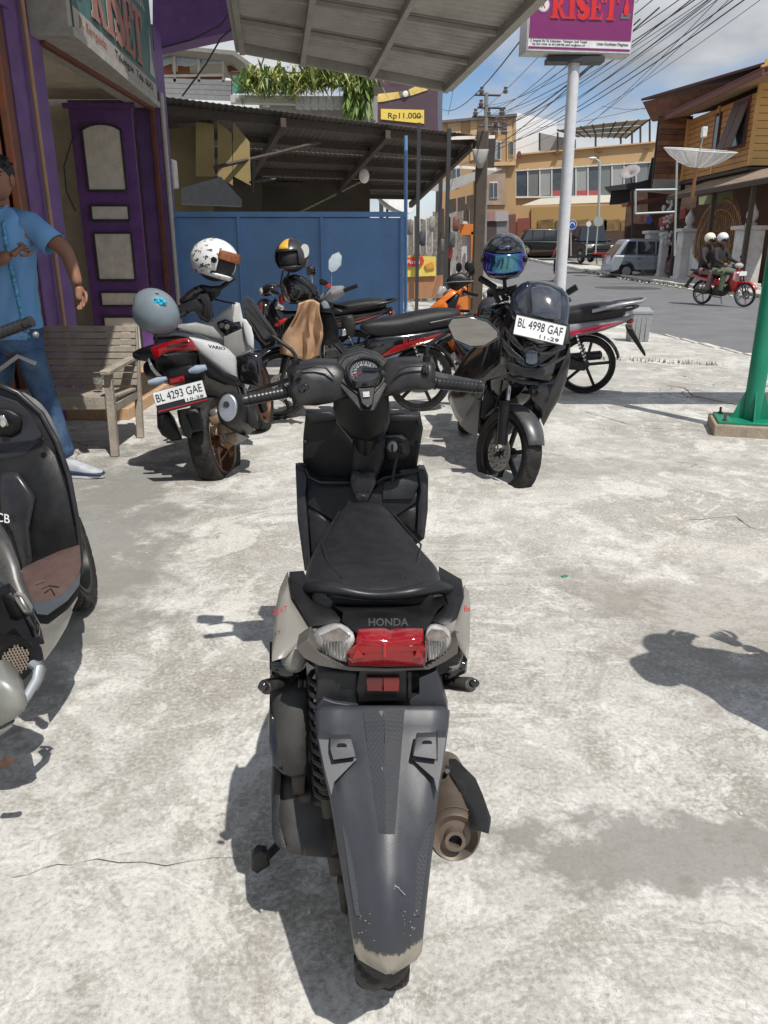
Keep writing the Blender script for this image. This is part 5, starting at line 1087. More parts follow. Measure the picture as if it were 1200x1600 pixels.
for pts in ([(260, 445), (320, 440), (315, 520), (265, 525)], [(290, 530), (345, 520), (345, 560), (290, 560)], [(370, 440), (412, 440), (412, 490), (370, 490)], [(410, 780), (470, 790), (476, 868), (425, 868)], [(455, 900), (500, 900), (500, 1040), (470, 1020)], [(340, 560), (400, 545), (400, 640), (340, 650)]):
    qp(he, 'engine_lug', ENG, z3(pts), 1.24, .06, .006)
for k in range(3): qt(he, 'hose', BLKD, [(470 + k * 9, 1062, 1.29), (463 + k * 10, 1120, 1.28), (470 + k * 8, 1190, 1.27), (478 + k * 6, 1240, 1.27)], .006, 8)
qt(he, 'side_stand', BLKD, [(452, 1300, 1.50), (430, 1325, 1.44), (404, 1352, 1.40)], .010, 10)
qp(he, 'stand_foot', BLKD, [(393, 1340), (403, 1330), (418, 1332), (422, 1352), (402, 1365), (393, 1360)], 1.37, .02, .004)
for pts, (u, v) in ((z2([(170, 812), (235, 800)]), (421, 1073)), (z2([(940, 815), (910, 830)]), (716, 1070))):
    pass
def peg(ua, va, ub, vb, Y):
    MB().tube([Q(ua, va, Y + .04), Q((ua * .6 + ub * .4), va * .6 + vb * .4, Y + .01), Q(ub, vb, Y - .02)], [.010, .0155, .0165], 12, True, .85).build('footpeg', M('peg_rubber', (.018, .017, .016), .45, dust=.25), he, bevel=.002)
peg(452, 1062, 413, 1074, 1.27); peg(690, 1066, 737, 1070, 1.27)
for u_, d_ in ((411, -1), (741, 1)): MB().ell(Q(u_, 1074 if d_ < 0 else 1068, 1.225), (.010, .006, .009), 10, 6).build('peg_cap', BLKG, he)
qt(he, 'peg_bracket', ENG, [(460, 1062, 1.32), (440, 1067, 1.29)], .014, 8); qt(he, 'peg_bracket', ENG, [(680, 1066, 1.32), (705, 1067, 1.29)], .014, 8)
# exhaust
EXH = M('heat_stained_steel', (.19, .155, .125), .42, metal=.55, var=.35, scale=9, dust=.6, dustcol=(.16, .09, .05), dscale=6)
E0 = Q(711, 1312, 1.14); E1 = Q(694, 1200, 1.46); ed = (E1 - E0).normalized()
MB().lathe([(0, .012), (.012, .012), (.016, -.002), (.018, -.004), (.019, 0), (.019, .012), (.030, .014), (.043, .006), (.0475, .012), (.0485, .03), (.0485, .10), (.0475, .104), (.0485, .108), (.0485, .26), (.04, .33), (.02, .38)], E0, ed, 40).build('muffler', EXH, he)
MB().cyl(E0 + ed * .0115, E0 + ed * .010, .013, 16).build('tail_pipe_bore', INK, he)
MB().lathe([(.0125, -.008), (.019, -.008), (.0195, .01), (.0125, .01)], E0, ed, 24).build('tail_pipe', EXH, he)
MB().lathe([(.0495, .026), (.051, .03), (.0495, .034)], E0, ed, 40).build('weld_band', EXH, he)
qp(he, 'heat_shield', BLKD, z3([(930, 385), (960, 385), (1010, 435), (1045, 470), (1075, 540), (1110, 640), (1100, 690), (1020, 665), (1008, 580), (985, 520), (945, 440)]), lambda u, v: 1.13 + (1290 - v) * .0022, .012, .012)
qt(he, 'shield_bolt', ENG, [(699, 1205, 1.3), (694, 1212, 1.34)], .005, 8)
qp(he, 'inner_fender', BLKM, [(494, 1045), (692, 1045), (690, 1112), (500, 1112)], 1.27, .04)
qt(he, 'shield_bolt', ALU, [(758, 1292, 1.16), (768, 1288, 1.165)], .004, 8) if False else None
# floor, shield and front
MB().rings([(1.9, -.045, .30, .13, .03, 4), (2.1, -.055, .29, .15, .03, 4), (2.35, -.07, .29, .16, .035, 4)], 20).build('floorboard', BLKM, he)
z1 = Zm(400, 480, 3.158)
YL = lambda u, v: 2.30 + (v - 740) * -.0007
qp(he, 'inner_box', BLKD, z1([(195, 790), (245, 788), (258, 830), (312, 860), (458, 862), (478, 920), (585, 920), (592, 860), (630, 835), (828, 800), (850, 850), (848, 1000), (832, 1145), (700, 1240), (400, 1260), (250, 1300), (225, 1200), (205, 1050)]), YL, .06, None, .006)
qp(he, 'shield_rim', GUN, z1([(195, 790), (240, 790), (250, 830), (240, 860), (252, 990), (270, 1300), (240, 1300), (205, 1050)]), lambda u, v: YL(u, v) - .03, .05, .006)
qp(he, 'shield_rim', GUN, z1([(800, 798), (830, 800), (850, 850), (848, 1000), (830, 1145), (795, 1120), (800, 980), (808, 860)]), lambda u, v: YL(u, v) - .03, .05, .006)
qp(he, 'knee_panel', BLKM, z1([(252, 850), (312, 865), (455, 868), (480, 925), (590, 925), (640, 860), (795, 850), (790, 960), (690, 1030), (560, 1085), (400, 1060), (255, 975)]), lambda u, v: YL(u, v) - .012, .02, .008)
qp(he, 'knee_panel', BLKM, z1([(256, 990), (390, 1070), (330, 1150), (270, 1230)]), lambda u, v: YL(u, v) - .016, .02, .006)
qp(he, 'knee_panel', BLKM, z1([(790, 980), (785, 1110), (740, 1080), (690, 1035)]), lambda u, v: YL(u, v) - .016, .02, .006)
qt(he, 'trim_edge', GUN, [(u, v, YL(u, v) - .03) for u, v in z1([(245, 800), (262, 838), (315, 864), (460, 866)])], .0035, 6)
qt(he, 'trim_edge', GUN, [(u, v, YL(u, v) - .03) for u, v in z1([(590, 866), (630, 842), (700, 828), (822, 806)])], .0035, 6)
qp(he, 'glove_lid', BLKD, z1([(628, 862), (690, 845), (800, 820), (806, 880), (770, 945), (628, 948)]), lambda u, v: YL(u, v) - .03, .016, .004)
hk = qp(he, 'bag_hook', GUN, z1([(475, 820), (585, 820), (592, 870), (560, 940), (522, 965), (490, 940), (462, 870)]), 2.235, .05, .006)
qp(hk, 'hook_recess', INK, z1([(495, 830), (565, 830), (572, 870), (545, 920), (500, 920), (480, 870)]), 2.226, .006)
qp(hk, 'hook_tip', GUN, z1([(490, 930), (560, 930), (545, 962), (505, 962)]), 2.20, .03, .003)
YU = lambda u, v: 2.36
qp(he, 'front_shield', BLKM, z1([(245, 522), (375, 518), (480, 660), (560, 700), (640, 640), (650, 532), (812, 530), (826, 600), (800, 760), (795, 800), (610, 858), (480, 860), (255, 845), (230, 760), (232, 640)]), YU, .06, None, .008)
qp(he, 'front_shield_lip', BLKD, z1([(245, 520), (375, 516), (400, 560), (260, 575)]), 2.33, .05, .006); qp(he, 'front_shield_lip', BLKD, z1([(655, 570), (808, 560), (812, 532), (655, 532)]), 2.33, .05, .006)
for (u, v) in ((242, 666), (800, 565), (798, 672)): p = z1([(u, v)])[0]; MB().ell(Q(*p, 2.352), (.007, .005, .007), 10, 6).build('screw_cap', INK, he)
qp(he, 'centre_tunnel', BLKM, z1([(485, 660), (560, 672), (640, 640), (630, 760), (600, 850), (585, 925), (480, 925), (468, 850)]), 2.28, .10, .012)
# ignition
ig = qp(he, 'ignition_panel', BLKD, z1([(622, 680), (640, 645), (720, 640), (755, 670), (760, 720), (735, 755), (650, 758), (622, 720)]), 2.315, .04, .006)
P = Q(*z1([(672, 690)])[0], 2.30); MB().lathe([(0, 0), (.014, 0), (.018, .003), (.018, .02)], P, (0, 1, 0), 20).build('key_ring', ALU, ig)
MB().box(P + Vector((0, -.02, 0)), (.006, .03, .02)).build('key', BLKM, ig); qp(ig, 'shutter_switch', GUN, z1([(700, 665), (730, 668), (742, 720), (705, 725)]), 2.30, .02, .003)
qt(he, 'key_tag', BLKM, [(*z1([(695, 740)])[0], 2.26), (*z1([(682, 800)])[0], 2.255), (*z1([(672, 865)])[0], 2.25)], .005, 6)
# neck
qp(he, 'steering_cover', BLKM, z1([(385, 430), (655, 430), (662, 560), (640, 620), (570, 662), (470, 650), (400, 570), (380, 500)]), lambda u, v: 2.13 + (v - 620) * .0008, .12, .02)
MB().tube([Q(574, 620, 2.22), Q(571, 700, 2.30), (Q(571, 700, 2.30).x - .01, 2.45, .35)], [.045, .035, .025], 14).build('steering_stem', BLKM, he)
# handlebar shells
hb = qp(he, 'handlebar_shell', M('handlebar_plastic', (.015, .0145, .016), .32, spec=.45, var=.2, scale=40, bump=.1, bscale=500, dust=.1), z1([(150, 305), (200, 285), (270, 272), (330, 268), (400, 272), (470, 330), (470, 430), (385, 470), (300, 486), (190, 486), (172, 420)]), lambda u, v: 2.12 + abs(u - 570) * -.0002 + (600 - v) * .0006, .07, .022)
hb2 = qp(he, 'handlebar_shell', M('handlebar_plastic', (.015, .0145, .016)), z1([(640, 272), (700, 262), (780, 260), (880, 274), (886, 330), (882, 400), (845, 412), (750, 412), (700, 432), (620, 445), (590, 350)]), lambda u, v: 2.12 + abs(u - 570) * -.0002 + (600 - v) * .0006, .07, .022)
qt(hb, 'shell_ridge', GUN, [(*p, 2.088) for p in z1([(225, 305), (290, 290), (345, 300), (385, 345)])], .003, 6)
qt(hb2, 'shell_ridge', GUN, [(*p, 2.088) for p in z1([(820, 290), (760, 290), (715, 305), (672, 350)])], .003, 6)
for pts in ([(178, 322), (215, 315), (222, 350), (190, 362)], [(208, 395), (245, 375), (262, 395), (240, 425), (212, 420)], [(195, 455), (265, 445), (275, 470), (205, 478)]): 
    s_ = qp(hb, 'switch', BLKG, z1(pts), 2.078, .02, .004)
s_ = qp(hb2, 'switch', BLKG, z1([(822, 288), (852, 288), (855, 328), (822, 326)]), 2.085, .02, .004)
qp(he, 'handlebar_flange', BLKM, z1([(148, 305), (160, 302), (195, 486), (185, 490), (170, 430)]), 2.09, .1, .003)
ds_ = qp(he, 'dash_cover', GUN, z1([(385, 285), (430, 232), (520, 206), (600, 232), (655, 275), (668, 350), (582, 512), (515, 512), (385, 360)]), lambda u, v: 2.10 + (600 - v) * .0014, .05, None, .004)
qp(ds_, 'dash_panel', BLKM, z1([(405, 300), (440, 250), (520, 222), (590, 245), (640, 290), (648, 345), (575, 440), (510, 440), (405, 355)]), lambda u, v: 2.094 + (600 - v) * .0014, .01, None, .002)
qp(ds_, 'dash_chin', BLKM, z1([(500, 395), (590, 395), (578, 475), (552, 500), (520, 475)]), lambda u, v: 2.08 + (600 - v) * .0014, .02, None, .003)
qp(ds_, 'white_label', M('label_grey', (.38, .39, .38), .5, var=.3, scale=90), z1([(527, 418), (559, 416), (561, 442), (529, 444)]), lambda u, v: 2.074 + (600 - v) * .0014, .003)
gc = Q(*z1([(535, 328)])[0], 2.115); gax = Vector((0, -.62, .78)).normalized()
MB().lathe([(.0, .004), (.043, .004), (.0435, .016), (.048, .018), (.053, .012), (.054, -.01)], gc, gax, 40).build('speedometer', BLKG, ds_)
MB().lathe([(0, .006), (.042, .006)], gc, gax, 36).build('dial_face', M('dial_face', (.03, .032, .036), .3), ds_)
gx_ = Vector((1, 0, 0)); gy_ = gax.cross(gx_).normalized()
mb = MB()
for k in range(21):
    a = R(215 - k * 11); d = gx_ * math.cos(a) + gy_ * math.sin(a); L = .008 if k % 2 == 0 else .004; mb.bar(gc + gax * .0075 + d * (.038 - L), gc + gax * .0075 + d * .038, .0012, .0008, gax)
mb.build('dial_ticks', PLATE, ds_)
for k in range(8):
    a = R(215 - k * 26); d = gx_ * math.cos(a) + gy_ * math.sin(a); text(ds_, 'dial_number', PLATE, str(k * 20), gc + gax * .008 + d * .0255, gx_, gy_, .0055, None, .0004)
MB().bar(gc + gax * .009, gc + gax * .009 + (gx_ * math.cos(R(215)) + gy_ * math.sin(R(215))) * .034, .002, .001, gax).build('needle', REDP, ds_)
MB().box(gc + gax * .010 + gx_ * .02 + gy_ * .004, (.05, .014, .006), gax.to_track_quat('Z', 'Y').to_matrix()).build('dial_display', BLKG, ds_)
MB().lathe([(0, .0145), (.044, .0145)], gc, gax, 36).build('dial_glass', M('dial_glass', (.9, .9, .9), .03, var=0, trans=1, alpha=.25), ds_)
def grip(root, P0, P1, r, name='grip'):
    P0, P1 = Vector(P0), Vector(P1); d = (P1 - P0).normalized(); L = (P1 - P0).length; prof = [(0, 0), (r * 1.15, 0), (r * 1.15, .008), (r * .9, .010)]
    for k in range(9): t_ = .012 + (L * .8 - .012) * k / 9; prof += [(r, t_), (r, t_ + L * .06), (r * .93, t_ + L * .065)]
    prof += [(r * 1.05, L * .82), (r * 1.05, L * .86), (r * .8, L * .87), (r * .95, L * .9), (r * .95, L), (r * .5, L * 1.01), (0, L * 1.01)]
    return MB().lathe(prof, P0, d, 20).build(name, BLKG if 0 else M('grip_rubber', (.02, .02, .021), .35, var=.2), root)
grip(he, Q(678, 598, 2.13), Q(756, 606, 2.11), .0165); grip(he, Q(455, 611, 2.13), Q(380, 626, 2.11), .0165)
qt(he, 'brake_lever', ALU, [(672, 583, 2.19), (700, 588, 2.22), (752, 598, 2.2)], [.008, .006, .005], 8); qt(he, 'brake_lever', BLKM, [(462, 590, 2.19), (430, 600, 2.22), (385, 612, 2.2)], [.008, .006, .005], 8)
# mirrors
mr_ = qp(he, 'mirror_housing', BLKG, z1([(942, 88), (966, 50), (1060, 44), (1142, 66), (1200, 118), (1200, 154), (1132, 196), (1060, 200), (970, 164)]), 2.13, .035, None, .006)
qp(mr_, 'mirror_glass', MIR, z1([(950, 92), (970, 58), (1060, 52), (1138, 74), (1191, 122), (1190, 148), (1128, 187), (1060, 192), (978, 158)]), 2.1285, .003, None)
qt(he, 'mirror_stem', BLKM, [(667, 566, 2.13), (667, 545, 2.14), (672, 537, 2.145), (699, 519, 2.15), (712, 515, 2.15)], .0055, 10)
MB().cyl(Q(667, 568, 2.13), Q(667, 556, 2.13), .011, 12).build('mirror_boot', BLKM, he)
z5 = Zm(380, 340, 3.75); z4 = Zm(180, 340, 3.721)
qp(he, 'mirror_housing', BLKG, [(381, 466), (387, 464), (394, 468), (433, 524), (428, 531), (416, 536), (408, 533), (385, 500), (379, 485)], lambda u, v: 2.13 + (u - 400) * .001, .04, .008)
qt(he, 'mirror_stem', BLKM, [(461, 572, 2.13), (462, 556, 2.14), (455, 546, 2.145), (430, 528, 2.15), (420, 522, 2.16)], .0055, 10)
MB().cyl(Q(461, 575, 2.13), Q(462, 562, 2.13), .011, 12).build('mirror_boot', BLKM, he)
# front of the scooter, beyond the handlebar
MB().rings([(2.40, -.07, .74, .15, .09, 2.4), (2.48, -.075, .70, .17, .13, 2.2), (2.58, -.08, .66, .10, .12, 2)], 22).build('front_fairing', TAUPE if 0 else BLKG, he, sub=1)
MB().rings([(2.36, -.07, .62, .17, .22, 3), (2.46, -.075, .60, .13, .2, 2.5), (2.54, -.08, .60, .06, .14, 2.2)], 22).build('leg_shield', BLKG, he, sub=1)
MB().lathe([(.30, -.055), (.315, -.03), (.32, 0), (.315, .03), (.30, .055)], (HX0 - .085, 2.5, .27), (1, .03, 0), 20, R(150), R(330)).build('front_fender', BLKG, he, solid=.005)
# ---------------------------------------------------------------- simple bikes in their own space: x forward, y left, z up, rear axle over x = 0
def arc(c, f, s, r, a0, a1, hw):
    c = Vector(c); rows = []
    for i in range(19):
        a = R(a0 + (a1 - a0) * i / 18); d = f * math.cos(a) + Vector((0, 0, 1)) * math.sin(a); rows.append([c + d * (r + .04 - .025 * (j / 3 - 1) ** 2) + s * (hw * (j / 3 - 1)) for j in range(7)])
    return MB().loft(rows, False, False)
def bike(label, loc, head, lean, body, accent, kind='scooter', group=None, steer=0, rim=None, tail=None, seatmat=None, sk=1.0):
    t = thing('motorbike' if kind != 'scooter' else 'scooter', label, 'motorbike' if kind != 'scooter' else 'scooter', loc, (-R(lean), 0, R(head)), group)
    r = .275 if kind == 'scooter' else .292; tw = .09 if kind == 'scooter' else .075; rim = rim or BLKM; tail = tail or body; bm_ = wm(t)
    wb = 1.26
    def W(p): return bm_ @ Vector(p)
    ax = bm_.to_3x3() @ Vector((0, 1, 0))
    ns = 5
    def B(mb, name, mat, sub=0, **k): return mb.build(name, mat, t, world=False, sub=sub, **k)
    wheel(t, W((0, 0, r)), r, tw, ax, spokes=ns, rim_col=rim, groove=kind == 'scooter')
    st = R(steer); ax2 = bm_.to_3x3() @ Vector((-math.sin(st), math.cos(st), 0))
    wheel(t, W((wb, 0, r)), r, tw * .9, ax2, spokes=ns, rim_col=rim, disc=.05)
    # seat
    B(MB().rings([(-.34, 0, .83, .05, .025 * sk), (-.30, 0, .83, .10, .055 * sk), (-.12, 0, .82, .13, .068 * sk), (.1, 0, .785, .135, .07 * sk), (.25, 0, .755, .13, .065 * sk), (.42, 0, .75, .10, .06 * sk), (.52, 0, .755, .06, .045), (.56, 0, .76, .03, .02)], 20, ax='x'), 'seat', seatmat or SEATM, 1)
    # tail body
    B(MB().rings([(-.42, 0, .78, .03, .015), (-.34, 0, .76, .09, .04), (-.15, 0, .70, .13, .07), (.1, 0, .66, .145, .08), (.3, 0, .62, .14, .11), (.45, 0, .58, .10, .13), (.55, 0, .54, .05, .1)], 20, ax='x'), 'tail_body', tail, 1)
    for s in (-1, 1):
        mb = MB(); mb.pillow([(-.30, s * .105, .735), (-.05, s * .148, .70), (.28, s * .15, .62), (.42, s * .12, .52), (.2, s * .15, .60), (-.05, s * .15, .655)], (0, -s * .02, 0), .006); B(mb, 'side_stripe', accent)
    B(MB().tube([(-.02, .13, .80), (-.2, .13, .83), (-.38, .10, .86), (-.44, 0, .87), (-.38, -.10, .86), (-.2, -.13, .83), (-.02, -.13, .80)], .014, 10), 'grab_rail', GUN)
    B(MB().rings([(-.42, 0, .735, .03, .015), (-.39, 0, .735, .07, .028), (-.34, 0, .74, .08, .03)], 14, ax='x'), 'tail_lamp', REDL, 1)
    for s in (-1, 1): B(MB().tube([(-.36, s * .08, .70), (-.38, s * .14, .70), (-.39, s * .19, .70)], [.010, .018, .012], 10), 'turn_signal', M('smoked_amber', (.25, .10, .02), .2))
    B(MB().prism([(-.34, .07, .69), (-.40, .075, .68), (-.56, .06, .42), (-.55, .05, .40), (-.5, .05, .46), (-.36, .06, .64)], (0, -.13, 0)), 'rear_fender', BLKD, bevel=.006)
    if kind != 'scooter': B(arc((0, 0, r), Vector((1, 0, 0)), Vector((0, 1, 0)), r, 60, 165, .05), 'mud_guard', BLKD, solid=.005)
    # engine
    if kind == 'scooter':
        B(MB().prism([(-.10, .10, .22), (.10, .10, .16), (.42, .10, .22), (.46, .10, .34), (.1, .10, .40), (-.08, .10, .36)], (0, .08, 0)), 'belt_case', ENG, bevel=.02)
        B(MB().rings([(.3, 0, .34, .11, .1), (.5, 0, .34, .10, .1)], 14, ax='x'), 'engine_block', ENG)
        B(MB().prism([(.40, -.17, .30), (.95, -.15, .29), (1.0, -.13, .36), (.95, -.15, .335), (.45, -.17, .345), (.42, -.16, .5)], (0, .32, 0)), 'floorboard', BLKM, bevel=.01)
    else:
        B(MB().rings([(.38, 0, .35, .11, .11, 4), (.62, 0, .35, .12, .12, 4), (.74, 0, .37, .06, .08, 4)], 16, ax='x'), 'engine_block', ENG)
        mb = MB()
        for k in range(7): mb.box((.84 - k * .018, 0, .42 + k * .004), (.006, .13, .13))
        B(mb, 'cylinder_fins', ENG)
        B(MB().prism([(-.02, .06, .33), (.45, .09, .38), (.47, .09, .28), (0, .06, .25)], (0, .035, 0)), 'chain_case', BLKD, bevel=.01)
        B(MB().tube([(.3, 0, .62), (.7, 0, .56), (.98, 0, .88)], .04, 10), 'frame_tube', body)
        for s in (-1, 1): B(MB().tube([(0, s * .07, r), (.42, s * .07, .33)], .018, 8), 'swingarm', GUN)
    for s in ((-1, 1) if kind != 'scooter' else (1,)):
        mb = MB(); a, b_ = Vector((-.0, s * .105, .34)), Vector((.12, s * .12, .64)); n_ = 9
        mb.tube([a + (b_ - a) * (k / 72) + Vector((math.cos(k * .785) * .02, math.sin(k * .785) * .02, 0)) for k in range(73)], .005, 5); B(mb, 'shock_spring', BLKD)
        B(MB().cyl(a, b_, .011, 8), 'shock_damper', CHR)
    B(MB().lathe([(.0, 0), (.015, 0), (.03, .004), (.045, .02), (.045, .34), (.02, .44)], (-.16, -.15, .36), (1, .02, -.12), 20), 'muffler', M('dark_muffler', (.05, .05, .05), .4, metal=.5, dust=.4))
    B(MB().tube([(.26, -.14, .31), (.45, -.12, .22), (.62, -.05, .2)], .014, 8), 'exhaust_pipe', EXH)
    for s in (-1, 1): B(MB().tube([(.32, s * .1, .33), (.32, s * .25, .33)], .014, 8), 'footpeg', BLKM)
    B(MB().tube([(.5, .10, .22), (.44, .22, .03), (.47, .25, .01)], .009, 8), 'side_stand', BLKD)
    # front
    B(MB().rings([(.86, 0, .60, .05, .16, 2.4), (.93, 0, .60, .185, .27, 3), (1.0, 0, .62, .17, .27, 2.6), (1.06, 0, .66, .12, .2, 2.2), (1.10, 0, .70, .05, .08, 2)], 22, ax='x'), 'leg_shield', body, 1)
    for s in (-1, 1):
        mb = MB(); mb.pillow([(1.0, s * .165, .86), (1.10, s * .06, .80), (1.12, s * .02, .66), (1.05, s * .12, .60), (.99, s * .18, .66)], (-.01, -s * .03, 0), .012); B(mb, 'front_panel', accent)
        B(MB().ell((1.06, s * .10, .80), (.03, .045, .022), 12, 8), 'turn_signal', AMB if kind != 'scooter' else CLRL)
    fk = []
    for s in (-1, 1): fk.append(((wb - .0, s * .055, r), (wb - .16, s * .05, .78)))
    for a, b_ in fk: B(MB().tube([a, b_], .017, 10), 'fork_leg', GUN)
    B(arc((wb, 0, r), Vector((math.cos(st), math.sin(st), 0)), Vector((-math.sin(st), math.cos(st), 0)), r, 25, 150, .05), 'front_fender', body, solid=.006)
    # handlebar in a turned frame
    hm = Matrix.Translation((.90, 0, .97)) @ Matrix.Rotation(st, 4, 'Z')
    def Hh(mb, name, mat, sub=0, **k): mb.xf(hm); return B(mb, name, mat, sub, **k)
    Hh(MB().rings([(-.07, 0, .0, .07, .035), (-.03, 0, .01, .13, .06), (.05, 0, .0, .12, .07), (.12, 0, -.02, .07, .05)], 20, ax='x'), 'handlebar_cowl', body if kind == 'scooter' else BLKG, 1)
    Hh(MB().ell((.11, 0, -.015), (.035, .075, .04), 18, 10), 'headlamp', CLRL)
    Hh(MB().ell((-.03, 0, .05), (.06, .07, .018), 18, 8), 'gauge', GUN)
    for s in (-1, 1):
        Hh(MB().tube([(0, s * .08, 0), (-.03, s * .2, .0), (-.05, s * .22, .0)], [.03, .022, .018], 10), 'handlebar_arm', GUN)
        mb = MB().tube([(-.035, s * .2, 0), (-.07, s * .35, 0)], .0165, 12); Hh(mb, 'grip', BLKM)
        Hh(MB().tube([(.02, s * .19, 0), (.01, s * .26, -.01), (-.02, s * .35, -.02)], .006, 6), 'brake_lever', ALU)
    t['_hm'] = 1; del t['_hm']
    def mirror(s, mat=BLKM, glass=MIR, hgt=.22):
        m_ = Hh(MB().rings([(-.05, s * .24, hgt, .045, .03), (-.035, s * .24, hgt, .065, .05, 2.3), (-.015, s * .24, hgt, .05, .038)], 18, ax='x'), 'mirror_housing', mat)
        mb = MB().rings([(-.0505, s * .24, hgt, .055, .04, 2.3), (-.0515, s * .24, hgt, .055, .04, 2.3)], 18, ax='x'); mb.xf(hm); o = mb.build('mirror_glass', glass, t, world=False)
        Hh(MB().tube([(-.02, s * .17, .02), (-.02, s * .18, .12), (-.025, s * .22, hgt - .02)], .006, 8), 'mirror_stem', mat)
    return t, mirror, B, Hh, W
# ---- behind the black and grey scooter: black bike with red lettering and tan cloth
Pb = Gd(655, 628)
t, mir, B, Hh, W = bike('black motorbike with red markings and a tan cloth on its handlebar, facing left', (Pb.x - .02, 6.85, 0), 196, 5, BLKG, REDP, 'bebek', steer=14, sk=1.35)
mir(-1, CHR)
for s in (1, -1): text(t, 'lettering', REDP, 'REVO', W((.12, s * .158, .665)), (wm(t).to_3x3() @ Vector((-s, 0, .12))), (0, 0, 1), .035, .2, .003)
tb_ = t; wB = W
B(MB().box((1.08, .0, .70), (.05, .26, .02)), 'red_emblem', REDP)
cl = MB(); rows = []
for i in range(25):
    a = i / 24; row = []
    for j in range(11):
        b_ = j / 10; fold = .022 * math.sin(b_ * 17 + a * 2.2) + .012 * math.sin(b_ * 31 - a * 5); u_ = 484 + (b_ - .5) * (34 + 18 * a) + 3 * math.sin(a * 7 + b_ * 4) - 8 * a - (14 * a * max(0, .35 - b_) * 3); v_ = 474 + a * (92 - 26 * abs(b_ - .55)) - 6 * math.sin(b_ * 3.1) * (1 - a); row.append(Q(u_, v_, 6.0 + fold * 1.6 + .05 * a))
    rows.append(row)
cl.loft(rows, False, False)
sset(cl.build('cloth', M('tan_cloth', (.50, .32, .19), .9, var=.12, scale=12, bump=.3, bscale=200), None, smooth=80, solid=.008), 'crumpled tan cloth draped over the black motorbike handlebar', 'cloth')
tb_.scale = (1.0, 1.0, 1.0)
yB = 6.22
qp(tb_, 'handlebar_cowl', BLKG, z5([(222, 385), (240, 350), (300, 332), (350, 345), (400, 375), (435, 420), (440, 470), (400, 500), (330, 508), (270, 505), (235, 450)]), lambda u, v: yB, .16, .05)
qp(tb_, 'cowl_ridge', GUN, z5([(300, 335), (345, 350), (420, 425), (400, 432), (330, 375), (290, 350)]), lambda u, v: yB - .045, .01, .004)
lp = qp(tb_, 'headlamp', CHR, z5([(218, 385), (240, 378), (280, 410), (302, 450), (298, 490), (270, 500), (240, 480), (222, 430)]), lambda u, v: yB - .01, .05, .012)
qp(lp, 'lamp_glass', M('lamp_bronze_glass', (.13, .09, .07), .12, coat=.5), z5([(228, 400), (245, 392), (272, 418), (288, 455), (284, 482), (265, 487), (245, 468), (232, 432)]), lambda u, v: yB - .024, .01, .006)
qp(tb_, 'red_lamp', REDP, z5([(206, 460), (222, 448), (246, 462), (250, 490), (232, 508), (210, 500)]), yB, .05, .012)
qp(tb_, 'lamp_reflector', CHR, z5([(180, 510), (205, 490), (240, 515), (252, 540), (220, 545), (190, 535)]), yB + .02, .03, .01)
qp(tb_, 'front_fairing', BLKG, z5([(190, 470), (215, 500), (250, 545), (320, 545), (330, 600), (280, 660), (250, 760), (200, 740), (170, 640), (140, 590), (150, 520)]), yB + .1, .12, .04)
qp(tb_, 'fairing_flash', REDP, z5([(178, 632), (215, 600), (262, 588), (240, 615), (200, 640)]), yB + .03, .02, .004)
qp(tb_, 'gauge', GUN, z5([(440, 500), (470, 470), (510, 485), (535, 530), (520, 560), (450, 550)]), yB + .05, .10, .02)
qp(tb_, 'gauge_face', M('gauge_glass', (.25, .27, .3), .1), z5([(455, 500), (475, 485), (500, 500), (512, 530), (470, 535)]), yB + .02, .01, .004)
qp(tb_, 'inner_shield', BLKM, z5([(440, 550), (520, 555), (545, 600), (560, 660), (560, 730), (500, 755), (460, 740)]), yB + .16, .12, .02)
qp(tb_, 'glove_lid', BLKD, z5([(575, 580), (640, 572), (660, 640), (650, 700), (600, 690), (575, 640)]), yB + .35, .1, .02)
qp(tb_, 'lock_plate', CHR, z5([(570, 655), (600, 652), (605, 690), (575, 695)]), yB + .3, .02, .004)
MB().tube(qpts(z5([(480, 480, yB + .1), (540, 440, yB + .02), (590, 420, yB)]), 0), [.05, .055, .03], 14).build('handlebar_arm', M('silver_grey_bike', (.24, .24, .25)), tb_)
grip(tb_, Q(*z5([(580, 432)])[0], yB), Q(*z5([(672, 398)])[0], yB - .05), .017)
qt(tb_, 'mirror_stem', CHR, z5([(515, 410, yB + .05), (516, 350, yB + .06), (520, 310, yB + .06)]), .005, 8)
qp(tb_, 'mirror_housing', CHR, z5([(498, 250), (520, 215), (560, 200), (580, 225), (575, 280), (545, 312), (515, 322), (498, 300)]), yB + .05, .02, None, .003)
qp(tb_, 'mirror_glass', M('sky_mirror', (.55, .66, .80), .05, metal=.8), z5([(502, 252), (523, 220), (558, 206), (574, 228), (569, 278), (543, 306), (516, 315), (503, 298)]), yB + .047, .003)
qp(tb_, 'brake_reservoir', BLKM, z5([(445, 365), (480, 355), (500, 385), (480, 400), (450, 390)]), yB + .05, .04, .006); qp(tb_, 'switch', REDP, z5([(485, 392), (512, 390), (514, 412), (487, 414)]), yB, .03, .003)
qt(tb_, 'mirror_stem', BLKM, [(445, 440, yB + .1), (452, 425, yB + .06), (456, 405, yB + .02)], .006, 8)
# ---- black scooter behind, tail to the right, by the blue fence
P = Q(600, 480, 8.9)
bike('black scooter mostly hidden behind, with its tail against the blue fence', (P.x - .30, 8.6, 0), 176, 4, BLKG, M('brown_red_stripe', (.16, .05, .04), .4), 'scooter', steer=10)
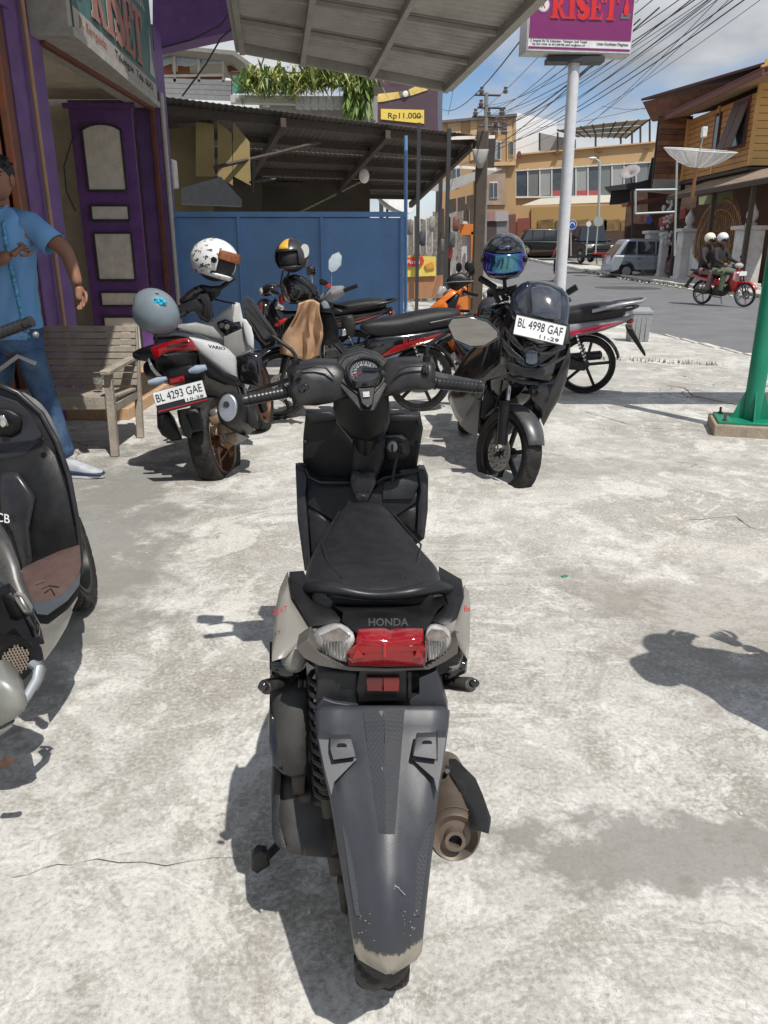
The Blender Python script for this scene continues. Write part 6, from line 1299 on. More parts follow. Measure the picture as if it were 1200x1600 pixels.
# ---- orange scooter
Pd = Q(690, 500, 8.2)
t, mir, B, Hh, W = bike('orange and black scooter parked beyond the others, front wheel toward the blue fence', (1.60, 8.55, 0), 202, 3, M('orange_bike_paint', (.70, .17, .015), .3, coat=.4), REDP, 'scooter', steer=-12)
mir(-1); mir(1)
zo = Zm(560, 160, 4.704); yO = 7.45
OBP = M('orange_bike_paint', (.70, .17, .015))
qp(t, 'front_fairing', OBP, zo([(512, 1525), (560, 1480), (620, 1430), (690, 1375), (728, 1395), (690, 1420), (640, 1455), (660, 1500), (640, 1560), (560, 1545)]), yO, .12, .03)
qp(t, 'front_fairing', BLKM, zo([(600, 1530), (640, 1460), (725, 1400), (745, 1420), (700, 1560), (690, 1620), (640, 1610)]), yO + .02, .16, .03)
qp(t, 'red_panel', REDP, zo([(600, 1560), (660, 1540), (680, 1590), (650, 1610), (610, 1600)]), yO - .03, .03, .008)
qp(t, 'headlamp', CLRL, zo([(568, 1400), (600, 1350), (640, 1355), (650, 1380), (590, 1430), (570, 1425)]), yO, .06, .012)
qp(t, 'handlebar_cowl', BLKM, zo([(645, 1310), (690, 1265), (760, 1250), (820, 1290), (845, 1320), (790, 1345), (730, 1385), (690, 1375), (655, 1345)]), yO + .05, .12, .03)
qt(t, 'brake_lever', BLKM, zo([(640, 1330, yO), (690, 1320, yO), (845, 1315, yO + .02)]), .008, 6)
MB().ell(Q(*zo([(815, 1205)])[0], yO + .05), (.045, .02, .05), 14, 8).build('mirror_housing', BLKM, t); qt(t, 'mirror_stem', BLKM, zo([(790, 1270, yO + .05), (815, 1210, yO + .05)]), .006, 6)
# ---- red and silver bike, right
Pf = Gd(905, 610)
t, mir, B, Hh, W = bike('silver and red motorbike with black seat, rear wheel showing past the black maxi scooter', (Pf.x, 7.75, 0), 166, 6, M('silver_grey_bike', (.24, .24, .25), .35, metal=.2, dust=.3), M('pinkish_red_stripe', (.60, .03, .09), .3, coat=.3), 'bebek', tail=M('silver_grey_bike', (.24, .24, .25)), steer=8, sk=1.35)
B(MB().tube([(-.02, .15, .84), (-.25, .14, .90), (-.46, .10, .93), (-.50, 0, .935), (-.46, -.10, .93), (-.25, -.14, .90), (-.02, -.15, .84)], .018, 10), 'grab_rail', M('silver_rail', (.32, .33, .36), .35, metal=.5))
# ================================================================ white maxi-style scooter with plate, left
wA = thing('scooter', 'white and black scooter with red tail lamp and plate BL 4293 GAE, leaning left', 'scooter', (-1.08, 4.72, 0))
lean = Vector((-.17, 0, 1)).normalized(); axA = Vector((1, -.12, .17)).normalized()
RC = Vector((-1.085, 4.82, .285)); 
BRIM = M('bronze_rim', (.14, .075, .045), .35, metal=.5)
wheel(wA, Q(336, 690, 4.86), .30, .135, axA, spokes=5, rim_col=BRIM)
FC = Vector((-1.0, 6.08, .28)); wheel(wA, FC, .28, .10, (1, -.1, .12), spokes=5, rim_col=BRIM)
yA = lambda u, v: 4.55 + max(0, u - 250) * .0052
# inner mass
MB().rings([(4.62, -1.36, .70, .09, .05), (4.75, -1.35, .68, .13, .08), (4.95, -1.32, .66, .16, .11), (5.2, -1.25, .62, .16, .16), (5.45, -1.2, .50, .15, .16), (5.7, -1.12, .36, .15, .1)], 24).build('body_core', BLKM, wA, sub=1)
qp(wA, 'side_panel', WHP, z4([(430, 697), (520, 715), (600, 735), (660, 770), (700, 810), (705, 830), (712, 935), (640, 905), (560, 850), (490, 785)]), lambda u, v: 4.62 + (u - 290) * .0065, .05, .03)
qp(wA, 'side_panel_white', WHP, z4([(190, 800), (215, 850), (250, 900), (275, 925), (240, 920), (205, 880), (188, 830)]), 4.62, .05, .01)
qp(wA, 'tail_cover', BLKG, z4([(222, 690), (250, 665), (330, 662), (430, 672), (520, 700), (600, 735), (430, 700), (330, 705), (220, 712)]), lambda u, v: 4.6 + (u - 250) * .006, .10, .015)
tl = qp(wA, 'tail_lamp', REDL, z4([(205, 760), (300, 730), (360, 712), (435, 705), (480, 772), (360, 775), (290, 790), (228, 825)]), 4.50, .06, .02)
qp(tl, 'lamp_divider', BLKG, z4([(300, 745), (420, 718), (430, 726), (310, 756)]), 4.475, .01)
qp(wA, 'tail_underside', BLKM, z4([(228, 825), (290, 790), (480, 775), (620, 890), (560, 905), (450, 860), (300, 890), (250, 900)]), lambda u, v: 4.58 + (u - 250) * .003, .2, .02)
qp(wA, 'under_panel', BLKM, z4([(480, 780), (640, 905), (712, 938), (720, 980), (640, 975), (540, 930), (500, 870)]), lambda u, v: 4.68 + (u - 310) * .004, .08, .015)
text(wA, 'lettering', INK, 'VARIO', Q(*z4([(590, 755)])[0], 4.70), (1, .9, -.30), (-.1, .2, 1), .020, .115, .003, bold=.02)
# fender arm with lamps and plate
qp(wA, 'fender_arm', BLKM, z4([(300, 890), (440, 860), (520, 905), (520, 950), (430, 960), (310, 970)]), 4.50, .10, .01)
ts = MB().tube(qpts(z4([(300, 935, 4.50), (250, 950, 4.50), (195, 960, 4.50)]), 0), [.012, .024, .014], 10).build('turn_signal', M('smoky_lens', (.30, .36, .45), .15), wA)
ts = MB().tube(qpts(z4([(430, 895, 4.48), (475, 882, 4.48), (528, 870, 4.48)]), 0), [.012, .026, .016], 10).build('turn_signal', M('smoky_lens', (.3, .36, .45)), wA)
qp(wA, 'reflector', REDL, z4([(312, 940), (400, 920), (405, 955), (315, 978)]), 4.46, .02, .004)
c0, c1, c2 = Q(*z4([(222, 1015)])[0], 4.42), Q(*z4([(515, 940)])[0], 4.42), Q(*z4([(248, 1142)])[0], 4.40)
X_ = c1 - c0; Y_ = c0 - c2; Y_ -= X_.normalized() * Y_.dot(X_.normalized())
plate(wA, (c1 + c2) / 2 + Vector((0, -.01, 0)), X_, Y_, X_.length, Y_.length, 'BL 4293 GAE', '10-28', True)
qp(wA, 'hugger', BLKM, z4([(360, 1130), (470, 1110), (500, 1150), (520, 1235), (450, 1250), (440, 1290), (400, 1270), (370, 1190)]), 4.52, .06, .015)
qp(wA, 'hugger_rib', GUN, z4([(370, 1130), (400, 1125), (450, 1245), (438, 1280), (410, 1262)]), 4.49, .03, .004)
qp(wA, 'belt_case', BLKM, z4([(242, 1150), (300, 1140), (350, 1200), (390, 1290), (330, 1300), (270, 1265), (245, 1220)]), 4.68, .2, .02)
# muffler
m0 = Q(*z4([(655, 1105)])[0], 4.52); m1 = Q(*z4([(790, 1180)])[0], 4.95); md_ = (m1 - m0).normalized()
MB().tube([m0, m0 + md_ * .03, m0 + md_ * .34, m0 + md_ * .48], [.064, .078, .085, .04], 24, True, 1.4).build('muffler', BLKM, wA)
MB().tube([m0 - md_ * .012, m0 + md_ * .012], [.055, .065], 24, True, 1.4).build('muffler_cap', M('satin_steel', (.45, .45, .46), .3, metal=.8), wA, bevel=.004)
MB().cyl(m0 - md_ * .014 + Vector((-.005, 0, .018)), m0 + Vector((-.005, 0, .018)), .018, 16).build('muffler_outlet', INK, wA)
MB().cyl(m0 - md_ * .014 + Vector((.005, 0, -.035)), m0 + Vector((.005, 0, -.035)), .007, 10).build('muffler_bolt', INK, wA)
qp(wA, 'muffler_shield', BLKD, z4([(700, 1040), (740, 1030), (820, 1160), (835, 1230), (800, 1225), (730, 1160), (712, 1100)]), 4.66, .04, .02)
qp(wA, 'swingarm', ALU, z4([(545, 1130), (600, 1110), (660, 1200), (700, 1260), (780, 1280), (700, 1325), (640, 1310), (570, 1190)]), 4.72, .05, .012)
for pts in ([(545, 1165), (610, 1140), (620, 1190), (560, 1210)], [(600, 1200), (650, 1190), (660, 1250), (610, 1260)], [(640, 1260), (700, 1250), (700, 1310), (650, 1310)]): qp(wA, 'axle_casting', M('rusty_casting', (.24, .17, .11), .7, metal=.3, var=.4), z4(pts), 4.70, .04, .012)
# seat, legshield, front
MB().rings([(4.60, -1.42, .775, .09, .03), (4.75, -1.40, .775, .13, .045), (5.0, -1.34, .775, .14, .05), (5.2, -1.28, .765, .11, .045), (5.35, -1.24, .78, .06, .03)], 22).build('seat', SEATM, wA, sub=1)
LS = M('cream_white_panel', (.56, .56, .53), .35, dust=.15)
qp(wA, 'inner_leg_shield', LS, z4([(470, 625), (560, 605), (630, 545), (700, 495), (725, 500), (742, 590), (790, 610), (805, 760), (740, 790), (690, 800), (640, 700), (610, 680), (560, 640)]), 5.62, .06, .012)
qp(wA, 'inner_leg_shield', M('grey_inner_panel', (.30, .30, .285), .5), z4([(632, 690), (745, 640), (755, 780), (700, 805), (635, 800)]), 5.58, .04, .006)
ig = qp(wA, 'switch_panel', BLKG, z4([(592, 610), (640, 592), (690, 610), (725, 605), (735, 640), (640, 682), (610, 660)]), 5.575, .03, .006)
for a in ((618, 628), (648, 636)): P = Q(*z4([a])[0], 5.555); MB().lathe([(0, 0), (.016, 0), (.02, .006), (.02, .012)], P, (0, 1, 0), 16).build('dial_knob', ALU, ig)
qp(wA, 'inner_leg_shield', WHP, z4([(742, 590), (780, 600), (805, 690), (808, 770), (770, 745), (748, 660)]), 5.55, .05, .01)
qp(wA, 'seat_side', M('grey_inner_panel', (.30, .30, .285)), z4([(350, 630), (470, 615), (570, 640), (630, 710), (520, 690), (400, 665)]), lambda u, v: 5.2 + (u - 280) * .003, .08, .012)
qp(wA, 'floor_side', BLKG, z4([(700, 820), (790, 790), (850, 800), (860, 1000), (800, 980), (730, 960), (708, 900)]), 5.35, .12, .02)
qt(wA, 'passenger_peg', BLKM, z4([(740, 1060, 5.0), (720, 975, 5.05), (750, 1000, 5.0), (760, 1060, 4.95)]), .018, 8)
# handlebar, turned
qp(wA, 'handlebar_cover', GUN, z4([(340, 520), (400, 500), (470, 470), (520, 480), (560, 500), (575, 575), (540, 612), (500, 600), (470, 545), (430, 555), (380, 575), (345, 560)]), 5.42, .07, .02)
qp(wA, 'instrument_pod', BLKG, z4([(372, 480), (420, 430), (470, 400), (500, 395), (515, 430), (470, 470), (400, 498), (378, 500)]), 5.44, .09, .02)
qp(wA, 'instrument_pod', GUN, z4([(470, 400), (500, 390), (560, 400), (620, 395), (610, 450), (560, 490), (510, 470)]), 5.5, .08, .015)
qp(wA, 'handlebar_cover', GUN, z4([(480, 450), (540, 430), (560, 520), (540, 580), (500, 560), (520, 500)]), 5.40, .05, .012)
grip(wA, Q(*z4([(400, 560)])[0], 5.38), Q(*z4([(338, 600)])[0], 5.25), .018)
MB().tube([Q(*z4([(600, 420)])[0], 5.5), Q(*z4([(690, 350)])[0], 5.55)], .016, 10).build('grip', BLKM, wA)
qt(wA, 'front_fork', BLKM, z4([(700, 700, 5.8), (860, 1120, 6.08)]), .04, 8)
MB().rings([(5.66, -1.14, .58, .16, .30), (5.78, -1.12, .60, .15, .26), (5.95, -1.1, .62, .07, .16)], 20).build('front_fairing', WHP, wA, sub=1)
qt(wA, 'clutch_lever', BLKM, [(*p, 5.55) for p in z4([(560, 470), (640, 490), (700, 500)])], .006, 6)
# ---------------------------------------------------------------- helmets
def helmet(name, label, c, r, rot, shell, visor=None, full=True, liner=INK, cut=.35, deep=1.0, vz=None):
    t = thing(name, label, 'helmet', c, rot)
    mb = MB(); n, m = 32, 20; rings = []
    for i in range(m + 1):
        ph = math.pi * .02 + (math.pi * (.70 if full else .62)) * i / m; ring = []
        for j in range(n):
            a = 2 * math.pi * j / n; x, y, z = math.sin(ph) * math.cos(a) * 1.15, math.sin(ph) * math.sin(a) * .94, math.cos(ph) * 1.0 * deep
            if z < -.2: k = 1 - .12 * (-.2 - z); x *= k; y *= k
            ring.append(Vector((x, y, z)) * r)
        rings.append(ring)
    k0 = len(mb.v); vs = [p for q in rings for p in q]; fs = []
    for i in range(m):
        for j in range(n):
            q = [i * n + j, i * n + (j + 1) % n, (i + 1) * n + (j + 1) % n, (i + 1) * n + j]; cc = sum((vs[k] for k in q), Vector()) / 4 / r
            face = cc.x > cut and abs(cc.y) < .74 and (-.42 if full else -9) < cc.z < .42
            if not face: fs.append(q)
    mb.add(vs, fs); mb.build('shell', shell, t, world=False, smooth=60, solid=r * .08)
    MB().ell((0, 0, -.02 * r), (r * 1.0, r * .82, r * .86), 20, 12).build('liner', liner, t, world=False)
    MB().lathe([(.80, 0), (.86, .03), (.82, .06)], (0, 0, 0), (0, 0, 1), 32).xf(Matrix.Diagonal((r * 1.02, r * .84, r, 1)) @ Matrix.Translation((0.02, 0, -.62 if full else -.40))).build('neck_trim', BLKM, t, world=False)
    if visor:
        mb = MB(); rows = []
        for i in range(9):
            z = (.42 if vz is None else vz[0]) - (.80 if vz is None else vz[1]) * i / 8; rows.append([Vector((math.cos(a) * 1.20 * math.sqrt(max(.1, 1 - (z * .62) ** 2)), math.sin(a) * .985 * math.sqrt(max(.1, 1 - (z * .62) ** 2)), z)) * r for a in [(-1.02 + 2.04 * k / 16) for k in range(17)]])
        mb.loft(rows, False, False); mb.build('visor', visor, t, world=False, smooth=80, solid=r * .02)
        for s in (-1, 1): MB().cyl((r * .5, s * r * .84, .1 * r), (r * .5, s * r * .97, .1 * r), r * .13, 16).build('visor_pivot', BLKM, t, world=False, bevel=.002)
    return t
# black full helmet with violet mirror visor, on the black maxi scooter
IRI = bpy.data.materials.new('iridescent_visor'); IRI.use_nodes = True; n, l = IRI.node_tree.nodes, IRI.node_tree.links; b = n['Principled BSDF']
lw_ = n.new('ShaderNodeTexCoord'); ns = n.new('ShaderNodeTexNoise'); ns.inputs['Scale'].default_value = 5; l.new(lw_.outputs['Object'], ns.inputs['Vector']); gr = n.new('ShaderNodeLayerWeight'); gr.inputs[0].default_value = .35
ad = n.new('ShaderNodeMath'); ad.operation = 'ADD'; l.new(gr.outputs['Facing'], ad.inputs[0]); mm = n.new('ShaderNodeMath'); mm.operation = 'MULTIPLY_ADD'; mm.inputs[1].default_value = .5; mm.inputs[2].default_value = -.2; l.new(ns.outputs[0], mm.inputs[0]); l.new(mm.outputs[0], ad.inputs[1])
cr = n.new('ShaderNodeValToRGB'); cr.color_ramp.elements[0].color = (.10, .28, .34, 1); cr.color_ramp.elements[0].position = .08; cr.color_ramp.elements[1].color = (.12, .02, .16, 1); cr.color_ramp.elements[1].position = .85
e = cr.color_ramp.elements.new(.3); e.color = (.05, .12, .45, 1); e = cr.color_ramp.elements.new(.5); e.color = (.16, .05, .48, 1)
l.new(ad.outputs[0], cr.inputs[0]); l.new(cr.outputs[0], b.inputs['Base Color']); b.inputs['Metallic'].default_value = .9; b.inputs['Roughness'].default_value = .12
z6b = Zm(660, 340, 3.529)
hc = Q(788, 404, 4.78)
hm1 = helmet('helmet', 'black full face helmet with violet blue mirror visor on the black maxi scooter', hc, .138, (0, R(12), R(-100)), M('helmet_black_gloss', (.012, .014, .014), .1, coat=1, var=.5, scale=8), IRI)
MB().ell((.138 * .92, 0, .138 * .66), (.02, .052, .016), 16, 8).build('brow_emblem', GUN, hm1, world=False); text(hm1, 'lettering', CHR, 'GM', wm(hm1) @ Vector((.150, 0, .094)), wm(hm1).to_3x3() @ Vector((0, 1, 0)), wm(hm1).to_3x3() @ Vector((-.5, 0, 1)), .018, .05)
# white stickered helmet
SH_ = M('stickered_white', (.72, .72, .71), .35, var=.04, coat=.3); n, l, b = nodes_of(SH_)
t_ = n.new('ShaderNodeTexCoord'); v1 = n.new('ShaderNodeTexNoise'); v1.inputs['Scale'].default_value = 26; v1.inputs['Detail'].default_value = 3; mp = n.new('ShaderNodeMapping'); mp.inputs['Scale'].default_value = (1, 1, 1.8); l.new(t_.outputs['Object'], mp.inputs[0]); l.new(mp.outputs[0], v1.inputs['Vector'])
mr = n.new('ShaderNodeMapRange'); mr.inputs[1].default_value = .60; mr.inputs[2].default_value = .625; l.new(v1.outputs[0], mr.inputs[0]); mi = n.new('ShaderNodeMix'); mi.data_type = 'RGBA'; l.new(mr.outputs[0], mi.inputs[0]); l.new(b.inputs['Base Color'].links[0].from_socket, mi.inputs[6]); mi.inputs[7].default_value = (.06, .05, .05, 1); l.new(mi.outputs[2], b.inputs['Base Color'])
hc = Q(336, 409, 5.45)
hm2 = helmet('helmet', 'white helmet covered in black stickers on the white scooter handlebar', hc, .145, (R(-8), R(14), R(-22)), SH_, M('amber_visor', (.35, .12, .05), .08, metal=.4, alpha=.8), True, vz=(.62, .42))
for i, (s, a, zz) in enumerate((('KYT', 1.9, .25), ('RACING', 2.3, .0), ('46', 1.5, -.25), ('ARAI', 2.6, .4))):
    p = Vector((math.cos(-a) * 1.2, math.sin(-a) * .99, 0)) * .145 * math.cos(zz); p.z = .145 * math.sin(zz); tx = Vector((-math.sin(-a), math.cos(-a), 0)); m3 = wm(hm2).to_3x3()
    text(hm2, 'sticker', INK if i % 2 == 0 else M('sticker_green', (.1, .3, .15), .5), s, wm(hm2) @ p, m3 @ tx, m3 @ Vector((-p.x * .25, 0, 1)), .022, .06, .001)
# grey half helmet on the tail
hc = Q(243, 489, 4.62)
hm3 = helmet('helmet', 'plain grey open helmet with small cyan emblem resting on the white scooter tail', hc, .127, (R(-18), R(-30), R(152)), M('grey_helmet_paint', (.17, .21, .235), .38, var=.05, coat=.2), None, False, cut=.62, deep=1.05)
mb = MB()
cyn = M('cyan_print', (.02, .42, .65), .4)
for k, (du, dv) in enumerate(((0, 0), (5, -3), (9, 1), (4, 4), (-4, 2), (-3, -4))): mb.ell(Q(243 + 4 + du, 489 - 18 + dv, 4.508), (.014, .006, .010), 10, 6)
mb.build('cyan_emblem', cyn, hm3)
text(hm3, 'lettering', INK, 'JPS', Q(256, 476, 4.512), (1, .3, .3), (0, .4, 1), .014, .04, .001)
# black and yellow helmet
hc = Q(456, 402, 6.2)
hm4 = helmet('helmet', 'black open helmet with yellow crown patch on the cloth draped motorbike', hc, .128, (R(4), R(4), R(-112)), M('helmet_satin_black', (.03, .03, .033), .35, coat=.3), None, True, cut=.25)
mb = MB(); rows = []
for i in range(8):
    ph = -.25 + 1.28 * i / 7; rows.append([Vector((math.sin(ph) * 1.22 * math.cos(a), math.sin(ph) * 1.0 * math.sin(a) , math.cos(ph) * 1.06)) * .128 for a in [(-.42 + .84 * k / 6) for k in range(7)]])
mb.loft(rows, False, False); mb.build('yellow_patch', M('yellow_print2', (.72, .42, .06), .4), hm4, world=False, solid=.002, smooth=80)
mb = MB(); mb.prism([Q(476 + 7 * math.cos(a), 392 + 11 * math.sin(a), 6.13) for a in [math.pi * k / 8 for k in range(16)]], (.0, .02, 0)); mb.build('white_patch', WHP, hm4)
qt(hm4, 'chin_strap', BLKM, [(443, 420, 6.15), (438, 445, 6.15), (444, 470, 6.15)], .006, 6)
# ================================================================ black maxi scooter with front plate, right
wE = thing('scooter', 'glossy black maxi scooter with tall windscreen and plate BL 4998 GAF, facing the camera', 'scooter', (.78, 4.75, 0))
axE = Vector((1, .50, -.16)).normalized()
fc = Q(*z6b([(470, 1300)])[0], 4.70); wheel(wE, fc, .285, .115, axE, spokes=6, disc=-.07)
wheel(wE, (.68, 5.98, .28), .28, .12, (1, -.2, -.1), spokes=5)
MB().rings([(4.72, .86, .70, .12, .10), (4.85, .84, .66, .19, .22), (5.1, .81, .56, .17, .24), (5.5, .77, .48, .15, .20), (5.9, .70, .55, .13, .14), (6.2, .64, .66, .09, .07), (6.35, .60, .70, .05, .03)], 26).build('body_core', BLKG, wE, sub=1)
yE = lambda u, v: 4.60
MB().rings([(4.98, .78, .34, .10, .12), (5.15, .76, .27, .16, .14), (5.6, .72, .26, .14, .14), (5.9, .68, .30, .11, .12)], 22).build('lower_body', BLKM, wE, sub=1)
P_ = lambda pts: z6b(pts)
ws = qp(wE, 'windscreen', M('smoked_screen', (.02, .024, .035), .06, coat=.8, var=.1), P_([(545, 365), (580, 350), (650, 352), (720, 365), (775, 392), (805, 430), (812, 500), (805, 560), (795, 640), (700, 610), (600, 580), (500, 560), (475, 500), (490, 440), (515, 390)]), lambda u, v: 4.52 + (500 - v) * .0022 + abs(u - 845) * .0012, .03, .05)
qp(wE, 'screen_reflection_patch', M('screen_reflection', (.05, .055, .07), .08, coat=.8), P_([(590, 380), (650, 370), (700, 380), (760, 420), (765, 470), (760, 560), (700, 560), (600, 540)]), lambda u, v: 4.475 + (500 - v) * .0022, .006, .02)  # lighter patch paints a reflection onto the windscreen
qp(wE, 'front_cowl', BLKG, P_([(475, 500), (500, 560), (520, 630), (640, 690), (780, 700), (800, 640), (812, 580), (812, 700), (795, 800), (760, 920), (700, 900), (600, 885), (500, 880), (440, 850), (430, 740), (425, 660), (440, 580)]), lambda u, v: 4.60 + abs(u - 835) * .0025, .08, .05)
for pts in ([(455, 600), (490, 640), (560, 720), (545, 735), (500, 700), (460, 650)], [(440, 660), (500, 730), (570, 790), (560, 800), (480, 760), (438, 700)], [(790, 700), (700, 740), (640, 745), (650, 760), (720, 755), (788, 720)], [(790, 760), (700, 800), (640, 815), (650, 828), (720, 815), (785, 775)]):
    qp(wE, 'cowl_fin', M('fin_black', (.02, .02, .022), .2, coat=.5), P_(pts), lambda u, v: 4.535 + abs(u - 835) * .002, .02, .004)
hl = qp(wE, 'headlamp_nose', M('lamp_smoke', (.12, .15, .20), .1, coat=.8), P_([(570, 745), (600, 735), (635, 745), (632, 800), (600, 812), (572, 800)]), 4.50, .04, .012)
qt(hl, 'nose_crest', BLKG, [(*p, 4.485) for p in P_([(560, 720), (612, 708), (650, 745)])], .008, 8)
qp(wE, 'grille', M('grille_grey', (.04, .04, .042), .5), P_([(470, 800), (560, 825), (640, 830), (740, 790), (720, 860), (640, 885), (560, 880), (490, 850)]), lambda u, v: 4.53 + abs(u - 835) * .0018, .02, .02)
qt(wE, 'chin_bar', GUN, [(*p, 4.56) for p in P_([(470, 880), (540, 905), (640, 915)])], .012, 8)
qp(wE, 'side_wing', BLKG, P_([(590, 900), (690, 885), (765, 845), (800, 740), (815, 700), (816, 780), (796, 895), (756, 1000), (706, 1080), (668, 1150), (640, 1085), (590, 1010)]), lambda u, v: 4.68 - (v - 600) * .0002, .20, .03)
qp(wE, 'side_wing', BLKG, P_([(385, 510), (440, 560), (430, 740), (470, 860), (400, 890), (360, 900), (330, 1000), (300, 1215), (240, 1180), (180, 1100), (140, 1000), (150, 900), (240, 760), (340, 640)]), lambda u, v: 4.70 + (790 - u) * .0062, .05, .03)
qp(wE, 'side_wing_panel', M('grey_side_panel', (.10, .10, .10), .3, dust=.3), P_([(300, 1000), (318, 1010), (300, 1215), (230, 1170), (205, 1140), (240, 1090)]), lambda u, v: 4.66 + (790 - u) * .0060, .04, .012)
qp(wE, 'inner_panel', BLKM, P_([(380, 880), (520, 900), (700, 890), (740, 950), (690, 1060), (620, 1090), (540, 1030), (440, 1010), (350, 1120), (320, 1100), (340, 960)]), 4.93, .10, .01)
c0, c1, c2 = Q(*P_([(518, 525)])[0], 4.44), Q(*P_([(790, 588)])[0], 4.44), Q(*P_([(498, 640)])[0], 4.40)
X_ = c1 - c0; Y_ = c0 - c2; Y_ -= X_.normalized() * Y_.dot(X_.normalized())
plate(wE, (c1 + c2) / 2 + Vector((.002, -.008, -.004)), X_, Y_, X_.length * 1.02, Y_.length * .98, 'BL 4998 GAF', '11-29')
# fork and fender
qt(wE, 'fork_leg', BLKM, [(*P_([(455, 1010)])[0], 4.62), (*P_([(440, 1250)])[0], 4.58)], .034, 12)
qt(wE, 'fork_tube', CHR, [(*P_([(480, 930)])[0], 4.68), (*P_([(470, 1010)])[0], 4.64)], .014, 10)
qt(wE, 'fork_leg', BLKM, [(*P_([(640, 1040)])[0], 4.80), (*P_([(600, 1180)])[0], 4.76)], .03, 10)
FEM = M('fender_grey_black', (.06, .06, .062), .35, dust=.2)
x_ = axE; mb = MB(); rows = []
up_ = Vector((0, 0, 1)); fwd = x_.cross(up_).normalized(); fwd = fwd if fwd.y < 0 else -fwd; upp = (up_ - x_ * x_.dot(up_)).normalized()
for i in range(22):
    a = R(22 + 118 * i / 21); d = fwd * math.cos(a) + upp * math.sin(a); row = []
    for j in range(9):
        s = -1 + j / 4; row.append(fc + d * (.315 - .03 * s * s) + x_ * (s * .078 * (.75 + .25 * math.sin(i / 21 * 3.14))))
    rows.append(row)
mb.loft(rows, False, False).build('front_fender', FEM, wE, smooth=70, solid=.006)
cal = MB().box(fc + x_ * -.085 + fwd * -.02 + upp * .1, (.04, .07, .09)).build('brake_caliper', ENG, wE, bevel=.008)
qt(wE, 'brake_hose', BLKM, [(*P_([(360, 1090)])[0], 4.6), (*P_([(400, 1060)])[0], 4.62), (*P_([(430, 960)])[0], 4.68), (*P_([(440, 900)])[0], 4.75)], .007, 8)
# handlebar of the maxi scooter
qt(wE, 'handlebar', BLKM, [(*P_([(420, 400)])[0], 4.86), (*P_([(520, 430)])[0], 4.92), (*P_([(780, 430)])[0], 4.92), (*P_([(850, 385)])[0], 4.9)], .014, 10)
MB().tube([Q(*P_([(400, 385)])[0], 4.84), Q(*P_([(318, 335)])[0], 4.80)], .019, 12).build('grip', BLKM, wE); MB().tube([Q(*P_([(800, 415)])[0], 4.9), Q(*P_([(852, 382)])[0], 4.88)], .020, 12).build('grip', BLKM, wE)
qt(wE, 'mirror_stem', BLKM, [(*P_([(470, 440)])[0], 4.88), (*P_([(455, 380)])[0], 4.86), (*P_([(450, 300)])[0], 4.84)], .012, 8)
qt(wE, 'chin_strap', BLKM, [(*p, 4.80) for p in P_([(395, 380), (400, 440), (415, 470), (450, 455), (500, 380)])], .008, 6)
qp(wE, 'mirror_stay', BLKM, P_([(390, 390), (430, 395), (520, 370), (530, 440), (470, 460), (405, 470), (395, 430)]), 4.86, .05, .01)
qt(wE, 'cable_loop', CHR, [(*p, 4.84) for p in P_([(425, 430), (440, 460), (470, 470), (480, 440), (455, 425)])], .006, 6)
qp(wE, 'handlebar_shroud', BLKG, P_([(330, 500), (400, 480), (480, 470), (500, 560), (440, 580), (360, 560), (310, 540)]), 4.88, .1, .03)
qp(wE, 'seat', SEATM, P_([(300, 530), (330, 490), (400, 480), (420, 520), (400, 570), (320, 575)]), 5.35, .9, .02)
qp(wE, 'white_badge', WHP, P_([(345, 495), (400, 475), (430, 490), (440, 510), (400, 530), (350, 525)]), 5.2, .05, .02)
# ================================================================ dark retro scooter, left edge
wG = thing('scooter', 'dark grey retro scooter with brown floor mat, cut off by the left edge', 'scooter', (-1.2, 1.9, 0))
z7 = Zm(0, 480, 2.1625)
GPT = M('dark_grey_gloss', (.045, .045, .044), .25, coat=.5, var=.08, dust=.15)
GPL = M('grey_beige_gloss', (.17, .166, .15), .25, coat=.5, var=.06, dust=.15)
wheel(wG, (-1.27, 2.84, .25), .25, .10, (1, .25, .22), spokes=5)
yG = lambda u, v: 2.62 - max(0, v - 650) * .0007
qp(wG, 'leg_shield', GUN, z7([(-260, 300), (-100, 262), (0, 264), (60, 290), (140, 360), (190, 450), (232, 570), (262, 730), (272, 830), (270, 950), (240, 960), (75, 895), (-50, 900), (-260, 800)]), lambda u, v: yG(u, v) + .03, .07, None, .012)
qt(wG, 'shield_edge', GUN, [(u, v, yG(u, v) + .02) for u, v in z7([(-100, 262), (0, 264), (60, 290), (140, 360), (190, 450), (232, 570), (262, 730), (272, 830), (271, 900)])], .010, 10)
qp(wG, 'inner_shield', BLKM, z7([(-200, 500), (0, 508), (80, 490), (140, 440), (185, 500), (225, 620), (262, 810), (130, 865), (75, 888), (-100, 880)]), yG, .04, .03)
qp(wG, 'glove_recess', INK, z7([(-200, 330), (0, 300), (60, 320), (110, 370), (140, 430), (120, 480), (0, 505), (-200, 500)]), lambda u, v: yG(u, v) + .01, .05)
qp(wG, 'glove_rim', GUN, z7([(-200, 500), (0, 500), (90, 484), (135, 440), (148, 445), (125, 490), (80, 505), (0, 517), (-200, 515)]), yG, .05, .006)
kb = qp(wG, 'ignition_panel', BLKM, z7([(-60, 340), (30, 345), (75, 370), (70, 420), (40, 440), (-60, 430)]), 2.60, .05, .012); qp(kb, 'key_slot', CHR, z7([(0, 365), (14, 365), (30, 400), (8, 408), (0, 400)]), 2.57, .02, .003)
qp(wG, 'inner_rib', GUN, z7([(0, 560), (60, 560), (120, 640), (100, 750), (110, 860), (80, 885), (40, 760), (0, 700)]), lambda u, v: yG(u, v) - .035, .02, .012)
text(wG, 'lettering', PLATE, 'CB', Q(*z7([(10, 712)])[0], 2.45), (1, 0, -.2), (0, .3, 1), .03, .045, .002)
